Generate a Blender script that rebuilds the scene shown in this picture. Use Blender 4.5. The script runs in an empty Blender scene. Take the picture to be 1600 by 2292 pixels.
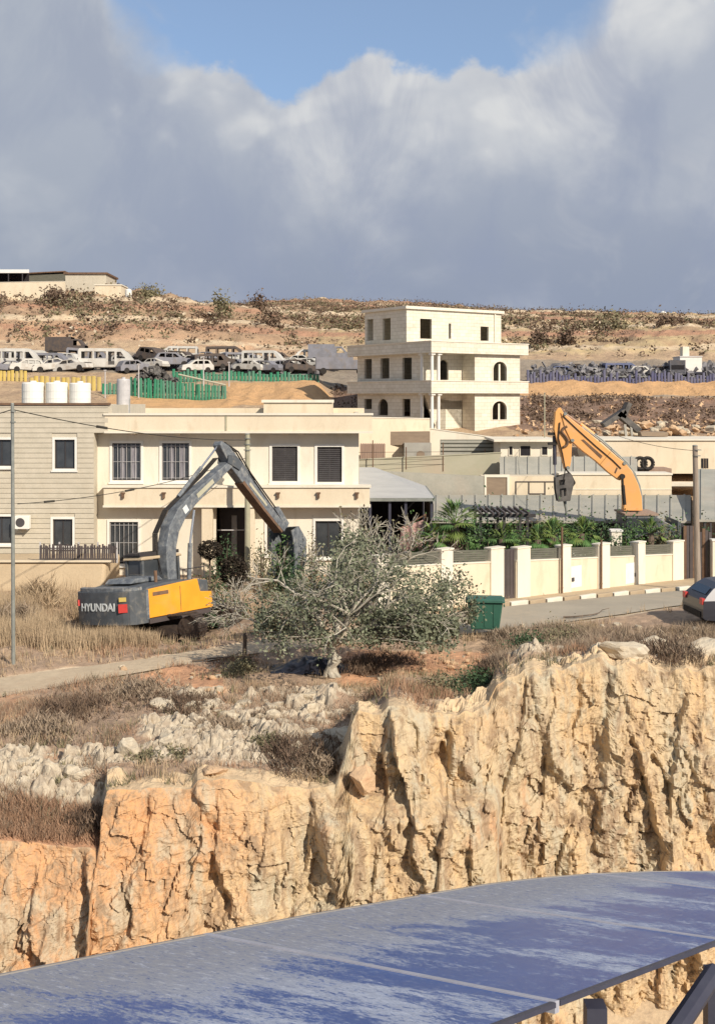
import bpy, bmesh, math, random
import numpy as np
from mathutils import Vector, Matrix
from mathutils.geometry import tessellate_polygon
random.seed(7); RNG = np.random.default_rng(7)
SC = bpy.context.scene
COL = SC.collection
# ------------------------------------------------------------------ camera, sky, sun
# camera looks level along +Y from a roof; F, CX, HY turn photo pixels at a distance into metres
F, CX, HY = 2600.0, 800.0, 890.0
cam_d = bpy.data.cameras.new('camera'); cam = bpy.data.objects.new('camera', cam_d); COL.objects.link(cam)
cam.location = (0, 0, 0); cam.rotation_euler = (math.radians(90), 0, 0)
cam_d.sensor_fit = 'VERTICAL'; cam_d.sensor_height = 36.0; cam_d.lens = 36.0 * F / 2292
cam_d.shift_y = -(1146 - HY) / 2292
cam_d.clip_start = 0.1; cam_d.clip_end = 8000
SC.camera = cam
SC.view_settings.view_transform = 'Standard'; SC.view_settings.look = 'None'
SC.view_settings.exposure = 0.2; SC.view_settings.gamma = 1.0
SUN_EL, SUN_AZ = 33.0, 38.0          # degrees; azimuth measured from behind the camera towards the right
sd = Vector((math.sin(math.radians(SUN_AZ)) * math.cos(math.radians(SUN_EL)),
             -math.cos(math.radians(SUN_AZ)) * math.cos(math.radians(SUN_EL)), math.sin(math.radians(SUN_EL))))
sun_d = bpy.data.lights.new('sun', 'SUN'); sun_d.energy = 4.8; sun_d.angle = math.radians(0.6); sun_d.color = (1.0, 0.90, 0.765)
sun = bpy.data.objects.new('sun', sun_d); COL.objects.link(sun)
sun.rotation_euler = sd.to_track_quat('Z', 'Y').to_euler()
world = bpy.data.worlds.new('World'); SC.world = world; world.use_nodes = True

class NT:
    """tiny node-tree helper"""
    def __init__(s, tree): s.t = tree; s.n = tree.nodes; s.l = tree.links
    def new(s, typ, **kw):
        nd = s.n.new(typ)
        for k, v in kw.items(): setattr(nd, k, v)
        return nd
    def put(s, sock, v):
        if isinstance(v, bpy.types.NodeSocket): s.l.new(v, sock)
        elif v is not None:
            if sock.type == 'RGBA' and len(v) == 3: v = (*v, 1)
            sock.default_value = v
    def math(s, op, a, b=None, c=None, clamp=False):
        nd = s.new('ShaderNodeMath', operation=op, use_clamp=clamp)
        for i, v in enumerate((a, b, c)):
            if v is not None: s.put(nd.inputs[i], v)
        return nd.outputs[0]
    def noise(s, vec, scale, detail=4, rough=.55, dist=0):
        nd = s.new('ShaderNodeTexNoise'); s.put(nd.inputs['Vector'], vec)
        nd.inputs['Scale'].default_value = scale; nd.inputs['Detail'].default_value = detail
        nd.inputs['Roughness'].default_value = rough; nd.inputs['Distortion'].default_value = dist
        return nd.outputs['Fac']
    def mapr(s, v, a, b, c=0., d=1., smooth=True):
        nd = s.new('ShaderNodeMapRange'); nd.interpolation_type = 'SMOOTHSTEP' if smooth else 'LINEAR'
        s.put(nd.inputs['Value'], v)
        for k, x in zip(('From Min', 'From Max', 'To Min', 'To Max'), (a, b, c, d)): s.put(nd.inputs[k], x)
        return nd.outputs['Result']
    def mix(s, f, a, b, blend='MIX'):
        nd = s.new('ShaderNodeMix', data_type='RGBA', blend_type=blend)
        s.put(nd.inputs[0], f); s.put(nd.inputs[6], a); s.put(nd.inputs[7], b)
        return nd.outputs[2]
    def scalev(s, vec, sx, sy, sz):
        nd = s.new('ShaderNodeMapping'); s.put(nd.inputs['Vector'], vec); nd.inputs['Scale'].default_value = (sx, sy, sz)
        return nd.outputs[0]

def build_world():
    w = NT(world.node_tree); w.n.clear()
    out = w.new('ShaderNodeOutputWorld'); bg = w.new('ShaderNodeBackground'); bg.inputs['Strength'].default_value = 0.1
    sky = w.new('ShaderNodeTexSky', sky_type='NISHITA'); sky.sun_disc = False
    sky.sun_elevation = math.radians(SUN_EL); sky.sun_rotation = math.radians(180 - SUN_AZ)
    sky.altitude = 400; sky.dust_density = 0.6; sky.ozone_density = 2.0
    tc = w.new('ShaderNodeTexCoord'); d = tc.outputs['Generated']
    sep = w.new('ShaderNodeSeparateXYZ'); w.put(sep.inputs[0], d); x, y, z = sep.outputs
    az = w.math('ARCTAN2', x, y); el = w.math('ARCSINE', z)
    cmb = w.new('ShaderNodeCombineXYZ'); w.put(cmb.inputs[0], az); w.put(cmb.inputs[1], w.math('MULTIPLY', el, 1.25)); v = cmb.outputs[0]
    n1 = w.noise(v, 7.5, 5, .5, .25); n2 = w.noise(v, 22, 4, .6, .1); n3 = w.noise(d, 2.4, 4, .6)
    # lower edge of the blue gap above the cloud bank, as a function of azimuth
    cr = w.new('ShaderNodeFloatCurve'); c = cr.mapping.curves[0]
    pts = [(-.9, .55), (-.5, .45), (-.30, .36), (-.225, .335), (-.195, .270), (-.15, .266), (-.112, .272), (-.09, .262), (-.069, .248), (-.04, .258), (-.015, .272), (.01, .281), (.035, .277),
           (.075, .274), (.09, .278), (.13, .266), (.165, .268), (.19, .272), (.208, .285), (.232, .345), (.30, .38), (.5, .47), (.9, .55)]
    to01 = lambda a: (a + 1) / 2
    c.points[0].location = (0, .55); c.points[-1].location = (1, .55)
    for a, e in pts: c.points.new(to01(a), e)
    for p_ in c.points: p_.handle_type = 'AUTO_CLAMPED'
    cr.mapping.update(); w.put(cr.inputs['Value'], w.math('MULTIPLY_ADD', az, .5, .5))
    n4 = w.noise(v, 55, 4, .6)
    edge = w.math('ADD', cr.outputs[0], w.math('MULTIPLY_ADD', n2, .045, -.0225)); edge = w.math('ADD', edge, w.math('MULTIPLY_ADD', n4, .016, -.008))
    h = w.math('SUBTRACT', el, edge)
    gap = w.mapr(h, -.005, w.mapr(w.math('ABSOLUTE', az), .12, .20, .009, .06))
    high = w.mapr(w.math('ADD', n3, w.mapr(el, .45, .9, 0, .06)), .52, .66)      # clouds overhead and all round
    far = w.mapr(el, .42, .6)
    blue = w.math('MULTIPLY', gap, w.math('SUBTRACT', 1, w.math('MULTIPLY', high, far)))
    wisp = w.mapr(w.noise(v, 9, 5, .6, .4), .58, .8, 0, .35); blue = w.math('MULTIPLY', blue, w.math('SUBTRACT', 1, wisp))
    # cloud colours
    t = w.mapr(el, .06, .27)
    base = w.mix(t, (.255, .295, .385), (.37, .405, .475))
    bil = w.new('ShaderNodeTexVoronoi', voronoi_dimensions='2D', feature='SMOOTH_F1'); bil.inputs['Scale'].default_value = 15; bil.inputs['Smoothness'].default_value = .5; bil.inputs['Detail'].default_value = 1.5
    wv = w.new('ShaderNodeVectorMath', operation='ADD'); nz = w.new('ShaderNodeTexNoise'); nz.inputs['Scale'].default_value = 9; w.put(nz.inputs['Vector'], v)
    sc_ = w.new('ShaderNodeVectorMath', operation='SCALE'); w.put(sc_.inputs[0], nz.outputs['Color']); sc_.inputs['Scale'].default_value = .09
    w.put(wv.inputs[0], v); w.put(wv.inputs[1], sc_.outputs[0]); w.put(bil.inputs['Vector'], wv.outputs[0])
    puff = w.mapr(bil.outputs['Distance'], .15, .75, 1, 0)
    nearedge = w.math('MULTIPLY', w.mapr(h, -.12, -.004), w.mapr(az, -.16, -.02, .5, 1))
    core = w.math('MULTIPLY', w.mapr(h, -.17, -.03), w.mapr(az, -.14, -.02))
    lum = w.math('ADD', w.math('MULTIPLY', nearedge, .40), w.math('MULTIPLY_ADD', n1, 1.6, -.80)); lum = w.math('ADD', lum, w.math('MULTIPLY', core, .35)); lum = w.math('ADD', lum, w.math('MULTIPLY', w.math('MULTIPLY_ADD', puff, .5, -.22), w.mapr(h, -.10, -.02)))
    col = w.mix(w.mapr(lum, -.05, .8), base, (.60, .61, .62))
    dark = w.mapr(w.noise(w.scalev(v, 1.5, .7, 1), 7, 5, .6, .5), .40, .66)
    lite = w.mapr(w.noise(w.scalev(v, 1.2, .9, 1), 10, 4, .6, .6), .5, .75, 0, .4); col = w.mix(lite, col, (.46, .475, .51))
    col = w.mix(w.math('MULTIPLY', dark, .62), col, (.26, .30, .405))
    col = w.mix(w.math('MULTIPLY', w.mapr(az, -.05, -.34), .3), col, (.37, .41, .46))
    clouds = w.new('ShaderNodeVectorMath', operation='SCALE'); w.put(clouds.inputs[0], col); clouds.inputs['Scale'].default_value = 10.0
    skyc = w.new('ShaderNodeVectorMath', operation='MULTIPLY'); w.put(skyc.inputs[0], sky.outputs[0]); skyc.inputs[1].default_value = (.82, 1.0, 1.15)
    thin = w.mix(.30, skyc.outputs[0], (4.6, 5.2, 6.0))      # thin high haze over the blue
    w.put(bg.inputs['Color'], w.mix(blue, clouds.outputs[0], thin))
    w.l.new(bg.outputs[0], out.inputs['Surface'])
build_world()

# ------------------------------------------------------------------ materials
MATS = {}
def mat(name, c1, c2=None, scale=3., rough=.9, metal=0., bump=0., bscale=20., stretch=(1, 1, 1), island=0., stain=None, sscale=1.2, samt=.5, spec=.5, fine=.12, objr=0.):
    """procedural material: two tones mixed by noise, optional per-island variation, stains and bump"""
    if name in MATS: return MATS[name]
    m = bpy.data.materials.new(name); m.use_nodes = True; k = NT(m.node_tree)
    p = k.n['Principled BSDF']; p.inputs['Roughness'].default_value = rough; p.inputs['Metallic'].default_value = metal
    p.inputs['Specular IOR Level'].default_value = spec if rough < .6 else .25
    tc = k.new('ShaderNodeTexCoord'); v = k.scalev(tc.outputs['Object'], *stretch)
    c2 = c2 or tuple(x * .8 for x in c1)
    f = k.mapr(k.noise(v, scale, 6, .62), .3, .7)
    col = k.mix(f, c1, c2)
    if island:
        g = k.new('ShaderNodeNewGeometry')
        col = k.mix(k.math('MULTIPLY', g.outputs['Random Per Island'], island), col, tuple(x * .35 for x in c1))
    if objr:
        oi = k.new('ShaderNodeObjectInfo'); col = k.mix(k.math('MULTIPLY', oi.outputs['Random'], objr), col, tuple(x * .5 + .12 for x in c1))
    if stain:
        col = k.mix(k.math('MULTIPLY', k.mapr(k.noise(v, sscale, 5, .65, .5), .5, .72), samt), col, stain)
    if fine:
        col = k.mix(k.mapr(k.noise(v, bscale * 2, 3, .7), .3, .7, 0, fine), col, tuple(x * .45 for x in c2))
    k.put(p.inputs['Base Color'], col)
    if bump:
        b = k.new('ShaderNodeBump'); b.inputs['Strength'].default_value = 1; b.inputs['Distance'].default_value = bump
        k.put(b.inputs['Height'], k.noise(v, bscale, 5, .6)); k.put(p.inputs['Normal'], b.outputs[0])
    MATS[name] = m; return m

M = dict(
 cream=lambda: mat('cream_render', (.74, .64, .48), (.66, .56, .41), .6, bump=.004, stain=(.50, .40, .27), sscale=1.6, samt=.45, stretch=(1, 1, .35)),
 cream_light=lambda: mat('light_render', (.77, .71, .59), (.70, .64, .52), .8, bump=.004, stain=(.58, .49, .36), samt=.4, sscale=1.8, stretch=(1, 1, .35)),
 white_paint=lambda: mat('white_paint', (.78, .76, .70), (.72, .70, .64), 2, stain=(.55, .5, .42), samt=.3),
 stone=lambda: mat('limestone_courses', (.60, .54, .43), (.52, .47, .37), 2.2, bump=.006, bscale=12, island=.12, stain=(.50, .43, .32), samt=.35, sscale=.7),
 villa_stone=lambda: villa_stone(),
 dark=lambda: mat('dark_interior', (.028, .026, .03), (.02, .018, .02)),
 glass=lambda: mat('dark_glass', (.035, .04, .045), (.06, .065, .07), 1.5, rough=.12, spec=.6, fine=0),
 curtain=lambda: mat('curtain_cloth', (.30, .29, .31), (.16, .15, .17), 3, stretch=(8, 1, .5)),
 shutter=lambda: mat('grey_shutter', (.085, .08, .082), (.065, .06, .062), 3, rough=.6),
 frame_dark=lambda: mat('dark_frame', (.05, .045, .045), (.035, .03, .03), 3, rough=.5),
 grille=lambda: mat('pale_grille_paint', (.55, .53, .52), None, 3, rough=.5),
 brown_metal=lambda: mat('brown_metal', (.085, .068, .066), (.065, .052, .05), 2, rough=.55),
 panel_grey=lambda: mat('grey_green_panel', (.15, .145, .115), (.11, .11, .085), 1.5, rough=.7, stretch=(1, 1, 6)),
 sheet_roof=lambda: mat('weathered_sheet_roof', (.40, .38, .32), (.31, .305, .26), .5, rough=.75, stain=(.42, .36, .29), sscale=.25, samt=.6, bump=.01, bscale=4),
 sheet_grey=lambda: mat('grey_sheet', (.42, .42, .41), (.36, .36, .355), .8, rough=.6, stretch=(1, 4, 1)),
 steel=lambda: mat('galvanised_steel', (.28, .29, .26), (.2, .21, .19), 4, rough=.55, metal=.2),
 pole_c=lambda: mat('pole_concrete', (.40, .38, .27), (.33, .31, .22), 3),
 pole_w=lambda: mat('pole_wood', (.36, .30, .24), (.25, .20, .16), 3, stretch=(6, 6, .5), bump=.01),
 rust=lambda: mat('rusty_brown', (.20, .12, .075), (.12, .075, .05), 4),
 ex_grey=lambda: mat('excavator_grey', (.095, .105, .115), (.07, .078, .085), 3, rough=.5, stain=(.30, .27, .22), sscale=2.5, samt=.45),
 ex_boom=lambda: mat('boom_blue_grey', (.19, .205, .215), (.085, .095, .11), 5, rough=.5, stain=(.42, .40, .35), sscale=3.5, samt=.6),
 ex_yellow=lambda: mat('excavator_yellow', (.84, .37, .03), (.76, .32, .025), 1.5, rough=.45, stain=(.55, .38, .16), samt=.3),
 ex_orange=lambda: mat('boom_orange', (.80, .38, .11), (.74, .36, .12), 1.2, rough=.5, stain=(.60, .40, .22), samt=.45),
 rubber=lambda: mat('black_rubber', (.022, .02, .02), (.04, .035, .03), 6, rough=.8),
 track=lambda: mat('track_steel', (.07, .055, .05), (.12, .09, .07), 5, rough=.6, metal=.4),
 chrome=lambda: mat('cylinder_rod', (.7, .7, .7), None, 3, rough=.25, metal=.9),
 red=lambda: mat('red_reflector', (.62, .06, .05), (.5, .05, .04), 3, rough=.4),
 letter=lambda: mat('white_lettering', (.70, .72, .70), (.6, .62, .6), 4, rough=.6),
 green_bin=lambda: mat('green_plastic', (.035, .125, .085), (.03, .10, .07), 2, rough=.5, stain=(.10, .15, .11), samt=.5),
 car=lambda: mat('dark_grey_car_paint', (.045, .045, .055), (.04, .04, .05), 1, rough=.35, metal=.2, spec=.7, fine=0),
 car_glass=lambda: mat('car_glass', (.02, .025, .03), None, 1, rough=.06, spec=.9, fine=0),
 alloy=lambda: mat('alloy_rim', (.45, .44, .42), (.3, .29, .28), 4, rough=.4, metal=.6),
 wreck_w=lambda: mat('dusty_white_bodywork', (.62, .60, .55), (.52, .50, .45), 1.5, rough=.6, stain=(.30, .22, .16), sscale=1.3, samt=.55),
 wreck_g=lambda: mat('dusty_grey_bodywork', (.25, .25, .28), (.19, .19, .21), 1.5, rough=.6, stain=(.25, .2, .15), samt=.5),
 wreck_d=lambda: mat('dark_burnt_bodywork', (.075, .065, .065), (.12, .09, .07), 2, rough=.8),
 wreck_b=lambda: mat('faded_blue_bodywork', (.13, .15, .26), (.10, .12, .2), 1.5, rough=.6, stain=(.3, .26, .24), samt=.5),
 y_slat=lambda: mat('yellow_sheet', (.62, .46, .12), (.50, .37, .10), 2, rough=.7, objr=.6),
 g_slat=lambda: mat('green_sheet', (.03, .24, .13), (.035, .18, .10), 2, rough=.7, stain=(.12, .3, .2), samt=.5, objr=.7),
 b_slat=lambda: mat('blue_violet_sheet', (.095, .10, .20), (.075, .08, .13), 2, rough=.7, stain=(.25, .22, .22), samt=.7, objr=.7),
 scrap=lambda: mat('scrap_metal', (.09, .085, .08), (.22, .20, .18), 2, island=.6, rough=.8),
 scrap_pale=lambda: mat('pale_scrap_metal', (.30, .29, .29), (.14, .13, .14), 1.0, island=.75, rough=.8),
 soil_pale=lambda: mat('packed_earth', (.52, .41, .27), (.45, .35, .23), .8, bump=.02, bscale=6),
 kerb_w=lambda: mat('kerb_white', (.70, .66, .56), (.6, .56, .46), 3),
 kerb_s=lambda: mat('kerb_sand', (.42, .33, .22), (.36, .28, .19), 3),
 boulder=lambda: mat('pale_limestone', (.60, .52, .39), (.47, .39, .28), 2.5, bump=.03, bscale=5, stain=(.30, .25, .2), samt=.6),
 ochre_rock=lambda: mat('ochre_rock', (.62, .42, .25), (.52, .36, .22), 2.5, bump=.03, bscale=5, stain=(.55, .30, .17), samt=.6),
 bark=lambda: mat('pale_grey_bark', (.48, .44, .36), (.33, .30, .24), 4, bump=.01),
 bark_d=lambda: mat('brown_bark', (.16, .12, .09), (.10, .08, .06), 4),
 leaf_tree=lambda: mat('grey_green_leaves', (.145, .165, .10), (.27, .28, .185), 1.2, rough=.7, island=.55, fine=0),
 leaf_green=lambda: mat('fresh_green_leaves', (.075, .17, .05), (.14, .23, .07), 1.5, rough=.65, island=.6, fine=0),
 leaf_dark=lambda: mat('dark_green_leaves', (.040, .085, .040), (.075, .12, .05), 1.5, rough=.65, island=.5, fine=0),
 leaf_lime=lambda: mat('lime_green_leaves', (.20, .27, .07), (.14, .20, .05), 1.5, rough=.65, island=.5, fine=0),
 leaf_brown=lambda: mat('dark_brown_scrub_leaves', (.155, .105, .075), (.20, .14, .095), 1.5, rough=.9, island=.5, fine=0),
 leaf_olive=lambda: mat('olive_scrub_leaves', (.19, .175, .10), (.27, .235, .14), 1.5, rough=.9, island=.5, fine=0),
 grass_dry=lambda: mat('dry_grass_blades', (.56, .43, .28), (.45, .33, .21), .5, rough=.9, island=.55, fine=0),
 grass_red=lambda: mat('russet_dry_grass_blades', (.44, .27, .17), (.36, .225, .145), .5, rough=.9, island=.55, fine=0),
 twig=lambda: mat('brown_grey_twigs', (.40, .31, .22), (.31, .235, .17), 1, rough=.9, island=.6, fine=0),
 shade_black=lambda: mat('tree_shade_black', (.012, .012, .018), (.02, .02, .028), 2, rough=.35),  # near-black colour that paints the shadow beneath the tree
 topiary=lambda: mat('dark_brown_foliage', (.035, .026, .02), (.05, .038, .025), 2, island=.5, fine=0),
 pink=lambda: mat('faded_pink_cloth', (.50, .33, .29), (.40, .25, .22), 2, stretch=(3, 1, 1)),
 concrete=lambda: mat('raw_concrete', (.40, .38, .33), (.33, .31, .27), 1.2, stain=(.27, .25, .22), samt=.5, bump=.006),
 brownish=lambda: mat('brown_boards', (.29, .22, .155), (.24, .18, .13), 1.5, stretch=(1, 1, 4)),
 pinkish=lambda: mat('pinkish_boards', (.38, .27, .20), (.30, .21, .16), 1.5, stretch=(8, 1, 1)),
 meshg=lambda: mat('pale_green_wall', (.47, .44, .33), (.42, .40, .29), 1.0, stain=(.50, .38, .28), sscale=.3, samt=.5),
 solar_edge=lambda: mat('dusty_edge_frame', (.30, .275, .25), (.24, .22, .2), 3, rough=.8),
 solar_frame=lambda: mat('dusty_aluminium', (.44, .44, .49), (.36, .36, .40), 3, rough=.6, metal=.1),
 steel_d=lambda: mat('dark_blue_steel', (.035, .035, .055), (.05, .05, .07), 3, rough=.5),
 wire=lambda: mat('cable_black', (.06, .055, .045), None, 3),
)
def villa_stone():
    """cream limestone cladding with thin recessed joints"""
    if 'villa_cladding' in MATS: return MATS['villa_cladding']
    m = mat('villa_cladding', (.76, .71, .60), (.70, .65, .54), 1.2, stain=(.52, .45, .34), sscale=.45, samt=.4)
    k = NT(m.node_tree); p = k.n['Principled BSDF']
    tc = k.new('ShaderNodeTexCoord'); sep = k.new('ShaderNodeSeparateXYZ'); k.put(sep.inputs[0], tc.outputs['Object'])
    cb = k.new('ShaderNodeCombineXYZ'); k.put(cb.inputs[0], k.math('ADD', sep.outputs[0], sep.outputs[1])); k.put(cb.inputs[1], sep.outputs[2])
    br = k.new('ShaderNodeTexBrick'); k.put(br.inputs['Vector'], cb.outputs[0]); br.inputs['Scale'].default_value = 1
    br.inputs['Brick Width'].default_value = .6; br.inputs['Row Height'].default_value = .28; br.inputs['Mortar Size'].default_value = .012
    old = p.inputs['Base Color'].links[0].from_socket
    k.put(br.inputs['Color1'], (1, 1, 1)); k.put(br.inputs['Color2'], (.9, .89, .86)); k.put(br.inputs['Mortar'], (.68, .64, .58))
    k.put(p.inputs['Base Color'], k.mix(1., old, br.outputs['Color'], 'MULTIPLY'))
    return m
def mt(k): return M[k]() if isinstance(k, str) else k

# ------------------------------------------------------------------ object helpers
def link(o, parent=None):
    COL.objects.link(o)
    if parent is not None: o.parent = parent
    return o
def tag(o, label=None, cat=None, group=None, kind=None):
    for k, v in (('label', label), ('category', cat), ('group', group), ('kind', kind)):
        if v: o[k] = v
    return o
def thing(name, label, cat, loc=(0, 0, 0), rz=0., group=None):
    o = bpy.data.objects.new(name, None); o.empty_display_size = .3; link(o)
    o.location = loc; o.rotation_euler = (0, 0, rz)
    return tag(o, label, cat, group)
def dup(src, loc=None, rz=None, label=None, parent=None, scale=None):
    c = src.copy(); link(c, parent)
    if parent is None:
        if loc is not None: c.location = loc
        if rz is not None: c.rotation_euler = (0, 0, rz)
        if scale is not None: c.scale = scale
        if label: c['label'] = label
    for ch in src.children: dup(ch, parent=c)
    return c
def shrink(px0, py0, Y):
    return Vector(((px0 - CX) / F * Y, Y, (HY - py0) / F * Y))
P = shrink

class MB:
    def __init__(s): s.v = []; s.f = []
    def add(s, vs, fs):
        b = len(s.v); s.v += [tuple(v) for v in vs]; s.f += [tuple(b + i for i in f) for f in fs]; return s
    def box(s, x0, x1, y0, y1, z0, z1):
        return s.add([(x0, y0, z0), (x1, y0, z0), (x1, y1, z0), (x0, y1, z0), (x0, y0, z1), (x1, y0, z1), (x1, y1, z1), (x0, y1, z1)],
                     [(0, 3, 2, 1), (4, 5, 6, 7), (0, 1, 5, 4), (1, 2, 6, 5), (2, 3, 7, 6), (3, 0, 4, 7)])
    def hexa(s, p):   # 8 points: bottom 4, top 4 (ccw)
        return s.add(p, [(0, 3, 2, 1), (4, 5, 6, 7), (0, 1, 5, 4), (1, 2, 6, 5), (2, 3, 7, 6), (3, 0, 4, 7)])
    def tube(s, a, b, r0, r1=None, n=8, cap=True):
        a = Vector(a); b = Vector(b); r1 = r0 if r1 is None else r1; d = (b - a)
        if d.length < 1e-6: return s
        q = d.to_track_quat('Z', 'Y'); vs = []
        for c, r in ((a, r0), (b, r1)):
            for i in range(n):
                t = 2 * math.pi * i / n; vs.append(c + q @ Vector((r * math.cos(t), r * math.sin(t), 0)))
        fs = [(i, (i + 1) % n, n + (i + 1) % n, n + i) for i in range(n)]
        if cap: fs += [tuple(range(n - 1, -1, -1)), tuple(range(n, 2 * n))]
        return s.add(vs, fs)
    def path(s, pts, r, n=6):
        for a, b in zip(pts, pts[1:]): s.tube(a, b, r, r, n)
        return s
    def prism(s, pts, a0, a1, axis='x'):
        """2-D outline extruded along axis; pts are the two other coordinates in order"""
        n = len(pts)
        def pt(p, a): return (a, p[0], p[1]) if axis == 'x' else ((p[0], a, p[1]) if axis == 'y' else (p[0], p[1], a))
        vs = [pt(p, a0) for p in pts] + [pt(p, a1) for p in pts]
        tri = tessellate_polygon([[Vector((p[0], p[1], 0)) for p in pts]])
        fs = [tuple(t) for t in tri] + [tuple(n + i for i in reversed(t)) for t in tri]
        fs += [(i, (i + 1) % n, n + (i + 1) % n, n + i) for i in range(n)]
        return s.add(vs, fs)
    def plate(s, outer, holes, a0, a1, axis='y'):
        """flat plate with holes; outline and holes in the other two coordinates"""
        def pt(p, a): return (a, p[0], p[1]) if axis == 'x' else ((p[0], a, p[1]) if axis == 'y' else (p[0], p[1], a))
        loops = [outer] + list(holes); flat = [p for lp in loops for p in lp]; n = len(flat)
        tri = tessellate_polygon([[Vector((p[0], p[1], 0)) for p in lp] for lp in loops])
        vs = [pt(p, a0) for p in flat] + [pt(p, a1) for p in flat]
        fs = [tuple(t) for t in tri] + [tuple(n + i for i in reversed(t)) for t in tri]
        b = 0
        for lp in loops:
            m = len(lp)
            fs += [(b + i, b + (i + 1) % m, n + b + (i + 1) % m, n + b + i) for i in range(m)]
            b += m
        return s.add(vs, fs)
    def build(s, name, m, parent=None, bevel=0, smooth=False):
        me = bpy.data.meshes.new(name); me.from_pydata(s.v, [], s.f)
        bm = bmesh.new(); bm.from_mesh(me); bmesh.ops.recalc_face_normals(bm, faces=bm.faces[:])
        if bevel:
            es = [e for e in bm.edges if len(e.link_faces) == 2 and e.calc_face_angle(0) > .6]
            bmesh.ops.bevel(bm, geom=es, offset=bevel, segments=2, affect='EDGES', profile=.5, clamp_overlap=True)
        bm.to_mesh(me); bm.free()
        me.materials.append(mt(m))
        if smooth: me.shade_smooth()
        return link(bpy.data.objects.new(name, me), parent)
def npmesh(name, V, Fq, m, parent=None, smooth=False):
    """mesh from numpy vertices and an (n,3) or (n,4) face array"""
    me = bpy.data.meshes.new(name); n, k = Fq.shape
    me.vertices.add(len(V)); me.vertices.foreach_set('co', np.ascontiguousarray(V, dtype=np.float32).ravel())
    me.loops.add(n * k); me.loops.foreach_set('vertex_index', np.ascontiguousarray(Fq, dtype=np.int32).ravel())
    me.polygons.add(n); me.polygons.foreach_set('loop_start', np.arange(0, n * k, k, dtype=np.int32))
    me.polygons.foreach_set('use_smooth', np.full(n, smooth, dtype=bool))
    me.update(calc_edges=True)
    me.materials.append(mt(m)) if m else None
    return link(bpy.data.objects.new(name, me), parent)
def arch(x0, x1, z0, z1, n=8):
    r = (x1 - x0) / 2; cx = (x0 + x1) / 2; zc = z1 - r * .8
    return [(x0, z0), (x1, z0)] + [(cx + r * math.cos(math.pi * i / n), zc + r * .8 * math.sin(math.pi * i / n)) for i in range(n + 1)]
def rect(x0, x1, z0, z1): return [(x0, z0), (x1, z0), (x1, z1), (x0, z1)]

# ------------------------------------------------------------------ numpy noise
def _h(ix, iy, iz, s):
    h = (ix.astype(np.int64) * 374761393 + iy.astype(np.int64) * 668265263 + iz.astype(np.int64) * 2147483647 // 3 + s * 974634777) & 0xffffffff
    h = ((h ^ (h >> 13)) * 1274126177) & 0xffffffff; h = ((h ^ (h >> 16)) * 2246822519) & 0xffffffff
    return ((h ^ (h >> 15)) & 0xffffff) / float(0xffffff)
def vnoise(x, y, z=None, s=0):
    z = np.zeros_like(x) if z is None else z
    ix, iy, iz = np.floor(x), np.floor(y), np.floor(z); fx, fy, fz = x - ix, y - iy, z - iz
    fx, fy, fz = [f * f * f * (f * (f * 6 - 15) + 10) for f in (fx, fy, fz)]
    r = 0
    for dx in (0, 1):
        for dy in (0, 1):
            for dz in (0, 1):
                w = (fx if dx else 1 - fx) * (fy if dy else 1 - fy) * (fz if dz else 1 - fz)
                r = r + w * _h(ix + dx, iy + dy, iz + dz, s)
    return r
def fbm(x, y, z=None, o=4, s=0, g=.5):
    a, t, n = 1., 0., 0.
    for i in range(o):
        t = t + a * vnoise(x * 2 ** i, y * 2 ** i, None if z is None else z * 2 ** i, s + i * 17); n += a; a *= g
    return t / n
def ridged(x, y, z=None, o=4, s=0, g=.5):
    a, t, n = 1., 0., 0.
    for i in range(o):
        t = t + a * (1 - np.abs(2 * vnoise(x * 2 ** i, y * 2 ** i, None if z is None else z * 2 ** i, s + i * 17) - 1)); n += a; a *= g
    return t / n
def voro(x, y, s=0):
    """cellular noise: distance to nearest, to second nearest, and the cell's random value"""
    ix, iy = np.floor(x), np.floor(y); zz = np.zeros_like(x)
    d1 = np.full_like(x, 9.); d2 = np.full_like(x, 9.); cid = np.zeros_like(x)
    for dx in (-1, 0, 1):
        for dy in (-1, 0, 1):
            cx, cy = ix + dx, iy + dy
            px = cx + _h(cx, cy, zz, s); py = cy + _h(cx, cy, zz, s + 5)
            d = np.hypot(px - x, py - y); c = _h(cx, cy, zz, s + 9)
            nearer = d < d1
            d2 = np.where(nearer, d1, np.minimum(d2, d)); cid = np.where(nearer, c, cid); d1 = np.where(nearer, d, d1)
    return d1, d2, cid
def sst(a, b, x): t = np.clip((x - a) / (b - a), 0, 1); return t * t * (3 - 2 * t)

# ------------------------------------------------------------------ the lie of the land (heights in metres, camera at 0)
EPX = [-600, 0, 150, 231, 241, 430, 442, 500, 560, 600, 690, 750, 772, 786, 800, 900, 1000, 1060, 1094, 1112, 1160, 1200, 1300, 1350, 1400, 1500, 1600, 1750, 2300]
EPY = [1885, 1880, 1893, 1903, 1768, 1766, 1752, 1740, 1744, 1756, 1768, 1752, 1690, 1622, 1592, 1586, 1600, 1592, 1572, 1532, 1512, 1500, 1492, 1478, 1484, 1502, 1492, 1480, 1470]
EYY = [22.3, 22.3, 22.4, 22.5, 22.9, 23.2, 23.2, 23.4, 23.6, 23.7, 24.0, 24.2, 24.4, 24.6, 24.7, 25.0, 25.4, 25.6, 25.8, 26.0, 26.2, 26.3, 26.6, 26.7, 26.8, 27.0, 27.2, 27.6, 28.5]
def edgeY(px): return np.interp(px, EPX, EYY)
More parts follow.
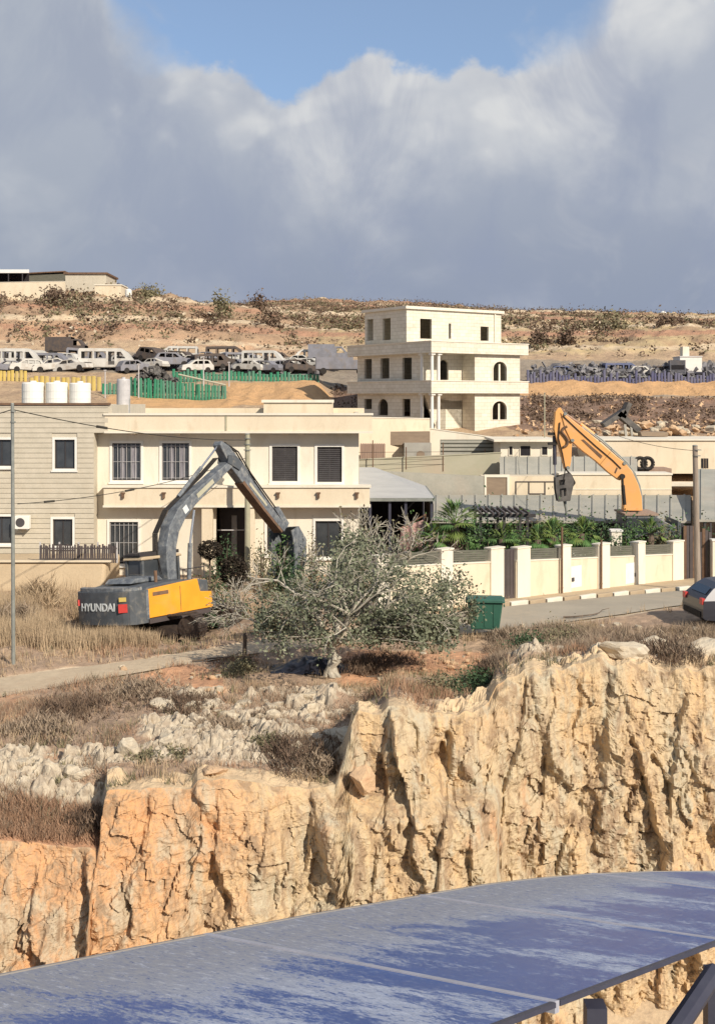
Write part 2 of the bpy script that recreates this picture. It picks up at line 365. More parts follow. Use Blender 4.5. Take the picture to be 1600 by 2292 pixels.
def edgeZ(px):
    px = np.asarray(px, float); 
    j = (13 * (fbm(px / 38, px * 0, s=88, o=2) - .5) * 1.6 + 5 * (fbm(px / 14, px * 0, s=90, o=3) - .5)) * (.45 + .8 * sst(720, 860, px))
    return (HY - np.interp(px, EPX, EPY) + j) / F * edgeY(px)
FY = [56, 63, 70, 80, 86, 95, 105, 112, 118, 126, 140, 160, 200, 260, 400, 1000, 3500]
FT = {-900: [-8, -7.9, -7, -3.6, -2, -.5, 1.3, 2.6, 2.9, 5, 10.3, 15.2, 16.5, 16, 12, 0, -60],
      0:    [-8, -7.9, -7, -3.6, -2, -.5, 1.3, 2.6, 2.9, 5, 10.3, 15.2, 16.5, 16, 12, 0, -60],
      270:  [-8, -7.9, -7, -3.6, -2, -.6, 1.1, 2.6, 2.9, 5, 10, 14.7, 16.5, 17, 13, 0, -60],
      370:  [-8, -7.9, -7, -3.6, -2, -.8, .9, 2.5, 2.8, 4.8, 9.3, 13.6, 16, 18, 14, 0, -60],
      460:  [-8, -7.9, -7, -3.6, -2.2, -1, .8, 2.4, 2.8, 4.6, 8.5, 12.2, 15.2, 20, 18, 0, -60],
      700:  [-8, -7.9, -7.4, -4.2, -2.5, -1, 1.25, 2.0, 2.4, 4.2, 7, 10.6, 14.6, 21, 19, 0, -60],
      750:  [-8, -7.9, -7.6, -4.5, -3, -2, -.6, 1.3, 2.2, 4.1, 7, 10.5, 14.5, 20.8, 19, 0, -60],
      900:  [-8.5, -8.5, -7.9, -4.8, -3.1, -1.8, -.2, 1.2, 2, 4, 7, 10.5, 14.5, 20.4, 19, 0, -60],
      1200: [-8.7, -8.7, -8.2, -4.8, -3.1, -1.8, -.6, .2, 1.8, 4.2, 7, 10.3, 14, 18.6, 17, 0, -60],
      1600: [-8.7, -8.7, -8.2, -4.8, -3.1, -1.8, -.6, .2, 1.75, 4.2, 7, 10, 13.5, 17.4, 16, 0, -60],
      2600: [-8.7, -8.7, -8.2, -4.8, -3.1, -1.8, -.6, .2, 1.75, 4.2, 7, 10, 13.5, 17.4, 16, 0, -60]}
_fk = sorted(FT); _ft = np.array([FT[k] for k in _fk], float)
def farZ(px, Y):
    px = np.asarray(px, float); Y = np.asarray(Y, float); px, Y = np.broadcast_arrays(px, Y)
    i = np.clip(np.searchsorted(_fk, px) - 1, 0, len(_fk) - 2); k = np.array(_fk, float)
    t = np.clip((px - k[i]) / (k[i + 1] - k[i]), 0, 1); t = t * t * (3 - 2 * t)
    j = np.clip(np.searchsorted(FY, Y) - 1, 0, len(FY) - 2); y = np.array(FY, float)
    u = np.clip((Y - y[j]) / (y[j + 1] - y[j]), 0, 1)
    return (_ft[i, j] * (1 - t) + _ft[i + 1, j] * t) * (1 - u) + (_ft[i, j + 1] * (1 - t) + _ft[i + 1, j + 1] * t) * u
def nearZ(px, Y):
    px = np.asarray(px, float); Y = np.asarray(Y, float)
    right = sst(780, 950, px)
    base = -7.9 - right * .065 * np.clip(Y - 44, 0, 12) - (1 - right) * .1 * sst(50, 56, Y)
    X_ = (px - CX) / F * Y; base = base - .74 * np.exp(-(((X_ + 7.6) / 2.9) ** 4 + ((Y - 41.4) / 2.9) ** 4))
    L = 2.4 + 8.0 * sst(760, 900, px)
    return edgeZ(px) + (base - edgeZ(px)) * sst(0, 1, (Y - edgeY(px)) / L)
def gz(X, Y):
    """ground height at world X, Y (without fine relief)"""
    px = CX + F * np.asarray(X, float) / np.asarray(Y, float)
    return float(np.where(np.asarray(Y) < 56, nearZ(px, Y), farZ(px, Y)))
def on(px, Y): X = (px - CX) / F * Y; return Vector((X, Y, gz(X, Y)))
# ------------------------------------------------------------------ ground materials
def attr_mat(name, base, layers, bump=.05, bscale=3., mott=1.7):
    """soil with tone variation; layers = [(attribute, colour a, colour b, noise scale)]"""
    m = bpy.data.materials.new(name); m.use_nodes = True; k = NT(m.node_tree); p = k.n['Principled BSDF']
    p.inputs['Roughness'].default_value = .95; p.inputs['Specular IOR Level'].default_value = .15
    g = k.new('ShaderNodeNewGeometry'); v = g.outputs['Position']
    col = k.mix(k.mapr(k.noise(v, .35, 6, .65), .35, .65), *base[:2])
    col = k.mix(k.math('MULTIPLY', k.mapr(k.noise(v, mott, 6, .75), .42, .62), .75), col, base[2])
    for a, c1, c2, sc in layers:
        at = k.new('ShaderNodeAttribute'); at.attribute_name = a
        n = k.noise(v, sc, 6, .7); w = k.math('ADD', at.outputs['Fac'], k.math('MULTIPLY_ADD', n, .9, -.45))
        f = k.math('MULTIPLY', k.mapr(w, .3, .62), k.mapr(at.outputs['Fac'], 0, .12))
        col = k.mix(f, col, k.mix(k.mapr(k.noise(v, sc * 2.3, 4, .6), .35, .65), c1, c2))
    col = k.mix(k.mapr(k.noise(v, 9, 4, .75), .35, .7, 0, .45), col, k.mix(.5, col, (.10, .08, .06)))
    k.put(p.inputs['Base Color'], col)
    b = k.new('ShaderNodeBump'); b.inputs['Distance'].default_value = bump; b.inputs['Strength'].default_value = 1
    k.put(b.inputs['Height'], k.noise(v, bscale, 8, .7)); k.put(p.inputs['Normal'], b.outputs[0])
    return m
def set_attr(o, name, arr):
    a = o.data.attributes.new(name, 'FLOAT', 'POINT'); a.data.foreach_set('value', np.ascontiguousarray(arr, dtype=np.float32).ravel())
def grid_faces(nr, nc):
    i = np.arange(nr * nc).reshape(nr, nc)
    return np.stack([i[:-1, :-1], i[:-1, 1:], i[1:, 1:], i[1:, :-1]], -1).reshape(-1, 4)

TRK = np.array([(-900, 28.9, 1.0), (-400, 30.2, 1.0), (0, 31.7, 1.05), (300, 34.1, .85), (560, 36.6, .9), (760, 38.4, 1.3), (900, 39.6, 1.8), (1050, 41.0, 2.2),
                (1150, 41.8, 2.4), (1400, 45.2, 2.8), (1600, 48.2, 2.9), (2400, 60., 3.)])
def trk(px): return np.interp(px, TRK[:, 0], TRK[:, 1]), np.interp(px, TRK[:, 0], TRK[:, 2])
def track_mask(px, Y):
    c, h = trk(px); return 1 - sst(.85, 1.25, np.abs(Y - c) / h)
def box_mask(px, Y, x0, x1, y0, y1, fx=40, fy=.8):
    return sst(x0 - fx, x0 + fx, px) * (1 - sst(x1 - fx, x1 + fx, px)) * sst(y0 - fy, y0 + fy, Y) * (1 - sst(y1 - fy, y1 + fy, Y))
def rock_mask(px, Y):
    X_ = (px - CX) / F * Y; return np.clip(rock_mask0(px, Y) * (.35 + 1.15 * sst(.38, .56, fbm(X_ * .9, Y * .9, s=210, o=3))), 0, 1)
def rock_mask0(px, Y):
    m = box_mask(px, Y, 330, 800, 25.0, 31.2, 60, 1.0)
    m = np.maximum(m, box_mask(px, Y, -900, 300, 23.4, 25.8, 60, .6) * .8)
    m = np.maximum(m, .75 * sst(1090, 1180, px) * (1 - sst(.5, 2.0, Y - edgeY(px))))
    m = np.maximum(m, .9 * sst(235, 260, px) * (1 - sst(690, 760, px)) * (1 - sst(.25, .9, Y - edgeY(px))))
    m = np.maximum(m, .8 * sst(740, 800, px) * (1 - sst(1090, 1140, px)) * (1 - sst(.4, 1.6, Y - edgeY(px))))
    m = np.maximum(m, .6 * box_mask(px, Y, 1120, 1230, 28.0, 33.5, 30, .6))
    return m
CLIFFD = {}
def face_disp(X, z, px):
    """how far the rock face stands out (+) or is gouged in (-), metres"""
    wx = X + .7 * (fbm(X * .4, z * .45, s=3) - .5) + .30 * (fbm(X * 1.6, z * 1.3, s=4, o=4) - .5)
    f = .8 * (fbm(wx * .5, z * .26, s=21, o=3) - .5)
    # saw-tooth buttresses: each stands out at its left edge and falls back to the right
    def saw(x, s_, lo=.25):
        c = np.floor(x); zz = np.zeros_like(x); j0, j1 = c + .55 * _h(c, zz, zz, s_), c + 1 + .55 * _h(c + 1, zz, zz, s_)
        t = (x - j0) / (j1 - j0); cc = np.where(t < 0, c - 1, np.where(t > 1, c + 1, c)); jm = c - 1 + .55 * _h(c - 1, zz, zz, s_)
        t = np.where(t < 0, (x - jm) / (j0 - jm), t); t = np.clip(t, 0, 1); a = lo + (1 - lo) * _h(cc, zz, zz, s_ + 3)
        return a * np.where(t < .10, t / .10, 1 - (t - .10) / .90) ** .8
    k1 = sst(.30, .62, fbm(X * .45, z * .38, s=61, o=2)); k2 = sst(.32, .6, fbm(X * .8, z * .7, s=62, o=2))
    f += .80 * saw(wx * .55 + .12 * z, 5) * (.30 + .70 * k1) + .28 * saw(wx * 1.35 - .2 * z + 3, 15) * k2
    # blocks that have come away, rounded by weather
    d1, d2, c = voro(wx * .75, z * .55 + .3 * X, s=2); f += .34 * (c - .5) * np.clip((d2 - d1) * 3.5, 0, 1)
    d1, d2, c = voro(wx * 1.9 + 7, z * 1.6, s=8); f += .24 * (c - .5) + .06 * (.5 - d1)
    d1, d2, c = voro(X * 4.6 + .5 * fbm(X * 3, z * 3, s=6), z * 4.2 + .5 * X, s=18); f += .13 * (c - .5)
    f += .26 * (fbm(X * 2.4, z * 2.1, s=41, o=6, g=.66) - .5) + .10 * (ridged(X * 6, z * 5, s=55, o=3) - .5)
    # dark cavity and loose block zone of the upper tier
    q_ = 60 * (fbm(X * 2.5, z * 2.5, s=71, o=3) - .5)
    f -= .95 * np.exp(-(((px - 972 + q_) / 20) ** 2 + ((z + 7.7 + q_ * .012) / .42) ** 2)) + .45 * np.exp(-(((px - 915 + q_) / 14) ** 2 + ((z + 7.2) / .7) ** 2)) + .5 * np.exp(-(((px - 1020) / 20) ** 2 + ((z + 8.35) / .4) ** 2))
    return f
def build_land():
    gm = attr_mat('hillside_ground', [(.54, .39, .26), (.47, .33, .215), (.34, .24, .165)],
                  [('red', (.60, .335, .19), (.48, .27, .16), .9), ('scrub', (.33, .235, .165), (.40, .285, .20), 1.1),
                   ('rock', (.57, .49, .37), (.38, .31, .23), 2.2), ('track', (.60, .49, .35), (.52, .42, .30), .7), ('brow', (.66, .50, .31), (.58, .43, .27), 1.2)], bump=.05, bscale=4)
    # near ground: fan of columns from the cliff edge back to Y=57
    pxs = np.linspace(-700, 2300, 760)
    tt = np.concatenate([np.linspace(0, .035, 14), np.linspace(.035, 1, 400)[1:] ** 1.0]); tt = np.where(tt > .035, .035 + (tt - .035) ** 1.25 / (1 - .035) ** .25, tt)
    PX, T = np.meshgrid(pxs, tt); E0 = edgeY(PX); Y = E0 + (57 - E0) * T; X = (PX - CX) / F * Y
    Z = nearZ(PX, Y); tm = track_mask(PX, Y); rm = rock_mask(PX, Y) * (1 - tm)
    # relief: soft lumps, and blocky outcrops where rock shows
    n = .34 * (fbm(X * .55, Y * .55, s=1, o=5) - .5) + .09 * (fbm(X * 3.2, Y * 3.2, s=5, o=3) - .5)
    d1, d2, c = voro(X * 1.5 + .4 * fbm(X, Y, s=9), Y * 1.5, s=12); e1, e2, c2 = voro(X * 3.6, Y * 3.6, s=14)
    blk = .34 * (c - .35) * np.clip((d2 - d1) * 4, 0, 1) + .15 * c2 * np.clip((e2 - e1) * 5, 0, 1) + .30 * (ridged(X * 2.4, Y * 2.4, s=19, o=4, g=.6) - .55) + .10 * (fbm(X * 9, Y * 9, s=20, o=2) - .5)
    flat = (1 - tm) * (1 - .8 * sst(40, 44, Y))
    Z = Z + (n + blk * rm) * flat * (.25 + .75 * sst(.1, 1.1, Y - E0)) * sst(-.2, .4, Y - E0) - .05 * tm
    # the rock face: from the edge down to the quarry floor
    nf = 430; s = np.linspace(1, 0, nf)[1:] ** .92
    PF, S = np.meshgrid(pxs, s); EF = edgeY(PF); ez = Z[0][None, :] * np.ones_like(PF)
    ZF = -15.2 + (ez + 15.2) * S
    ledge = sst(690, 760, PF) * (1 - sst(1090, 1130, PF))
    YF = EF - 1.15 * (1 - S) ** .8 - .75 * ledge * (1 - sst(-8.75, -8.35, ZF)) - .25 * (1 - sst(-11.4, -10.9, ZF + .5 * np.sin(PF / 140)))
    XF = (PF - CX) / F * EF
    D = face_disp(XF, ZF, PF) * (.45 * sst(0, .02, 1 - S) + .55 * sst(0, .22, 1 - S))
    D += .22 * (fbm(XF * 2, ZF * .3, s=77) - .5) * (1 - S) ** 0
    YF = YF - D; XF = XF - .12 * D
    top = D[0][None, :] * np.exp(-(Y - E0) / .35)      # carry the face relief back over the brow
    Y = Y - top
    V = np.stack([X, Y, Z], -1).reshape(-1, 3); nr, nc = X.shape
    g = npmesh('ground', V, grid_faces(nr, nc), gm, smooth=False); tag(g, kind='structure')
    red = np.maximum(box_mask(PX, Y, 240, 500, 30.9, 34.0, 40, .5), box_mask(PX, Y, 760, 1140, 31.5, 36.2, 60, 1.))
    red = np.maximum(red, .55 * box_mask(PX, Y, -900, 120, 27.5, 31., 100, 1.)); red = np.maximum(red, .9 * box_mask(PX, Y, -900, 235, 22, 23.2, 20, .3))
    scr = .45 + .5 * (fbm(X * .35, Y * .35, s=66) - .3)
    scr = np.maximum(scr, .8 * box_mask(PX, Y, -200, 520, 26, 31, 100, 1.2)); scr = np.maximum(scr, .85 * box_mask(PX, Y, 1150, 2300, 30, 39.5, 60, 1.5)) * (1 - red)
    brow = (1 - sst(.25, 1.5, Y - E0)) * sst(225, 245, PX)
    for a, b in (('brow', brow), ('red', red * (1 - tm)), ('scrub', scr * (1 - tm) * (1 - sst(43, 47, Y) * .6)), ('rock', rm), ('track', tm)): set_attr(g, a, b)
    # cliff material
    m = bpy.data.materials.new('cliff_rock'); m.use_nodes = True; k = NT(m.node_tree); p = k.n['Principled BSDF']
    p.inputs['Roughness'].default_value = .95; p.inputs['Specular IOR Level'].default_value = .12
    gg = k.new('ShaderNodeNewGeometry'); v = gg.outputs['Position']; sep = k.new('ShaderNodeSeparateXYZ'); k.put(sep.inputs[0], v)
    sv = k.scalev(v, 1, 1, .28)
    col = k.mix(k.mapr(k.noise(sv, .8, 5, .6), .35, .65), (.60, .42, .23), (.53, .43, .28))
    org = k.math('ADD', k.mapr(sep.outputs[0], -.6, -5.5), k.math('MULTIPLY_ADD', k.noise(v, .55, 4, .6), 1.8, -.92))
    col = k.mix(k.math('MULTIPLY', k.mapr(org, 0, .85), .8), col, (.62, .33, .155))
    col = k.mix(k.math('MULTIPLY', k.mapr(k.noise(k.scalev(v, 1, 1, .6), .75, 5, .65, .4), .55, .68), .75), col, (.54, .28, .14))   # iron-stained patches
    col = k.mix(k.math('MULTIPLY', k.mapr(k.noise(sv, 1.9, 5, .65), .46, .62), .75), col, (.47, .43, .32))
    col = k.mix(k.math('MULTIPLY', k.mapr(k.noise(sv, 2.6, 6, .72, .8), .48, .62), .85), col, (.29, .195, .12))
    pt = k.new('ShaderNodeNewGeometry'); col = k.mix(k.math('MULTIPLY', k.mapr(k.noise(k.scalev(v, 1, 1, .45), 5.5, 5, .75, .5), .55, .68), .6), col, (.22, .15, .10))
    col = k.mix(k.mapr(k.noise(v, 9, 5, .75), .42, .66, 0, .5), col, (.40, .30, .20))
    k.put(p.inputs['Base Color'], col)
    b1 = k.new('ShaderNodeBump'); b1.inputs['Distance'].default_value = .09; b1.inputs['Strength'].default_value = 1; k.put(b1.inputs['Height'], k.noise(k.scalev(v, 1, 1, .6), 2.6, 9, .68, .3))
    k.put(p.inputs['Normal'], b1.outputs[0])
    VF = np.concatenate([np.stack([X[0], Y[0], Z[0]], -1)[None], np.stack([XF, YF, ZF], -1)]); nr, nc = VF.shape[:2]
    c = npmesh('rock_cliff', VF.reshape(-1, 3), grid_faces(nr, nc)[:, ::-1], m, smooth=False); tag(c, kind='structure')
    # quarry floor
    xs = np.linspace(-22, 24, 160); ys = np.linspace(4, 31, 110); XX, YY = np.meshgrid(xs, ys)
    ZZ = -14.3 + .5 * (fbm(XX * .6, YY * .6, s=91) - .5) + .12 * (fbm(XX * 3, YY * 3, s=92) - .5) + 1.0 * sst(23.0, 25.5, YY - .1 * XX)
    fl = npmesh('quarry_floor', np.stack([XX, YY, ZZ], -1).reshape(-1, 3), grid_faces(110, 160), attr_mat('quarry_soil', [(.56, .43, .28), (.5, .37, .23), (.38, .28, .19)], [], .04, 4), smooth=True)
    tag(fl, kind='structure')
    # far ground
    fm = attr_mat('far_hillside', [(.56, .41, .26), (.50, .355, .225), (.37, .26, .18)],
                  [('ochre', (.68, .41, .20), (.60, .37, .19), .35), ('pink', (.62, .40, .245), (.52, .34, .215), .25), ('yellow', (.66, .51, .27), (.56, .44, .25), .22),
                   ('dark', (.35, .235, .15), (.43, .30, .19), .22), ('field', (.30, .20, .145), (.245, .165, .12), .3), ('lot', (.36, .30, .23), (.28, .23, .18), .3), ('terrace', (.70, .56, .38), (.60, .46, .31), .5), ('rust', (.50, .285, .18), (.42, .25, .16), .35)], bump=.35, bscale=1.2, mott=.7)
    pxs = np.linspace(-900, 2600, 420)
    ys = np.concatenate([np.linspace(56.2, 100, 110), np.linspace(100, 130, 90)[1:], np.linspace(130, 270, 190)[1:], np.geomspace(270, 3500, 40)[1:]])
    PX, Y = np.meshgrid(pxs, ys); X = (PX - CX) / F * Y; Z = farZ(PX, Y)
    hill = sst(124, 134, Y)
    Z = Z + hill * (2.2 * (fbm(X * .05, Y * .05, s=101, o=5) - .5) + 1.8 * (ridged(X * .16, Y * .16, s=103, o=5, g=.6) - .5) + .9 * (fbm(X * .7, Y * .7, s=104, o=3) - .5))
    Z = Z + (1 - hill) * .30 * (fbm(X * .5, Y * .5, s=105, o=4) - .5) * sst(58, 90, Y)
    emb = box_mask(PX, Y, 1150, 2600, 111.5, 117.5, 30, .5)
    emb2 = box_mask(PX, Y, 505, 745, 97, 107, 8, 1)
    Z = Z + .5 * (emb + emb2) * (ridged(X * .8, Z * .5, s=107, o=3) - .5)
    f = npmesh('hillside', np.stack([X, Y, Z], -1).reshape(-1, 3), grid_faces(*X.shape), fm, smooth=True); tag(f, kind='structure')
    set_attr(f, 'ochre', np.maximum(emb, emb2) * .95 + .8 * box_mask(PX, Y, 240, 520, 90, 100, 20, 1))
    set_attr(f, 'pink', .9 * hill * (1 - sst(500, 900, PX)) * (1 - sst(148, 165, Y)))
    set_attr(f, 'yellow', .8 * hill * sst(620, 760, PX) * (1 - sst(215, 245, Y)))
    set_attr(f, 'dark', hill * (.5 + .6 * sst(225, 256, Y) * sst(430, 560, PX) + .25 * (1 - sst(400, 600, PX)) * sst(143, 152, Y)) * (1 - .0 * PX))
    set_attr(f, 'field', box_mask(PX, Y, 1140, 2600, 90, 110, 20, 1.5) + .8 * box_mask(PX, Y, 745, 1150, 92, 112, 10, 2))
    band = np.sin(Z * 1.9 + 5 * fbm(X * .03, Y * .03, s=120)); set_attr(f, 'terrace', hill * .75 * sst(.45, .95, band)); set_attr(f, 'rust', hill * .7 * sst(.4, .95, np.sin(Z * 1.9 + 2.4 + 5 * fbm(X * .03, Y * .03, s=120))) + .35 * box_mask(PX, Y, 1140, 2600, 90, 110, 20, 1.5))
    set_attr(f, 'lot', sst(110, 112, Y) * (1 - sst(124, 127, Y)) * (1 - emb) * .9)
    # road and dirt track: sheets lying on the ground
    for nm, a, b, m in (('dirt_track', -700, 905, mat('dusty_track', (.56, .45, .31), (.48, .38, .26), .8, bump=.03, bscale=5, stain=(.42, .30, .2), samt=.5)),
                        ('road', 905, 2300, mat('dusty_asphalt', (.40, .35, .27), (.34, .30, .235), .6, bump=.01, bscale=15, stain=(.48, .39, .28), sscale=.4, samt=.6))):
        px = np.linspace(a, b, 260); u = np.linspace(-1, 1, 16); PXX, U = np.meshgrid(px, u); c, h = trk(PXX)
        h = h * (1 + (.18 * (fbm(PXX / 40, U * 0, s=111) - .5) if nm == 'dirt_track' else 0))
        Y = c + U * h * .97; X = (PXX - CX) / F * Y; Z = nearZ(PXX, Y) + .004 + (.02 if nm == 'road' else .012) * (1 - U ** 2)
        tag(npmesh(nm, np.stack([X, Y, Z], -1).reshape(-1, 3), grid_faces(16, 260), m, smooth=True), kind='structure')
build_land()

# ------------------------------------------------------------------ vegetation helpers
def quads_at(C, size, rng, up=.3, aspect=1.9):
    """one leaf-shaped quad (diamond) per centre"""
    n = len(C); d = rng.normal(size=(n, 3)); d[:, 2] = d[:, 2] * .7 + up; d /= np.linalg.norm(d, axis=1, keepdims=True) + 1e-9
    e = np.cross(d, rng.normal(size=(n, 3))); e /= np.linalg.norm(e, axis=1, keepdims=True) + 1e-9
    s = size * rng.uniform(.6, 1.4, size=(n, 1)); w = s / aspect
    V = np.stack([C - d * s * .5, C + e * w * .5, C + d * s * .5, C - e * w * .5], 1).reshape(-1, 3)
    return V, np.arange(4 * n).reshape(n, 4)
def blob_points(n, rx, ry, rz, rng, clumps=14, spread=.28, shell=.55):
    k = rng.normal(size=(clumps, 3)); k /= np.linalg.norm(k, axis=1, keepdims=True); k *= rng.uniform(shell, 1, size=(clumps, 1)) ** .6
    k[:, 2] = np.abs(k[:, 2]) * 1.0
    w = rng.dirichlet(np.ones(clumps) * 2); i = rng.choice(clumps, n, p=w)
    p = k[i] * .8 + rng.normal(size=(n, 3)) * spread
    p = p * np.array([rx, ry, rz]); p[:, 2] = np.abs(p[:, 2]); return p
def blades(C, h, w, rng, n=8, lean=.5, spread=.12):
    """n thin triangles per centre"""
    m = len(C); B = np.repeat(C, n, 0); N = m * n
    a = rng.uniform(0, 2 * np.pi, N); r = spread * np.sqrt(rng.uniform(0, 1, N)) ; B = B + np.stack([r * np.cos(a), r * np.sin(a), np.zeros(N)], 1)
    hh = (h if np.isscalar(h) else np.repeat(h, n)) * rng.uniform(.5, 1.25, N); b = rng.uniform(0, 2 * np.pi, N); ln = lean * rng.uniform(.1, 1, N) * hh
    tip = B + np.stack([ln * np.cos(b), ln * np.sin(b), hh], 1); q = rng.uniform(0, np.pi, N); ww = w * rng.uniform(.6, 1.4, N) * .5
    sd_ = np.stack([ww * np.cos(q), ww * np.sin(q), np.zeros(N)], 1)
    V = np.stack([B - sd_ - [0, 0, .03], B + sd_ - [0, 0, .03], tip], 1).reshape(-1, 3)
    return V, np.arange(3 * N).reshape(N, 3)
def shrub(name, label, cat, px, Y, w, h, leaf='leaf_green', n=900, size=.12, group=None, dry=False, seed=0, depth=None, z=None, clumps=14, stems=True):
    rng = np.random.default_rng(seed + int(px) * 7 + int(Y * 10)); b = on(px, Y)
    if z is not None: b.z = z
    r = thing(name, label, cat, b, group=group)
    if dry:
        C = blob_points(n // 5, w / 2, (depth or w) / 2, h * .75, rng, clumps); V, Fc = blades(C * [1, 1, .8], h * .3, size * .35, rng, n=5, lean=1.6, spread=.08)
    else:
        C = blob_points(n, w / 2, (depth or w) / 2, h * .82, rng, clumps); V, Fc = quads_at(C, size, rng)
    npmesh('foliage', V, Fc, leaf, r)
    if stems:
        mb = MB()
        for i in range(7):
            a = rng.uniform(0, 6.28); t = (w * .3 * math.cos(a), w * .3 * math.sin(a), h * rng.uniform(.5, .85))
            mb.tube((w * .05 * math.cos(a), w * .05 * math.sin(a), -.1), t, .03, .012, 5)
        mb.build('stem', 'bark_d', r)
    return r
def scatter(n, px0, px1, y0, y1, rng, dens=None, foot=None):
    """random ground points; uniform on the ground within the fan"""
    px = rng.uniform(px0, px1, n * 3); Y = np.sqrt(rng.uniform(y0 ** 2, y1 ** 2, n * 3))
    ok_ = (Y > edgeY(px) + .15) | (Y > 56); 
    if dens is not None: ok_ &= rng.uniform(0, 1, n * 3) < dens(px, Y)
    px, Y = px[ok_][:n], Y[ok_][:n]; X = (px - CX) / F * Y
    Z = np.where(Y < 56, nearZ(px, Y), farZ(px, Y)); return np.stack([X, Y, Z], 1), px, Y
# ------------------------------------------------------------------ three-storey villa under construction (rear centre)
def villa():
    Y0 = 87.0; C0 = Vector(((965 - CX) / F * Y0, Y0, (HY - 985) / F * Y0)); be = math.radians(35)
    dR = Vector((math.cos(be), math.sin(be))); dL = Vector((-math.sin(be), math.cos(be)))
    r = thing('three_storey_villa', 'unfinished three storey cream stone villa with empty window openings and balcony slabs', 'villa', C0, be)
    def A(px, b):   # position along the right-hand face seen at photo column px, at depth b
        t = (px - CX) / F; return ((t * (C0.y + b * dL.y)) - (C0.x + b * dL.x)) / (dR.x - t * dR.y)
    def B(px, a):
        t = (px - CX) / F; return ((t * (C0.y + a * dR.y)) - (C0.x + a * dR.x)) / (dL.x - t * dL.y)
    zz = lambda py, d=0.: (HY - py) / F * (Y0 + d) - C0.z
    LA = A(1182, 0); LB = B(777, 0)
    z1b, z1t = zz(880), zz(853); z2b, z2t = zz(789), zz(764); zp = zz(686, 1.5)
    aw0, aw1 = .55, A(1163, .4); bw1 = B(800, .55); am = A(1062, .4)
    base = -2.2
    def floor(z0, z1, rh, lh):
        # right-hand wall (two planes) and left-hand wall, joined as one mesh
        m = MB()
        m.plate(rect(aw0 + .2, am, z0, z1), rh[0], 1.9, 2.1, 'y')
        m.plate(rect(am, aw1, z0, z1), rh[1], .4, .6, 'y')
        m.box(am, am + .2, .6, 1.9, z0, z1)
        m.plate(rect(1.9, bw1, z0, z1), lh, aw0, aw0 + .2, 'x')
        m.box(aw1 - .2, aw1, .6, bw1, z0, z1); m.box(aw0 + .2, aw1 - .2, bw1 - .2, bw1, z0, z1)
        return m.build('wall', 'villa_stone', r)
    a_ = lambda p, b: A(p, b); b_ = lambda p: B(p, aw0)
    # ground floor
    g_r = [rect(a_(985, 1.9), a_(1000, 1.9) , .25, 2.75), rect(a_(1041, 1.9), a_(1055, 1.9), .25, 2.7)]
    h = lambda z0, z1, x0, x1: arch(x0, x1, z0, z1)
    g_r = [h(.2, zz(893, 2), a_(982, 1.9), a_(997, 1.9)), h(.2, zz(896, 2), a_(1041, 1.9), a_(1053, 1.9))]
    g_m = [h(zz(941, 2), zz(898, 2), a_(1101, .4), a_(1133, .4))]
    g_l = [rect(b_(832), b_(815), zz(916, 6), zz(893, 6)), h(zz(930, 5), zz(893, 5), b_(868), b_(846)), rect(b_(918), b_(900), zz(932, 3), zz(893, 3))]
    floor(base, z1b, (g_r, g_m), g_l)
    f_r = [h(zz(850, 2), zz(804, 2), a_(984, 1.9), a_(1003, 1.9))]
    f_m = [h(zz(852, 2), zz(807, 2), a_(1103, .4), a_(1133, .4))]
    f_l = [rect(b_(832), b_(815), zz(847, 6), zz(802, 6)), rect(b_(871), b_(851), zz(847, 5), zz(801, 5)), rect(b_(921), b_(900), zz(849, 3), zz(800, 3))]
    floor(z1t - .7, z2b, (f_r, f_m), f_l)
    # slabs with solid parapets
    for zb, zt in ((z1b, z1t), (z2b, z2t)):
        m = MB(); m.box(0, LA, 0, LB, zb, zb + .22)
        m.box(0, LA, 0, .18, zb + .22, zt); m.box(0, .18, .18, LB, zb + .22, zt); m.box(LA - .18, LA, .18, LB, zb + .22, zt); m.box(.18, LA - .18, LB - .18, LB, zb + .22, zt)
        s = m.build('balcony_slab', 'villa_stone', r)
        c = MB(); c.box(-.05, LA + .05, -.05, .23, zt + .002, zt + .07); c.box(-.05, .23, .23, LB + .05, zt + .002, zt + .07); c.box(LA - .23, LA + .05, .23, LB + .05, zt + .002, zt + .07)
        c.build('coping', 'cream_light', s)
    # penthouse
    pb0 = B(905, .55); pa1 = A(1121, pb0)
    zf = z2b + .22
    m = MB(); pb1 = B(812, .55)
    b2 = pb0 * .5
    m.plate(rect(.75, pa1, zf, zp), [rect(A(940, pb0), A(966, pb0), zz(757, 4), zz(712, 4)), rect(A(1004, pb0), A(1009, pb0), zz(755, 4), zz(720, 4)), rect(A(1075, pb0), A(1093, pb0), zz(758, 5), zz(727, 6))], pb0, pb0 + .2, 'y')
    m.plate(rect(pb0 + .2, pb1, zf, zp), [rect(B(835, .75), B(821, .75), zz(760, 6), zz(711, 6)), rect(B(874, .75), B(856, .75), zz(760, 5), zz(711, 5))], .75, .95, 'x')
    m.box(pa1 - .2, pa1, pb0 + .2, pb1, zf, zp); m.box(.95, pa1 - .2, pb1 - .2, pb1, zf, zp)
    m.build('penthouse_wall', 'villa_stone', r)
    m = MB(); m.box(.55, pa1 + .2, pb0 - .2, pb1 + .2, zp + .002, zp + .22); m.build('roof_slab', 'cream_light', r)
    a = A(1108, pb0 - .1); MB().box(a - .06, a + .06, pb0 - .1, pb0 - .003, zf, zp).build('pilaster', 'cream_light', r)
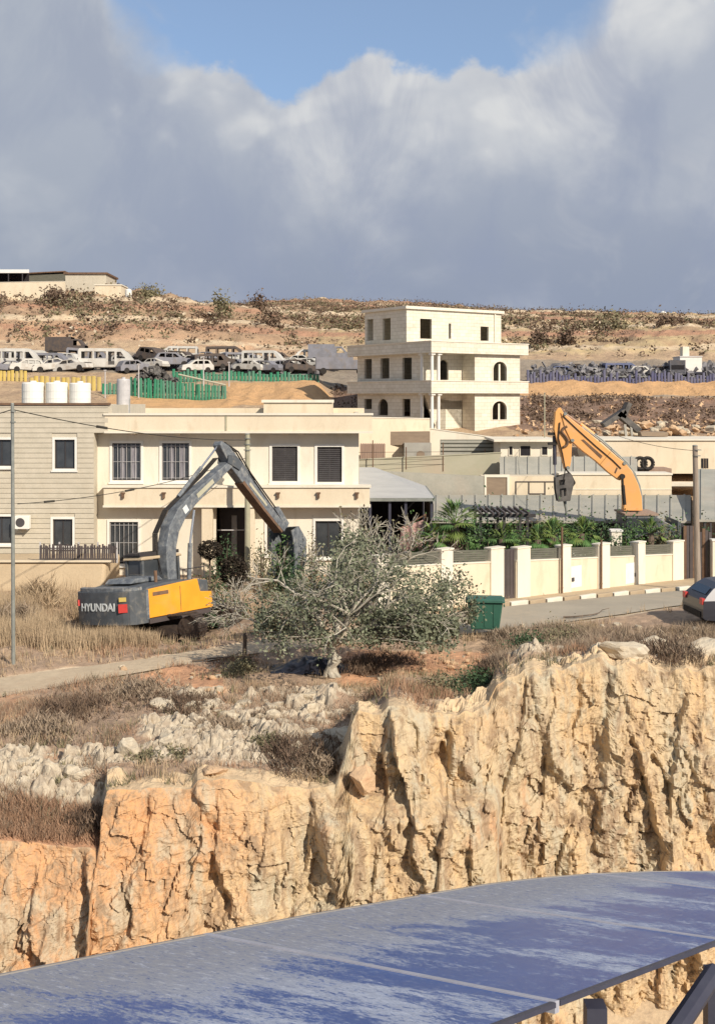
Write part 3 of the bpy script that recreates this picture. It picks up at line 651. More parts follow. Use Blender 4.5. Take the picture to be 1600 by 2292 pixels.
    # columns on both floors
    for z0, z1 in ((base + 1.8, z1b), (z1t - .7, z2b)):
        for a, b in ((.30, .30), (.95, .32), (.32, 1.55)):
            m = MB(); m.tube((a, b, z0), (a, b, z1), .13, .12, 12); m.box(a - .19, a + .19, b - .19, b + .19, z1 - .16, z1 - .002)
            m.build('column', 'white_paint', r, smooth=False)
    # window surrounds (thin trim) on the lit face
    for hs, b in ((g_m, .4), (f_m, .4)):
        o = hs[0]; xs = [p[0] for p in o]; zs = [p[1] for p in o]
        out = arch(min(xs) - .12, max(xs) + .12, min(zs) - .02, max(zs) + .14)
        MB().plate(out, [arch(min(xs), max(xs), min(zs) + .02, max(zs))], b - .04, b - .002, 'y').build('window_surround', 'cream_light', r)
        MB().box((min(xs) + max(xs)) / 2 - .05, (min(xs) + max(xs)) / 2 + .12, b + .08, b + .14, min(zs), max(zs) - .2).build('window_post', 'cream_light', r)
    # a pale bag of rubble on the roof terrace
    return r
villa()

# ------------------------------------------------------------------ main cream house and the stone wing
def window(parent, x0, x1, z0, z1, kind, y=0., trim=.11, t=.2):
    w = MB(); w.plate(rect(x0 + .002, x1 - .002, z0 + .002, z1 - .002), [rect(x0 + .055, x1 - .055, z0 + .055, z1 - .055)], y + .06, y + .12, 'y')
    cx = (x0 + x1) / 2; w.box(cx - .025, cx + .025, y + .065, y + .115, z0 + .055, z1 - .055)
    o = w.build('window', 'frame_dark' if kind != 'shutter' else 'shutter', parent)
    if kind == 'shutter':
        m = MB(); n = 16
        for i in range(n):
            a = z0 + .07 + (z1 - z0 - .14) * i / n; m.hexa([(x0 + .07, y + .05, a), (x1 - .07, y + .05, a), (x1 - .07, y + .1, a + .02), (x0 + .07, y + .1, a + .02), (x0 + .07, y + .04, a + .05), (x1 - .07, y + .04, a + .05), (x1 - .07, y + .09, a + .075), (x0 + .07, y + .09, a + .075)])
        m.build('louvre', 'shutter', o)
    else:
        MB().box(x0 + .06, x1 - .06, y + .09, y + .098, z0 + .06, z1 - .06).build('pane', 'glass', o)
        if kind == 'curtain':
            c = MB(); wd = x1 - x0
            for a, b in ((.27, .42), (.45, .52), (.66, .84)): c.box(x0 + wd * a, x0 + wd * b, y + .078, y + .084, z0 + .09, z1 - .08)
            c.build('curtain', 'curtain', o)
    if kind in ('curtain', 'grille'):
        g = MB(); n = 6
        for i in range(n + 1):
            x = x0 + .04 + (x1 - x0 - .08) * i / n; g.box(x - .008, x + .008, y + .012, y + .028, z0 + .03, z1 - .03)
        for f in (.06, .5, .92):
            z = z0 + (z1 - z0) * f; g.box(x0 + .03, x1 - .03, y + .0285, y + .04, z - .008, z + .008)
        g.build('grille', 'grille', o)
    if trim:
        s = MB().plate(rect(x0 - trim, x1 + trim, z0 - trim * .8, z1 + trim), [rect(x0, x1, z0, z1)], y - .045, y - .002, 'y').build('window_surround', 'white_paint', parent)
        MB().box(x0 - trim - .04, x1 + trim + .04, y - .11, y - .047, z0 - trim * .8 - .07, z0 - trim * .8 - .002).build('sill', 'white_paint', s)
    return o
def house():
    Y0 = 52.; s = Y0 / F; C0 = P(211, 1292, Y0)
    r = thing('cream_house', 'two storey cream rendered house with wide cornice bands behind the first excavator', 'house', C0)
    X = lambda px: (px - 211) * s
    Z = lambda py: (1292 - py) * s
    W = X(803); D = 10.5; zt = Z(968)
    ups = [(252, 316, 992, 1075, 'curtain'), (363, 424, 992, 1075, 'curtain'), (609, 666, 999, 1077, 'shutter'), (710, 765, 1000, 1079, 'shutter')]
    lows = [(246, 310, 1168, 1262, 'grille'), (706, 764, 1166, 1246, 'glass'), (598, 634, 1170, 1240, 'glass')]
    holes = [rect(X(a), X(b), Z(d), Z(c)) for a, b, c, d, _ in ups + lows] + [rect(X(484), X(548), Z(1290), Z(1134))]
    m = MB(); m.plate(rect(0, W, -.6, zt), holes, 0, .25, 'y')
    m.box(0, .25, .25, D, -.6, zt); m.box(W - .25, W, .25, D, -.6, zt); m.box(.25, W - .25, D - .25, D, -.6, zt)
    m.build('wall', 'cream_light', r)
    MB().box(.25, W - .25, .25, D - .25, zt - .3, zt - .05).build('ceiling_slab', 'concrete', r)
    MB().box(.25, W - .25, .25, D - .25, Z(1120), Z(1112)).build('floor_slab', 'concrete', r)
    for a, b, c, d, k in ups + lows: window(r, X(a), X(b), Z(d), Z(c), k)
    # entrance recess
    e = MB().box(X(484) + .01, X(548) - .01, 1.3, 1.36, 0, Z(1134)).build('door', 'brown_metal', r)
    MB().box(X(512), X(524), 1.24, 1.298, .05, Z(1160)).build('door_panel', 'grille', e)
    MB().box(X(486), X(546), .1, .13, Z(1188), Z(1186)).build('door_rail', 'grille', e)
    # top cornice band (solid parapet) and mid band
    def band(px0, px1, pt, pb, dep, name):
        x0, x1, z0, z1 = X(px0), X(px1), Z(pb), Z(pt)
        q = MB().box(x0, x1, -dep, -.003, z0, z1).build(name, 'cream', r)
        MB().box(x0 - .05, x1 + .06, -dep - .07, .1, z1 + .002, z1 + .09).build('coping', 'cream_light', q)
        MB().box(x0 - .03, x1 + .04, -dep - .05, -.1, z0 - .09, z0 - .002).build('moulding', 'cream_light', q)
        return q
    band(243, 832, 929, 964, .72, 'cornice_band'); band(240, 827, 1089, 1128, .66, 'balcony_band')
    # parapet run round the roof, higher at the back
    m = MB(); m.box(0.1, W + .3, D - .2, D, zt, Z(918)); m.box(0, .2, .1, D - .2, zt, Z(927)); m.box(W - .2, W, .1, D - .2, zt, Z(927)); m.build('parapet', 'cream', r)
    MB().box(X(0) + .2, W - .2, .1, D - .2, zt, zt + .12).build('roof_deck', 'concrete', r)
    st = MB().box(X(560), X(735), D - 3, D - .21, zt + .13, (HY - 896) / F * (Y0 + D - 3) - C0.z).build('stair_room', 'cream', r)
    MB().box(X(555), X(740), D - 3.1, D - 3.003, (HY - 901) / F * (Y0 + D - 3) - C0.z, (HY - 896) / F * (Y0 + D - 3) - C0.z + .03).build('coping', 'cream_light', st)
    for px in (283, 373, 447, 625, 714, 799):   # small lamps along the balcony band
        l = MB().box(X(px) - .09, X(px) + .09, -.80, -.662, Z(1102), Z(1099)); l.box(X(px) - .05, X(px) + .05, -.78, -.67, Z(1112), Z(1102.2)); l.build('wall_lamp', 'rust', r)
    for px in (300, 400, 545, 640, 676, 727, 763, 790):   # blocks under the cornice
        MB().box(X(px) - .12, X(px) + .12, -.55, -.004, Z(973), Z(969.2)).build('corbel', 'cream', r)
    for a, b in ((456, 480), (551, 572)):
        MB().box(X(a), X(b), -.62, -.3, -.6, Z(1131)).build('pilaster', 'cream', r)
    MB().box(X(508), X(512), -.74, -.722, Z(963), Z(927)).build('drain_pipe', 'pole_c', r)
house()
def wing():
    Y0 = 51.3; s = Y0 / F; C0 = P(-150, 1292, Y0)
    r = thing('stone_house_wing', 'yellow grey limestone house with white framed windows left of the cream house', 'house', C0)
    X = lambda px: (px + 150) * s
    Z = lambda py: (1292 - py) * s
    W = X(211); D = 9.; zt = Z(966)
    wins = [(-20, 27, 984, 1043, 'glass'), (123, 168, 984, 1049, 'glass'), (-20, 27, 1156, 1216, 'glass'), (119, 163, 1162, 1222, 'glass')]
    holes = [rect(X(a), X(b), Z(d), Z(c)) for a, b, c, d, _ in wins]
    m = MB(); m.plate(rect(0, W, -.6, Z(907)), holes, .03, .25, 'y'); m.box(0, .25, .25, D, -.6, Z(907)); m.box(W - .25, W, .25, D, -.6, zt); m.box(.25, W - .25, D - .2, D, -.6, Z(907)); m.box(W, X(243), .03, D, zt, Z(907))
    m.build('wall', 'stone', r)
    MB().box(.25, W - .25, .25, D - .2, Z(930), Z(922)).build('roof_deck', 'concrete', r)
    MB().box(-.05, X(243) + .05, -.08, .3, Z(907) + .002, Z(907) + .1).build('coping', 'rust', r)
    # every course of stone is a strip of its own, a little uneven, with recessed joints
    rng = random.Random(3); z = -.5; hc = .222
    while z < Z(907) - .05:
        zz1 = min(z + hc - .018, Z(907) - .01); xe = W if zz1 < zt else X(243)
        segs = [(0.002, xe - .002)]
        for a, b, c, d, _ in wins:
            if zz1 > Z(d) - .14 and z < Z(c) + .14:
                ns = []
                for p, q in segs:
                    if X(b) + .11 < p or X(a) - .11 > q: ns.append((p, q)); continue
                    if X(a) - .115 > p: ns.append((p, X(a) - .115))
                    if X(b) + .115 < q: ns.append((X(b) + .115, q))
                segs = ns
        off = rng.uniform(0, .012)
        for p, q in segs: MB().box(p, q, -.012 - off, .029, z, zz1).build('stone_course', 'stone', r)
        z += hc
    for a, b, c, d, k in wins: window(r, X(a), X(b), Z(d), Z(c), k, y=.03, trim=.1)
    a = thing('air_conditioner', 'white air conditioner outdoor unit on the limestone wall', 'air conditioner', (C0.x + X(40), Y0 - .42, C0.z + Z(1182)))
    MB().box(0, .62, 0, .32, 0, .58).build('casing', 'white_paint', a, bevel=.02)
    MB().tube((.24, -.012, .29), (.24, -.002, .29), .2, .2, 16).build('fan_guard', 'shutter', a)
    for x in (.08, .52): MB().box(x, x + .04, 0, .4, -.05, -.002).build('bracket', 'steel', a)
wing()
def tank(name, label, px, pyt, pyb, wpx, Y, m='white_paint', group=None):
    s = Y / F; r = wpx * s / 2; h = (pyb - pyt) * s; t = thing(name, label, 'water tank', P(px, pyb, Y), group=group)
    b = MB(); b.tube((0, 0, 0), (0, 0, h * .96), r, r, 24); b.tube((0, 0, h * .96), (0, 0, h), r, r * .9, 24)
    for k in (.2, .45, .7): b.tube((0, 0, h * k), (0, 0, h * (k + .03)), r * 1.02, r * 1.02, 24)
    b.build('tank_body', m, t, smooth=False); MB().tube((0, 0, h), (0, 0, h + .08), r * .3, r * .3, 16).build('lid', m, t)
    MB().tube((r * .9, -.1, 0), (r * .9, -.1, h * .5), .03, .03, 6).build('pipe', 'steel', t)
Yt = 55.
tank('water_tank', 'white water tank on the stone wing roof, leftmost of the three standing side by side', 75, 856, 922, 49, Yt)
tank('water_tank', 'white water tank on the stone wing roof, middle of the three standing side by side', 128, 856, 922, 49, Yt)
tank('water_tank', 'white water tank on the stone wing roof, right of the three standing side by side', 180, 857, 922, 47, Yt)
tank('water_tank', 'narrow pale tank standing alone right of the three white tanks', 277, 848, 936, 30, 56., 'grille')
# retaining bank and picket fence in front of the wing
def front_bank():
    Y = 47.5; s = Y / F; a = P(-150, 1262, Y); b = P(232, 1262, Y); g = -7.9
    r = thing('retaining_wall', 'low smooth sand coloured retaining wall in front of the limestone house', 'wall', (a.x, Y, g))
    W = b.x - a.x; h = a.z - g; m = MB(); m.hexa([(0, 0, -.4), (W, 0, -.4), (W, 3.4, -.4), (0, 3.4, -.4), (0, .5, h * .95), (W, .5, h * .98), (W, 3.4, h), (0, 3.4, h * .97)])
    m.build('wall_body', 'soil_pale', r, bevel=.15)
    MB().box(0, W + .2, .42, .62, h + .002, h + .07).build('coping', 'cream', r)
    f = thing('picket_fence', 'dark grey slatted fence on the low wall below the limestone house windows', 'fence', P(90, 1261, 48.2)); s = 48.2 / F; n = 34; L = 172 * s
    sl = None
    for i in range(n):
        x = L * (i + .5) / n; hh = .74 + .05 * math.sin(i * 1.7)
        if sl is None: sl = MB().box(-.035, .035, -.012, .012, 0, .76).build('slat', 'panel_grey' if 0 else 'brown_metal', f); o = sl
        else: o = sl.copy(); link(o, f)
        o.location = (x, 0, .02); o.scale = (1, 1, hh / .76); o.rotation_euler = (0, RNG.uniform(-.05, .05), 0)
    for z in (.15, .6): MB().box(0, L, .014, .04, z, z + .05).build('rail', 'brown_metal', f)
    for i in range(5): MB().box(L * i / 4 - .03, L * i / 4 + .03, .042, .09, 0, .88).build('post', 'grille', f)
front_bank()

# ------------------------------------------------------------------ roadside boundary wall with pillars, panels and gate
WA = Vector(((1010 - CX) / F * 43.5, 43.5)); WB = Vector(((1525 - CX) / F * 54, 54)); WD = (WB - WA).normalized(); WL = (WB - WA).length
def wu(px):
    t = (px - CX) / F; return (t * WA.y - WA.x) / (WD.x - t * WD.y)
def boundary_wall():
    ang = math.atan2(WD.y, WD.x); g0 = -7.9
    r = thing('boundary_wall', 'cream boundary wall with square pillars along the asphalt road', 'wall', (WA.x, WA.y, g0), ang)
    u0 = wu(842)
    def yd(u): return WA.y + WD.y * u
    def zpy(py, u): return (HY - py) / F * yd(u) - g0
    base = lambda u: float(np.interp(u, [u0, 0, WL], [-.1, 0, -.68])) - .15
    top = lambda u: zpy(float(np.interp(u, [u0, 0, wu(1180), WL], [1272, 1262, 1256, 1241])), u)
    def seg(name, ua, ub, zb, zt, y0, y1, m, par=r, bev=0):
        q = MB().hexa([(ua, y0, zb(ua)), (ub, y0, zb(ub)), (ub, y1, zb(ub)), (ua, y1, zb(ua)), (ua, y0, zt(ua)), (ub, y0, zt(ub)), (ub, y1, zt(ub)), (ua, y1, zt(ua))])
        return q.build(name, m, par, bevel=bev)
    g_a, g_b = wu(1126), wu(1154)
    for a, b in ((u0, g_a - .002), (g_b + .002, WL)):
        seg('wall_panel', a, b, base, top, 0, .2, 'cream'); seg('coping', a, b, lambda u: top(u) + .002, lambda u: top(u) + .05, -.03, .23, 'cream_light')
    pil = [(842, 872, 1246), (985, 1011, 1231), (1096, 1125, 1228), (1155, 1184, 1227), (1253, 1275, 1223), (1336, 1362, 1219), (1420, 1441, 1215), (1503, 1527, 1213)]
    for a, b, py in pil:
        ua, ub = wu(a), wu(b); um = (ua + ub) / 2; seg('pillar', ua, ub, base, lambda u: zpy(py, um), -.06, .26, 'cream_light')
        seg('pillar_cap', ua - .03, ub + .03, lambda u: zpy(py, um) + .002, lambda u: zpy(py, um) + .06, -.09, .29, 'cream_light')
    for (a0, a1, p0), (b0, b1, p1) in zip(pil, pil[1:]):
        if (a0, b0) == (1096, 1155): continue
        ua, ub = wu(a1) + .03, wu(b0) - .03; n = 5
        for i in range(n):
            lo = lambda u, i=i: top(u) + .075 + i * .085; hi = lambda u, i=i: top(u) + .075 + i * .085 + .072
            seg('fence_board', ua, ub, lo, hi, .08, .11, 'panel_grey')
    gt = lambda u: zpy(1230, wu(1140)) ; gate = seg('gate', g_a + .02, g_b - .02, lambda u: base(u) + .2, gt, .06, .1, 'brown_metal')
    for k in range(4):
        u = g_a + .08 + (g_b - g_a - .16) * k / 3; MB().box(u - .02, u + .02, .045, .058, .12, gt(0) - .05).build('gate_bar', 'brown_metal', gate)
    for px, py in ((1281, 1297), (1421, 1286)):
        u = wu(px); z = zpy(py, u); seg('white_patch', u - .75, u + .6, lambda q: z - .35, lambda q: z + .55, -.008, -.002, 'white_paint')
        MB().box(u - .09, u + .07, -.04, -.009, z - .08, z + .08).build('meter_box', 'shutter', r)
    # kerb: alternating painted stones
    pts = [(1040, 1367), (1100, 1362), (1150, 1357.5), (1250, 1348), (1350, 1337), (1450, 1325.5), (1510, 1319), (1600, 1309)]
    k = thing('kerb', 'kerb of alternating white and sand coloured stones below the cream boundary wall', 'kerb', (0, 0, 0)); k['kind'] = 'structure'; del k['category']
    pp = []
    for px in np.arange(1046, 1600, 1.0):
        Y = trk(px)[0] + trk(px)[1] * 1.0 + .15; pp.append(Vector(((px - CX) / F * Y, Y, gz((px - CX) / F * Y, Y))))
    acc = 0; last = pp[0]; i = 0; st = {}
    for q in pp[1:]:
        if (q - last).length >= .95:
            d = (q - last).normalized(); mid = (q + last) / 2; key = 'kerb_w' if i % 2 == 0 else 'kerb_s'
            if key not in st: o = MB().box(-.44, .44, -.09, .09, -.1, .15).build('kerb_stone', key, k, bevel=.02); st[key] = o
            else: o = st[key].copy(); link(o, k)
            o.location = mid; o.rotation_euler = (0, RNG.uniform(-.02, .02), math.atan2(d.y, d.x) + RNG.uniform(-.03, .03)); last = q; i += 1
boundary_wall()
def pav():   # strip of earth pavement between kerb and wall
    px = np.linspace(1000, 1560, 80); u = np.linspace(0, 1, 8); A, U = np.meshgrid(px, u); c, h = trk(A); y0 = c + h + .22
    t = (A - CX) / F; uu = (t * WA.y - WA.x) / (WD.x - t * WD.y); y1 = WA.y + WD.y * uu + .1
    Y = y0 + (y1 - y0) * U; X = t * Y; Z = nearZ(A, Y) + .09 - .05 * (A < 1046) + .02 * fbm(X * 2, Y * 2, s=7)
    tag(npmesh('pavement', np.stack([X, Y, Z], -1).reshape(-1, 3), grid_faces(8, 80), 'soil_pale', smooth=True), kind='structure')
pav()
# ------------------------------------------------------------------ excavators
def track_unit(parent, y_len, width, hgt, x0, shoe_pool):
    """one crawler track along local x from 0; parent > track > shoes"""
    r = hgt / 2; L = y_len; m = MB()
    m.box(r, L - r, width * .25, width * .75, hgt * .28, hgt * .62)
    for i in range(6): c = r + (L - 2 * r) * i / 5; m.tube((c, width * .2, r * (.98 if i in (0, 5) else .48)), (c, width * .8, r * (.98 if i in (0, 5) else .48)), r * (.86 if i in (0, 5) else .36), None, 14)
    t = m.build('track', 'track', parent)
    per = 2 * (L - 2 * r) + 2 * math.pi * r; n = int(per / .19)
    for i in range(n):
        d = per * i / n
        if d < L - 2 * r: p, a = (r + d, hgt), 0
        elif d < L - 2 * r + math.pi * r: q = (d - (L - 2 * r)) / r; p, a = (L - r + r * math.sin(q), r + r * math.cos(q)), q
        elif d < 2 * (L - 2 * r) + math.pi * r: q = d - (L - 2 * r) - math.pi * r; p, a = (L - r - q, 0), math.pi
        else: q = (d - 2 * (L - 2 * r) - math.pi * r) / r; p, a = (r - r * math.sin(q), r - r * math.cos(q)), math.pi + q
        if not shoe_pool: o = MB().box(-.085, .085, 0, width, -.03, .012).box(-.02, .015, 0, width, .0125, .045).build('track_shoe', 'track', t); shoe_pool.append(o)
        else: o = shoe_pool[0].copy(); link(o, t)
        o.location = (p[0], 0, p[1]); o.rotation_euler = (0, a, 0)
    return t
def excavator():
    O = Vector((-6.82, 41.3, -8.58)); yaw = -math.radians(34)
    r = thing('excavator', 'grey and yellow crawler excavator with raised grey boom parked in dry grass', 'excavator', O)
    r.rotation_euler = (math.radians(-1.5), math.radians(-5.5), yaw)
    # upper structure: rear counterweight, hood, side doors, cab   (local +y = towards the boom)
    z0, z1 = 1.0, 1.96
    cw = []
    for i in range(13):
        a = math.pi * i / 12; cw.append((-1.42 * math.cos(a), -2.45 - .62 * math.sin(a) ** .6))
    m = MB().prism([(-1.42, -2.2)] + cw + [(1.42, -2.2)], z0 - .12, z1 + .02, 'z'); c = m.build('counterweight', 'ex_grey', r, bevel=.05)
    m = MB().prism([(-1.36, -2.5)] + [(p[0] * .95, p[1] + .07) for p in cw] + [(1.36, -2.5)], z1 + .025, z1 + .14, 'z'); m.build('counterweight_top', 'ex_boom', c)
    # lettering and reflectors on the rear face
    tc = bpy.data.curves.new('lettering', 'FONT'); tc.body = 'HYUNDAI'; tc.size = .36; tc.extrude = .008; tc.align_x = 'CENTER'; tc.offset = .008
    to = bpy.data.objects.new('tmp', tc); COL.objects.link(to); bpy.context.view_layer.update()
    me = bpy.data.meshes.new_from_object(to.evaluated_get(bpy.context.evaluated_depsgraph_get())); bpy.data.objects.remove(to)
    me.materials.clear(); me.materials.append(mt('letter')); o = link(bpy.data.objects.new('lettering', me), c)
    o.location = (-.08, -3.078, 1.36); o.rotation_euler = (math.radians(90), 0, 0); o.scale = (1.0, 1, 1)
    # bend the letters a little round the rear face
    for v in me.vertices: v.co.z -= .02 * abs(v.co.x) ** 2 * 3
    for x, w, zz_, h, k in ((1.02, .30, 1.30, .28, 'red'), (1.02, .24, 1.66, .14, 'y_slat'), (-1.16, .16, 1.52, .2, 'red')):
        yb = -2.45 - .62 * math.sin(math.acos(min(1, abs(x) / 1.42))) ** .6
        b = MB(); b.box(-w / 2, w / 2, -.02, .05, 0, h); q = b.build('reflector', k, c); q.location = (x, yb - .02, zz_); q.rotation_euler = (0, 0, math.copysign(.55, x))
    MB().box(-1.36, 1.28, -2.19, 1.35, z0, z0 + .2).build('revolving_frame', 'ex_grey', r)
    # hood (left-of-centre engine cover)
    MB().prism([(-2.19, z0 + .21), (1.0, z0 + .21), (1.0, z1 + .02), (.3, z1 + .12), (-1.2, z1 + .16), (-2.0, z1 + .1), (-2.19, z1)], -1.30, 1.27, 'x').build('engine_hood', 'ex_grey', r, bevel=.05)
    MB().prism([(-1.9, z1 + .17), (-.3, z1 + .165), (-.5, z1 + .33), (-1.7, z1 + .33)], -.95, .35, 'x').build('hood_cover', 'ex_boom', r, bevel=.04)
    m = MB().tube((.75, -1.1, z1 + .1), (.75, -1.1, z1 + .55), .06, .06, 10); m.build('exhaust_pipe', 'rust', r)
    for k in range(7): pass
    # yellow side
    side = MB().prism([(-2.16, z0 + .02), (1.05, z0 + .02), (1.0, z0 + .58), (.42, z0 + .64), (.30, z1 + .13), (-.6, z1 + .10), (-2.16, z1 + .02)], 1.28, 1.40, 'x').build('side_cover', 'ex_yellow', r, bevel=.02)
    MB().box(1.401, 1.412, -1.95, -1.2, z1 - .22, z1 - .1).build('side_vent', 'rust', side)
    MB().box(1.401, 1.41, -.62, -.60, z0 + .1, z1 - .02).build('door_seam', 'rust', side)
    MB().box(1.30, 1.36, -2.1, .98, z0 - .17, z0).build('lower_skirt', 'brown_metal', r)
    MB().prism([(-2.3, z0), (-2.3, z1 + .02), (-2.17, z1 + .02), (-2.17, z0)], 1.29, 1.43, 'x').build('corner_guard', 'ex_boom', r)
    # toolbox / step in front
    MB().box(.55, 1.24, .45, .98, z0 + .21, z0 + .5).build('toolbox', 'ex_yellow', r, bevel=.03)
    # cab at the left front
    cx0, cx1, cy0, cy1, cz0, cz1 = -1.36, -.62, -.35, 1.5, z0 + .21, 2.82
    for a, b in ((cx0, cy0), (cx1, cy0), (cx0, cy1), (cx1, cy1)): MB().box(a - .05, a + .05, b - .05, b + .05, cz0, cz1).build('cab_post', 'ex_grey', r)
    MB().box(cx0 + .052, cx1 - .052, cy0 - .03, cy0 + .03, cz0, cz1 - .5).build('cab_back', 'ex_grey', r)
    MB().box(cx0 + .052, cx1 - .052, cy0 - .005, cy0 + .005, cz1 - .49, cz1 - .02).build('cab_window', 'glass', r)
    MB().box(cx1 - .01, cx1 + .01, cy0 + .06, cy1 - .06, cz0 + .6, cz1 - .02).build('cab_window', 'glass', r)
    MB().prism([(cy0 - .12, cz1), (cy1 + .15, cz1), (cy1 + .1, cz1 + .09), (cy0, cz1 + .12), (cy0 - .1, cz1 + .07)], cx0 - .1, cx1 + .1, 'x').build('cab_roof', 'soil_pale', r, bevel=.03)
    g = MB()
    for i in range(9): x = cx0 + .02 + (cx1 - cx0 - .04) * i / 8; g.box(x - .012, x + .012, cy0 - .1, cy1 + .1, cz1 + .125, cz1 + .25)
    g.box(cx0 - .05, cx1 + .05, cy0 - .12, cy0 - .08, cz1 + .16, cz1 + .19); g.build('roof_guard', 'frame_dark', r)
    # handrail
    MB().path([(1.2, .9, z1 + .1), (1.2, .9, z1 + .5), (1.2, -.2, z1 + .5), (1.2, -.2, z1 + .1)], .02).build('handrail', 'frame_dark', r)
    # boom: side outline in (y, z)
    bx = -.42
    def thick(cl):
        L_, R_ = [], []
        for k_, (y, z, w_) in enumerate(cl):
            a_ = cl[max(0, k_ - 1)]; c_ = cl[min(len(cl) - 1, k_ + 1)]; d_ = Vector((c_[0] - a_[0], c_[1] - a_[1])).normalized(); L_.append((y - d_.y * w_, z + d_.x * w_)); R_.append((y + d_.y * w_, z - d_.x * w_))
        return L_ + R_[::-1]
    bo = thick([(.22, 1.5, .22), (.16, 2.5, .24), (.2, 3.2, .26), (.42, 3.85, .27), (.85, 4.38, .26), (1.5, 4.85, .23), (2.5, 5.42, .18), (3.4, 5.93, .15), (3.9, 6.2, .14)])
    m = MB().plate(bo, [], bx - .24, bx + .24, 'x'); boom = m.build('boom', 'ex_boom', r, bevel=.03)
    for x in (bx - .245, bx + .245):   # web openings read as bright plates
        s = 1 if x > bx else -1
        MB().box(min(x, x + s * .012), max(x, x + s * .012), -.16, .16, -.05, .05)
        q = MB().box(0, .012, -.55, .55, -.085, .085).build('boom_plate', 'meshg', boom); q.location = (x if s > 0 else x - .012, 2.2, 5.25); q.rotation_euler = (math.radians(30), 0, 0)
        q = MB().box(0, .012, -.13, .13, -.13, .13).build('boom_plate', 'letter', boom); q.location = (x if s > 0 else x - .012, 1.05, 4.52); q.rotation_euler = (math.radians(33), 0, 0)
    m = MB()
    for dx in (-.14, -.07, .0, .07): m.path([(bx + dx, .05, 1.5), (bx + dx - .25, -.12, 2.920), (bx + dx - .22, -.1, 3.720), (bx + dx, .25, 4.520), (bx + dx, .9, 4.920), (bx + dx, 2.2, 5.700), (bx + dx, 3.2, 6.400)], .026, 5)
    m.build('hydraulic_hose', 'rubber', boom)
    for dx in (-.42, .42):
        c = MB().tube((bx + dx, .75, 1.2), (bx + dx, 1.0, 3.270), .085, None, 10).build('boom_cylinder', 'ex_boom', r)
        MB().tube((bx + dx, 1.0, 3.271), (bx + dx, 1.32, 4.470), .045, None, 8).build('piston_rod', 'chrome', c)
    c = MB().tube((bx, .95, 5.0), (bx, 2.3, 6.05), .08, None, 10).build('stick_cylinder', 'ex_boom', boom)
    MB().tube((bx, 2.3, 6.051), (bx, 3.35, 6.9), .04, None, 8).build('piston_rod', 'chrome', c)
    # stick
    so = thick([(3.3, 6.98, .10), (3.62, 6.72, .22), (4.1, 6.15, .29), (4.6, 5.62, .25), (5.8, 4.5, .19), (7.05, 3.38, .14)])
    stick = MB().plate(so, [], bx - .2, bx + .2, 'x').build('stick', 'ex_boom', r, bevel=.03)
    for x in (bx - .26, bx + .26): MB().plate(thick([(3.6, 6.35, .16), (4.0, 6.25, .22), (4.35, 6.0, .14)]), [], x - .012, x + .012, 'x').build('pivot_plate', 'ex_grey', stick)
    MB().plate(thick([(4.5, 5.42, .07), (5.7, 4.28, .06), (6.8, 3.3, .05)]), [], bx - .215, bx + .215, 'x').build('stick_belly', 'rust', stick)
    for x in (bx - .212, bx + .202): MB().plate(thick([(4.9, 5.35, .06), (5.9, 4.42, .05)]), [], x, x + .010, 'x').build('stick_plate', 'meshg', stick)
    m = MB()
    for dx in (-.12, .0, .12): m.path([(bx + dx, 3.6, 7.0), (bx + dx, 4.4, 6.62), (bx + dx, 5.1, 5.75), (bx + dx, 5.9, 4.95), (bx + dx, 6.7, 4.15), (bx + dx, 7.2, 3.42)], .03, 5)
    m.build('hydraulic_hose', 'rubber', stick)
    c = MB().tube((bx, 4.0, 6.720), (bx, 5.4, 5.470), .08, None, 10).build('bucket_cylinder', 'ex_boom', stick)
    MB().tube((bx, 5.4, 5.469), (bx, 6.55, 4.270), .04, None, 8).build('piston_rod', 'chrome', c)
    MB().plate([(6.45, 4.27), (6.75, 4.34), (7.35, 3.62), (7.2, 3.42)], [], bx - .16, bx + .16, 'x').build('bucket_link', 'ex_boom', stick)
    bo = [(6.9, 3.32), (7.4, 3.47), (7.85, 2.92), (7.8, 2.07), (7.35, 1.47), (6.75, 1.34), (6.62, 1.57), (7.0, 1.92), (7.02, 2.72)]
    bk = MB().plate(bo, [], bx - .62, bx - .57, 'x').plate(bo, [], bx + .57, bx + .62, 'x')
    for a, b in zip(bo[1:6], bo[2:6]): bk.hexa([(bx - .57, a[0], a[1]), (bx + .57, a[0], a[1]), (bx + .57, a[0] - .06, a[1] - .02), (bx - .57, a[0] - .06, a[1] - .02), (bx - .57, b[0], b[1]), (bx + .57, b[0], b[1]), (bx + .57, b[0] - .06, b[1] + .02), (bx - .57, b[0] - .06, b[1] + .02)])
    b = bk.build('bucket', 'ex_boom', r)
    for i in range(5):
        x = bx - .5 + i * .25; MB().hexa([(x - .05, 6.62, 1.440), (x + .05, 6.62, 1.440), (x + .05, 6.74, 1.340), (x - .05, 6.74, 1.340), (x - .03, 6.42, 1.340), (x + .03, 6.42, 1.340), (x + .03, 6.46, 1.300), (x - .03, 6.46, 1.300)]).build('bucket_tooth', 'steel', b)
    for ch in r.children:
        if ch.name.split('.')[0] in ('boom', 'stick', 'bucket', 'boom_cylinder'): ch.location.y += .55
    # undercarriage, turned relative to the body
    u = MB().box(-1.1, 1.1, -.75, .75, .45, .85).tube((0, 0, .85), (0, 0, 1.01), .62, .62, 24).build('undercarriage', 'track', r)
    u.rotation_euler = (0, 0, math.radians(12) - 0.0)
    pool = []
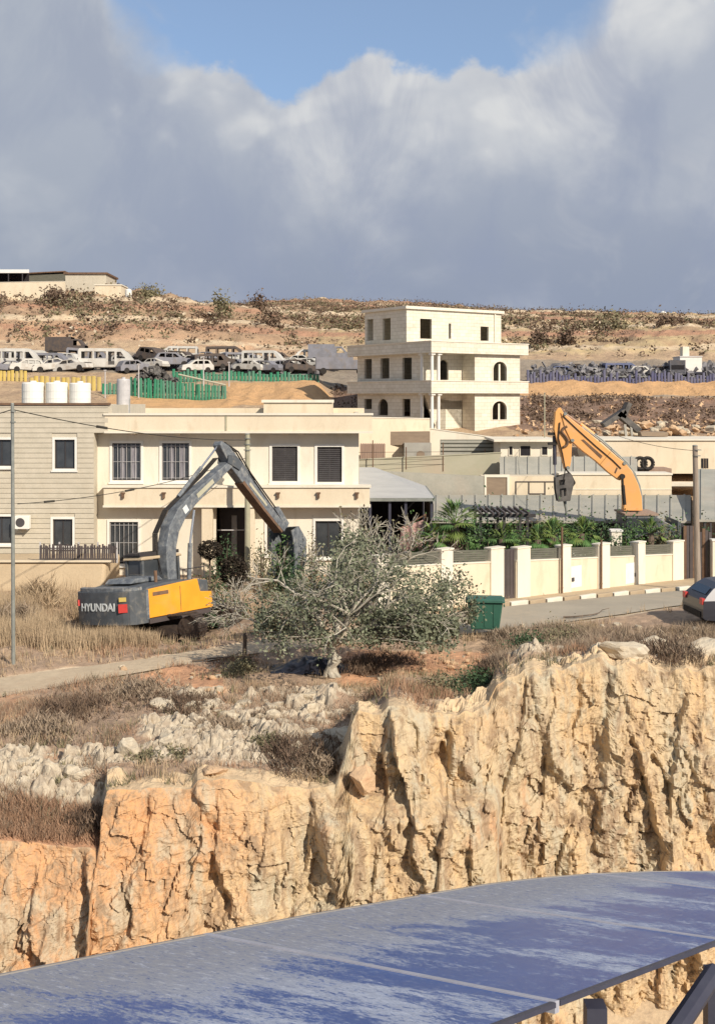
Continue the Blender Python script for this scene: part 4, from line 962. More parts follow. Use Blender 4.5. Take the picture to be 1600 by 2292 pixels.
    def tr(yy):
        t = track_unit(r, 4.3, .58, .92, 0, pool); t.rotation_euler = (0, 0, math.radians(12))
        a = math.radians(12); t.rotation_euler = (0, math.radians(-2.5), a); t.location = (math.cos(a) * -2.0 - math.sin(a) * yy, math.sin(a) * -2.0 + math.cos(a) * yy, -.06); return t
    tr(-1.55); tr(.95)
    return r
excavator()
def orange_excavator():
    Y = 60.; s = Y / F; px0, py0 = 1412, 1262; C0 = P(px0, py0, Y)
    r = thing('excavator', 'orange boomed excavator working behind the garden hedge at the right', 'excavator', C0)
    q = lambda pts: [((a - px0) * s, (py0 - b) * s) for a, b in pts]
    X = lambda px: (px - px0) * s
    Z = lambda py: (py0 - py) * s
    b = q([(1252, 923), (1261, 926), (1312, 966), (1375, 1020), (1394, 1034), (1411, 1054), (1425, 1084), (1432, 1110), (1434, 1142), (1392, 1142), (1393, 1127), (1391, 1070), (1383, 1075), (1357, 1056), (1331, 1032), (1298, 1007), (1274, 985), (1262, 960)])
    boom = MB().plate(b, [], -.3, .3, 'y').build('boom', 'ex_orange', r, bevel=.03)
    MB().plate(q([(1297, 984), (1303, 983), (1345, 1020), (1341, 1026)]), [], -.315, -.302, 'y').build('boom_stripe', 'rust', boom)
    MB().plate(q([(1371, 1057), (1376, 1045), (1379, 1047), (1374, 1059)]), [], -.315, -.302, 'y').build('boom_stripe', 'rust', boom)
    pts = [(1300, 955), (1345, 988), (1380, 1020), (1400, 1038), (1417, 1062), (1428, 1090), (1434, 1120)]
    MB().path([(X(a), -.12, Z(c) ) for a, c in pts], .05, 6).path([(X(a) + .08, .1, Z(c) + .06) for a, c in pts], .05, 6).build('hydraulic_pipe', 'olive' if 0 else 'steel', boom)
    c = MB().tube((X(1393), -.42, Z(1128)), (X(1389), -.42, Z(1085)), .09, None, 10).build('boom_cylinder', 'rubber', r); MB().tube((X(1389), -.42, Z(1085) + .001), (X(1388), -.42, Z(1066)), .05, None, 8).build('piston_rod', 'rubber', c)
    MB().tube((X(1388), -.5, Z(1065)), (X(1388), .5, Z(1065)), .13, None, 12).build('pivot_pin', 'rubber', boom)
    c = MB().tube((X(1328), -.05, Z(972)), (X(1298), -.05, Z(949)), .09, None, 10).build('stick_cylinder', 'ex_orange', boom); MB().tube((X(1298), -.05, Z(949) + .001), (X(1262), -.05, Z(925)), .06, None, 8).build('piston_rod', 'pinkish', c)
    stick = MB().plate(q([(1241, 921), (1246, 914), (1252, 912), (1259, 924), (1270, 944), (1279, 978), (1277, 1000), (1276, 1030), (1272, 1050), (1262, 1050), (1256, 1025), (1249, 1000), (1243, 985), (1238, 960)]), [], -.24, .24, 'y').build('stick', 'ex_orange', r, bevel=.02)
    MB().path([(X(1256), -.33, Z(930)), (X(1290), -.33, Z(962)), (X(1330), -.33, Z(998)), (X(1368), -.33, Z(1030)), (X(1386), -.33, Z(1048))], .028, 5).path([(X(1250), -.30, Z(945)), (X(1247), -.3, Z(980)), (X(1256), -.3, Z(1015)), (X(1262), -.3, Z(1048)), (X(1258), -.3, Z(1075))], .03, 5).build('hydraulic_hose', 'rubber', boom)
    for a, c in ((1262, 926), (1278, 985), (1268, 1046), (1394, 1036)): MB().tube((X(a), -.36, Z(c)), (X(a), .36, Z(c)), .09, None, 10).build('pivot_pin', 'steel', boom)
    m = MB(); cc = [(1266, 954), (1258, 958), (1254, 966), (1262, 976), (1268, 985), (1266, 996), (1258, 1000)]; m.path([(X(a), -.29, Z(d)) for a, d in cc], .07, 6); m.build('hydraulic_hose', 'rust', stick)
    c = MB().tube((X(1240), 0, Z(975)), (X(1241), 0, Z(1040)), .10, None, 10).build('tool_cylinder', 'steel_d', stick); MB().tube((X(1241), 0, Z(1040) - .001), (X(1242), 0, Z(1068)), .055, None, 8).build('piston_rod', 'chrome', c)
    for py in (968, 990): MB().box(X(1226), X(1244), -.15, .15, Z(py + 6), Z(py)).build('hose_bracket', 'rubber', stick)
    # rock breaker hanging from the stick
    bk = MB()
    for y in (-.3, .24): bk.plate(q([(1240, 1068), (1274, 1058), (1282, 1078), (1273, 1120), (1246, 1122), (1241, 1095)]), [q([(1247, 1074), (1262, 1072), (1260, 1084), (1249, 1086)]), q([(1249, 1093), (1264, 1091), (1266, 1108), (1251, 1112)])], y, y + .06, 'y')
    bk.tube((X(1259), 0, Z(1070)), (X(1258), 0, Z(1120)), .16, None, 12); o = bk.build('rock_breaker', 'scrap', r)
    MB().tube((X(1263), 0, Z(1120)), (X(1268), 0, Z(1152)), .09, .05, 10).build('breaker_chisel', 'steel', o)
    MB().path([(X(1262), -.2, Z(1048)), (X(1275), -.25, Z(1062)), (X(1284), -.25, Z(1080)), (X(1276), -.2, Z(1092))], .045, 6).build('hydraulic_hose', 'rubber', o)
    # house and cab (top shows above the hedge)
    MB().box(X(1386), X(1462), -1.2, 1.3, Z(1149), Z(1145)).build('deck_cover', 'pinkish', r)
    MB().prism([(X(1388), Z(1200)), (X(1500), Z(1200)), (X(1500), Z(1176)), (X(1470), Z(1160)), (X(1455), Z(1151)), (X(1390), Z(1151))], -1.15, 1.25, 'y').build('engine_house', 'ex_grey', r, bevel=.03)
    MB().box(X(1390), X(1440), -1.16, -1.153, Z(1190), Z(1155)).build('cab_window', 'glass', r)
    MB().prism([(X(1500), Z(1204)), (X(1520), Z(1200)), (X(1524), Z(1175)), (X(1502), Z(1160))], -1.2, 1.3, 'y').build('counterweight', 'ex_grey', r)
    MB().box(X(1395), X(1490), -.8, .9, Z(1218), Z(1201)).build('undercarriage', 'track', r)
    pool = []
    for y in (-1.5, 1.0): t = track_unit(r, 4.4, .55, .95, 0, pool); t.location = (X(1350), y, .02)
orange_excavator()

# ------------------------------------------------------------------ vehicles
CARP = {'car': ([(0, .35), (.05, .78), (.35, .95), (1.15, 1.02), (1.75, 1.42), (3.0, 1.45), (3.75, 1.02), (4.2, .95), (4.3, .55), (4.25, .32)], [[(1.35, 1.02), (1.82, 1.34), (2.3, 1.36), (2.3, 1.0)], [(2.4, 1.0), (2.4, 1.36), (2.95, 1.35), (3.45, 1.02)]], 1.65, 4.3),
        'suv': ([(0, .38), (.03, .95), (.22, 1.15), (.55, 1.62), (1.1, 1.72), (2.6, 1.70), (3.35, 1.16), (4.25, 1.02), (4.42, .6), (4.38, .36)], [[(.55, 1.18), (.78, 1.54), (1.1, 1.58), (1.3, 1.56), (1.3, 1.14)], [(1.4, 1.14), (1.4, 1.57), (2.12, 1.56), (2.12, 1.13)], [(2.22, 1.13), (2.22, 1.55), (2.5, 1.53), (2.95, 1.15)]], 1.8, 4.4),
        'van': ([(0, .4), (.02, 2.0), (.15, 2.15), (3.9, 2.15), (4.5, 1.75), (5.0, 1.1), (5.15, .9), (5.12, .4)], [[(.3, 1.2), (.3, 1.85), (1.35, 1.85), (1.35, 1.2)], [(1.5, 1.2), (1.5, 1.85), (2.6, 1.85), (2.6, 1.2)], [(2.8, .6), (2.8, 1.85), (3.4, 1.85), (3.4, .6)], [(3.6, 1.2), (3.6, 1.82), (4.0, 1.82), (4.42, 1.2)]], 1.8, 5.1),
        'box': ([(0, .5), (0, 2.5), (3.6, 2.5), (3.6, 2.2), (4.6, 2.2), (5.2, 1.5), (5.5, 1.3), (5.5, .5)], [[(3.9, 1.3), (3.9, 2.0), (4.5, 2.0), (4.95, 1.4), (4.95, 1.3)]], 2.1, 5.5),
        'truck': ([(0, .6), (0, 1.9), (3.9, 1.9), (3.9, 2.6), (5.2, 2.6), (5.6, 1.7), (5.9, 1.5), (5.9, .6)], [[(4.2, 1.6), (4.2, 2.35), (4.9, 2.35), (5.3, 1.65)]], 2.2, 5.9)}
def carbody(parent, prof, holes, w, m, glass=None, hood=None, wheelr=.33, wx=(.85, 3.45), rim=True):
    b = MB()
    arcs = []
    for y in (-w / 2, w / 2 - .05): b.plate(prof, holes, y, y + .05, 'y')
    n = len(prof)
    for i in range(n):
        a, c = prof[i], prof[(i + 1) % n]
        y0, y1 = -w / 2 + .05, w / 2 - .05
        dx, dz = c[0] - a[0], c[1] - a[1]; L = math.hypot(dx, dz) or 1; nx, nz = -dz / L * .04, dx / L * .04
        nx, nz = (-nx, -nz) if 1 else (nx, nz)
        b.hexa([(a[0], y0, a[1]), (c[0], y0, c[1]), (c[0], y1, c[1]), (a[0], y1, a[1]), (a[0] + nx * .0, y0, a[1] - .05), (c[0], y0, c[1] - .05), (c[0], y1, c[1] - .05), (a[0], y1, a[1] - .05)])
    o = b.build('body', m, parent)
    if glass:
        for h in holes:
            for y in (-w / 2 + .022, w / 2 - .028): MB().plate(h, [], y, y + .006, 'y').build('window', glass, parent)
    for x in wx:
        for sgn in (-1, 1):
            y = sgn * (w / 2 - .08); t = MB().tube((x, y - .1, wheelr), (x, y + .1, wheelr), wheelr, None, 20).build('wheel', 'rubber', parent)
            if rim: MB().tube((x, y + sgn * .09, wheelr), (x, y + sgn * .112, wheelr), wheelr * .62, wheelr * .5, 12).build('rim', 'alloy', t)
    return o
def wreck(kind, label, px, py, Y, m='wreck_w', yaw=0., flip=False, glass='dark', sc=1., name=None, cat=None, group='scrapped vehicles in the hillside yard', tilt=0.):
    prof, holes, w, L = CARP[kind]; C = P(px, py, Y)
    r = thing(name or {'car': 'scrap_car', 'suv': 'scrap_car', 'van': 'scrap_van', 'box': 'scrap_truck', 'truck': 'scrap_truck'}[kind], label, cat or {'car': 'car', 'suv': 'car', 'van': 'van', 'box': 'truck', 'truck': 'truck'}[kind], C, yaw + (math.pi if flip else 0), group)
    sc *= .84; r.scale = (sc, sc, sc); r.rotation_euler[1] = tilt
    off = -L / 2
    pr = [(a + off, b) for a, b in prof]; hs = [[(a + off, b) for a, b in h] for h in holes]
    carbody(r, pr, hs, w, m, glass=None, wx=(.85 + off, L - .9 + off), wheelr=.36, rim=False)
    MB().box(off + .12, off + L - .35, -w / 2 + .1, w / 2 - .1, .5, .95).build('seats', 'scrap', r)
    if kind in ('van', 'box', 'truck'): MB().box(off - .02, off - .003, -w / 2 + .15, w / 2 - .15, 1.15, 1.8).build('rear_window', 'dark', r)
    return r
W_ = wreck
W_('van', 'dusty white van with flat roof at the far left edge of the yard', 35, 830, 114, yaw=.1, sc=1.2)
W_('van', 'white van with broken front standing between two larger white vans', 110, 829, 115, yaw=-.12, sc=.95, m='wreck_g')
W_('car', 'crushed white car lying below the vans over the yellow fence', 118, 832, 112, yaw=.25, tilt=-.12)
W_('car', 'smashed pale car with open nose in front of the long white minibus', 165, 833, 111.6, yaw=-.3, flip=True, tilt=.1)
W_('van', 'long white minibus with side windows, the largest white vehicle in the yard', 240, 831, 113, yaw=.05, sc=1.22)
W_('box', 'brown grey box truck standing behind the white minibus', 150, 795, 122, m='wreck_d', sc=.9)
W_('car', 'dark burnt car beside the right end of the white minibus', 315, 818, 116, m='wreck_d', yaw=.5)
W_('suv', 'dark burnt car stacked on the scrap heap above the green fence', 345, 812, 114, m='wreck_d', yaw=-.6, tilt=.15)
W_('suv', 'grey scrap car left of the green mesh fence', 385, 822, 113, m='wreck_g', yaw=.3)
W_('car', 'pale car roof showing above the green fence, left of the white cab', 430, 822, 116, m='wreck_w', yaw=-.1)
W_('suv', 'dark car with missing doors behind the green fence', 490, 824, 115, m='wreck_d', yaw=.2)
W_('van', 'grey green van body behind the green fence beside the white truck cab', 540, 823, 118, m='wreck_g', yaw=.4, sc=.85)
W_('van', 'white truck cab with three dark windows above the green fence', 590, 824, 114, yaw=-.15, sc=.95)
W_('car', 'pale wrecked car right of the white truck cab', 645, 828, 116, yaw=.1)
W_('car', 'white wrecked car pieces at the right end of the green fence', 690, 830, 115, yaw=-.4)
W_('truck', 'grey blue flatbed truck parked against the left side of the villa', 765, 838, 108, m='wreck_b' if 0 else 'wreck_g', yaw=.05, sc=.98)
W_('box', 'dark grey container truck behind the flatbed truck', 735, 812, 120, m='wreck_g', sc=.9)
lab = ['small pale car nearest the villa in the right yard', 'blue grey car second from the villa in the right yard', 'low pale car behind the violet fence', 'violet blue van, darkest vehicle in the middle of the right yard',
       'pale green car beside the dark blue van', 'pinkish car right of the pale green car', 'dark car with pale roof near the white cabin', 'grey box truck left of the white cabin', 'grey car at the right edge beyond the white cabin']
for (k, px, m, yw), l in zip([('car', 1215, 'wreck_g', .2), ('suv', 1262, 'wreck_b', 0), ('car', 1318, 'wreck_w', -.2), ('van', 1388, 'wreck_b', .1), ('suv', 1432, 'wreck_w', .3), ('car', 1462, 'wreck_w', 0), ('suv', 1488, 'wreck_d', .2), ('box', 1512, 'wreck_g', 1.4), ('suv', 1592, 'wreck_g', .1)], lab):
    W_(k, l, px, 846, 120, m=m, yaw=yw, sc=.85)
for k_, px, py, Y, m_, yw, sc_, l in [('van', 72, 824, 118, 'wreck_w', .1, 1.0, 'white van body behind the leftmost vans'), ('car', 20, 834, 111.5, 'wreck_g', .2, .95, 'grey flattened car at the far left above the yellow fence'), ('suv', 285, 826, 117, 'wreck_w', -.4, .95, 'pale car shell touching the rear of the white minibus'),
    ('car', 372, 808, 119, 'wreck_w', .1, .95, 'white car shell on top of the dark wrecks, centre left'), ('suv', 410, 818, 118, 'wreck_d', -.3, 1.0, 'burnt dark car right of the scrap heap'), ('car', 455, 814, 120, 'wreck_g', .2, 1.0, 'grey car behind the green fence, upper row'), ('van', 470, 826, 112.5, 'wreck_d', .5, .8, 'dark stripped van close behind the green fence'),
    ('suv', 522, 818, 121, 'wreck_w', 0, .95, 'pale car with open doors, upper row left of the white cab'), ('car', 560, 832, 112, 'wreck_w', -.5, .9, 'crushed white car just behind the green fence'), ('suv', 622, 818, 121, 'wreck_d', .3, .95, 'dark car behind the white truck cab'), ('car', 665, 820, 120, 'wreck_w', 0, .95, 'white car shell in the upper row right of the white cab'), ('suv', 640, 834, 112.5, 'wreck_g', .2, .85, 'grey wreck low behind the right end of the green fence')]:
    W_(k_, l, px, py, Y, m=m_, yaw=yw, sc=sc_, tilt=.05 * math.sin(px))
for k_, px, m_, yw, l in [('car', 1240, 'wreck_w', .1, 'white car shell between the first two cars right of the villa'), ('suv', 1290, 'wreck_d', -.2, 'dark stripped car behind the violet fence, left part'), ('car', 1348, 'wreck_g', .3, 'grey car shell left of the dark blue van'), ('suv', 1540, 'wreck_d', .1, 'dark car hidden behind the white cabin'), ('car', 1618, 'wreck_w', .1, 'pale car at the right edge of the yard')]:
    W_(k_, l, px, 842, 122.5, m=m_, yaw=yw, sc=.9)
for n_, (k_, px, py, Y, m_, yw, sc_, l) in enumerate([('van', 8, 822, 120, 'wreck_g', 0, .95, 'grey van in the back row at the far left'), ('suv', 62, 834, 111.6, 'wreck_w', .3, .9, 'pale stripped car low at the far left behind the yellow fence'), ('car', 92, 816, 121, 'wreck_d', .1, 1.0, 'dark car in the back row left of the box truck'),
    ('suv', 142, 822, 117, 'wreck_w', -.2, 1.0, 'white car shell below the dark box truck'), ('van', 196, 820, 120.5, 'wreck_g', .1, 1.0, 'grey van in the back row behind the white minibus'), ('car', 262, 814, 121.5, 'wreck_d', 0, 1.0, 'dark car roof in the back row right of the minibus'), ('suv', 300, 834, 111.8, 'wreck_g', .6, .85, 'grey car front low at the left of the scrap heap'),
    ('van', 402, 810, 121.5, 'wreck_w', .05, .9, 'white van roof in the back row above the scrap heap'), ('car', 345, 826, 112.5, 'wreck_w', -.5, .85, 'white car frame in the front row on the scrap heap'), ('suv', 440, 834, 111.2, 'wreck_w', .4, .85, 'pale car shell in the front row behind the green fence'), ('van', 506, 812, 122, 'wreck_d', 0, .95, 'dark van in the back row above the green fence'),
    ('car', 548, 814, 122, 'wreck_w', .1, 1.0, 'white car in the back row left of the white truck cab'), ('suv', 600, 834, 111.5, 'wreck_g', -.4, .8, 'grey car low in front of the white truck cab'), ('van', 695, 816, 121, 'wreck_w', .1, .85, 'white van body in the back row left of the container truck'), ('suv', 668, 834, 112, 'wreck_d', .4, .85, 'dark car low at the right end of the green fence')]):
    W_(k_, l, px, py, Y, m=m_, yaw=yw, sc=sc_, tilt=.07 * math.sin(px), flip=bool(n_ % 2))
def suv():
    r = thing('parked_car', 'dark grey hatchback parked on the road verge at the right edge', 'car', on(1545, 40.3) + Vector((.06, 0, 0)), math.radians(7))
    prof = [(0, .42), (.0, .70), (.04, .98), (.16, 1.12), (.42, 1.36), (.72, 1.53), (1.3, 1.60), (2.2, 1.56), (3.0, 1.14), (3.9, 1.0), (4.22, .82), (4.28, .5), (4.2, .26), (3.75, .24), (3.72, .45), (3.6, .62), (3.4, .70), (3.2, .66), (3.05, .52), (3.0, .24), (1.22, .26), (1.2, .45), (1.06, .64), (.84, .71), (.62, .66), (.48, .5), (.44, .3), (.08, .34)]
    holes = [[(.52, 1.14), (.78, 1.42), (1.05, 1.48), (1.2, 1.48), (1.2, 1.12)], [(1.28, 1.12), (1.28, 1.49), (1.85, 1.47), (1.85, 1.10)], [(1.93, 1.10), (1.93, 1.46), (2.2, 1.44), (2.75, 1.09)]]
    w = 1.76; b = MB()
    n = len(prof)
    # tapered sides: full width at the belt, narrower at the roof
    def wy(z): return w / 2 - .20 * max(0, z - .95) / .6 - .05 * max(0, .5 - z)
    for sgn in (-1, 1):
        loops = [prof] + holes; flat = [p for lp in loops for p in lp]; tri = tessellate_polygon([[Vector((p[0], p[1], 0)) for p in lp] for lp in loops])
        b.add([(p[0], sgn * wy(p[1]), p[1]) for p in flat], tri)
    for i in range(n):
        a, c = prof[i], prof[(i + 1) % n]; b.add([(a[0], -wy(a[1]), a[1]), (c[0], -wy(c[1]), c[1]), (c[0], wy(c[1]), c[1]), (a[0], wy(a[1]), a[1])], [(0, 1, 2, 3)])
    b.build('body', 'car', r)
    for h in holes:
        for sgn in (-1, 1):
            tri = tessellate_polygon([[Vector((p[0], p[1], 0)) for p in h]]); MB().add([(p[0], sgn * (wy(p[1]) - .015), p[1]) for p in h], tri).build('window', 'car_glass', r)
    MB().add([(.20, -.62, 1.17), (.44, -.56, 1.385), (.44, .56, 1.385), (.20, .62, 1.17)], [(0, 1, 2, 3)]).build('rear_window', 'car_glass', r).location = (-.012, 0, .012)
    MB().add([(2.28, -.6, 1.53), (2.95, -.68, 1.18), (2.95, .68, 1.18), (2.28, .6, 1.53)], [(0, 1, 2, 3)]).build('windscreen', 'car_glass', r).location = (.01, 0, .012)
    for x in (.84, 3.38):
        for sgn in (-1, 1):
            y = sgn * (w / 2 - .13); t = MB().tube((x, y - .11, .33), (x, y + .11, .33), .33, None, 28).build('wheel', 'rubber', r, bevel=.02)
            m = MB().tube((x, y + sgn * .085, .33), (x, y + sgn * .118, .33), .06, .05, 12)
            for k in range(7):
                a = 2 * math.pi * k / 7; m.tube((x, y + sgn * .113, .33), (x + .215 * math.cos(a), y + sgn * .113, .33 + .215 * math.sin(a)), .026, .02, 6)
            mm = MB().tube((x, y + sgn * .09, .33), (x, y + sgn * .112, .33), .22, .22, 20); m.build('rim', 'alloy', t); mm.build('brake_disc', 'dark', t)
    for sgn in (-1, 1):
        MB().box(-.012, .1, sgn * .72 - .12, sgn * .72 + .12, .86, 1.06).build('tail_light', 'red', r)
        MB().box(1.0, 1.14, sgn * .86 - .01, sgn * .86 + .015, .93, .96).build('door_handle', 'car', r)
        MB().box(1.24, 1.25, sgn * .868 - .006, sgn * .868 + .006, .4, 1.08).build('door_seam', 'dark', r)
        MB().box(.5, 3.1, sgn * (.60) - .02, sgn * .60 + .02, 1.615, 1.64).build('roof_rail', 'frame_dark', r) if 0 else None
    MB().box(-.03, .02, -.7, .7, .42, .6).build('bumper', 'rubber', r)
suv()
def dumpster():
    r = thing('waste_bin', 'green four wheeled waste bin with tapered body beside the road', 'bin', on(1085, 38.6) + Vector((0, 0, .05)), math.radians(-6))
    t, b = .60, .46; m = MB(); o = [(-t, -.42, 1.16), (t, -.42, 1.16), (t, .42, 1.16), (-t, .42, 1.16)]
    m.hexa([(-b, -.33, .2), (b, -.33, .2), (b, .33, .2), (-b, .33, .2)] + [(-t + .02, -.40, 1.1), (t - .02, -.40, 1.1), (t - .02, .40, 1.1), (-t + .02, .40, 1.1)])
    m.build('bin_body', 'green_bin', r, bevel=.04)
    MB().box(-t - .05, t + .05, -.47, .47, 1.102, 1.16).build('rim', 'green_bin', r, bevel=.02)
    MB().prism([(-.42, 1.165), (.44, 1.165), (.40, 1.22), (0, 1.25), (-.38, 1.21)], -t + .02, t - .02, 'x').build('lid', 'green_bin', r, bevel=.02)
    for x in (-.3, 0, .3): MB().hexa([(x - .03, -.345 - .012, .3), (x + .03, -.345 - .012, .3), (x + .03, -.33, .3), (x - .03, -.33, .3), (x - .03, -.412, 1.05), (x + .03, -.412, 1.05), (x + .03, -.38, 1.05), (x - .03, -.38, 1.05)]).build('body_rib', 'green_bin', r)
    for sx in (-1, 1):
        for sy in (-1, 1): MB().tube((sx * .36 - .03, sy * .26, .09), (sx * .36 + .03, sy * .26, .09), .1, None, 12).build('wheel', 'rubber', r)
        MB().tube((sx * (t + .03), -.15, .95), (sx * (t + .03), .15, .95), .025, None, 8).build('handle', 'green_bin', r)
dumpster()

# ------------------------------------------------------------------ poles and cables
def pole(name, label, px, pyt, Y, r0, m, lean=0., bands=0, group=None):
    b = on(px, Y); z = (HY - pyt) / F * Y; h = z - b.z; r = thing(name, label, 'pole', b, group=group)
    p = MB().tube((0, 0, -.3), (lean * h, 0, h), r0, r0 * .78, 12).build('shaft', m, r)
    MB().tube((lean * h, 0, h + .001), (lean * h, 0, h + .04), r0 * .9, r0 * .6, 12).build('pole_cap', 'steel', r)
    for i in range(bands): MB().tube((lean * h * (i + 1) / 4, 0, h * (.97 - .04 * i)), (lean * h * (i + 1) / 4, 0, h * (.975 - .04 * i)), r0 * 1.25, None, 12).build('clamp', 'steel', r)
    return Vector((b.x + lean * h, b.y, z))
p1 = pole('utility_pole', 'thin grey green steel pole at the left edge in front of the limestone house', 31, 905, 34.2, .062, 'steel', -.004, 2)
p2 = pole('utility_pole', 'pale olive concrete pole standing before the cream house entrance, behind the boom', 554, 972, 50.2, .13, 'pole_c', 0, 3)
p3 = pole('utility_pole', 'weathered wooden pole beside the dark gate at the right edge', 1561, 998, 49.0, .14, 'pole_w', -.02, 2)
p4 = pole('thin_mast', 'thin pale mast standing right of the three storey villa', 1218, 880, 78., .05, 'pole_c')
for px, pt, lb in ((1257, 1180, 'thin brown post against the boundary wall, right of the gate'), (1345, 1208, 'thin brown post against the middle of the boundary wall')):
    uu = wu(px); yy = WA.y + WD.y * uu - .25; X = (px - CX) / F * yy; g = gz(X, yy)
    t = thing('metal_post', lb, 'post', (X, yy, g)); MB().tube((0, 0, -.1), (0, 0, (HY - pt) / F * yy - g), .045, None, 8).build('shaft', 'rust', t); MB().tube((0, 0, .3), (0, 0, .36), .055, None, 8).build('collar', 'rust', t)
def cable(label, a, b, sag, r=.014, lumps=()):
    pts = []; n = 22
    for i in range(n + 1):
        t = i / n; q = a.lerp(b, t); q.z -= sag * 4 * t * (1 - t); pts.append(q - a)
    m = MB()
    for p, q in zip(pts, pts[1:]): m.tube(p, q, r, None, 5)
    o = m.build('cable', 'wire'); o.location = a
    for t0, t1 in lumps:
        p, q = pts[int(t0 * n)], pts[int(t0 * n) + 1]; MB().tube(p.lerp(q, .1), p.lerp(q, .9), r * 3, None, 6).build('cable_splice', 'wire', o)
    tag(o, label, 'cable'); return o
cable('upper black cable from the steel pole to the concrete pole', p1 + Vector((0, 0, -.15)), p2 + Vector((0, 0, -.25)), .25, .016, ((.30, .4),))
cable('upper black cable leaving the steel pole to the left edge', p1 + Vector((0, 0, -.15)), P(-500, 980, 30), .3, .016)
cable('lower black cable hanging from the concrete pole towards the limestone house', P(40, 1128, 40), p2 + Vector((0, 0, -1.0)), .35, .014, ((.12, .2), (.42, .4)))
cable('thin cable from the thin mast to the weathered wooden pole', p4, p3 + Vector((0, 0, -.2)), .8, .012)

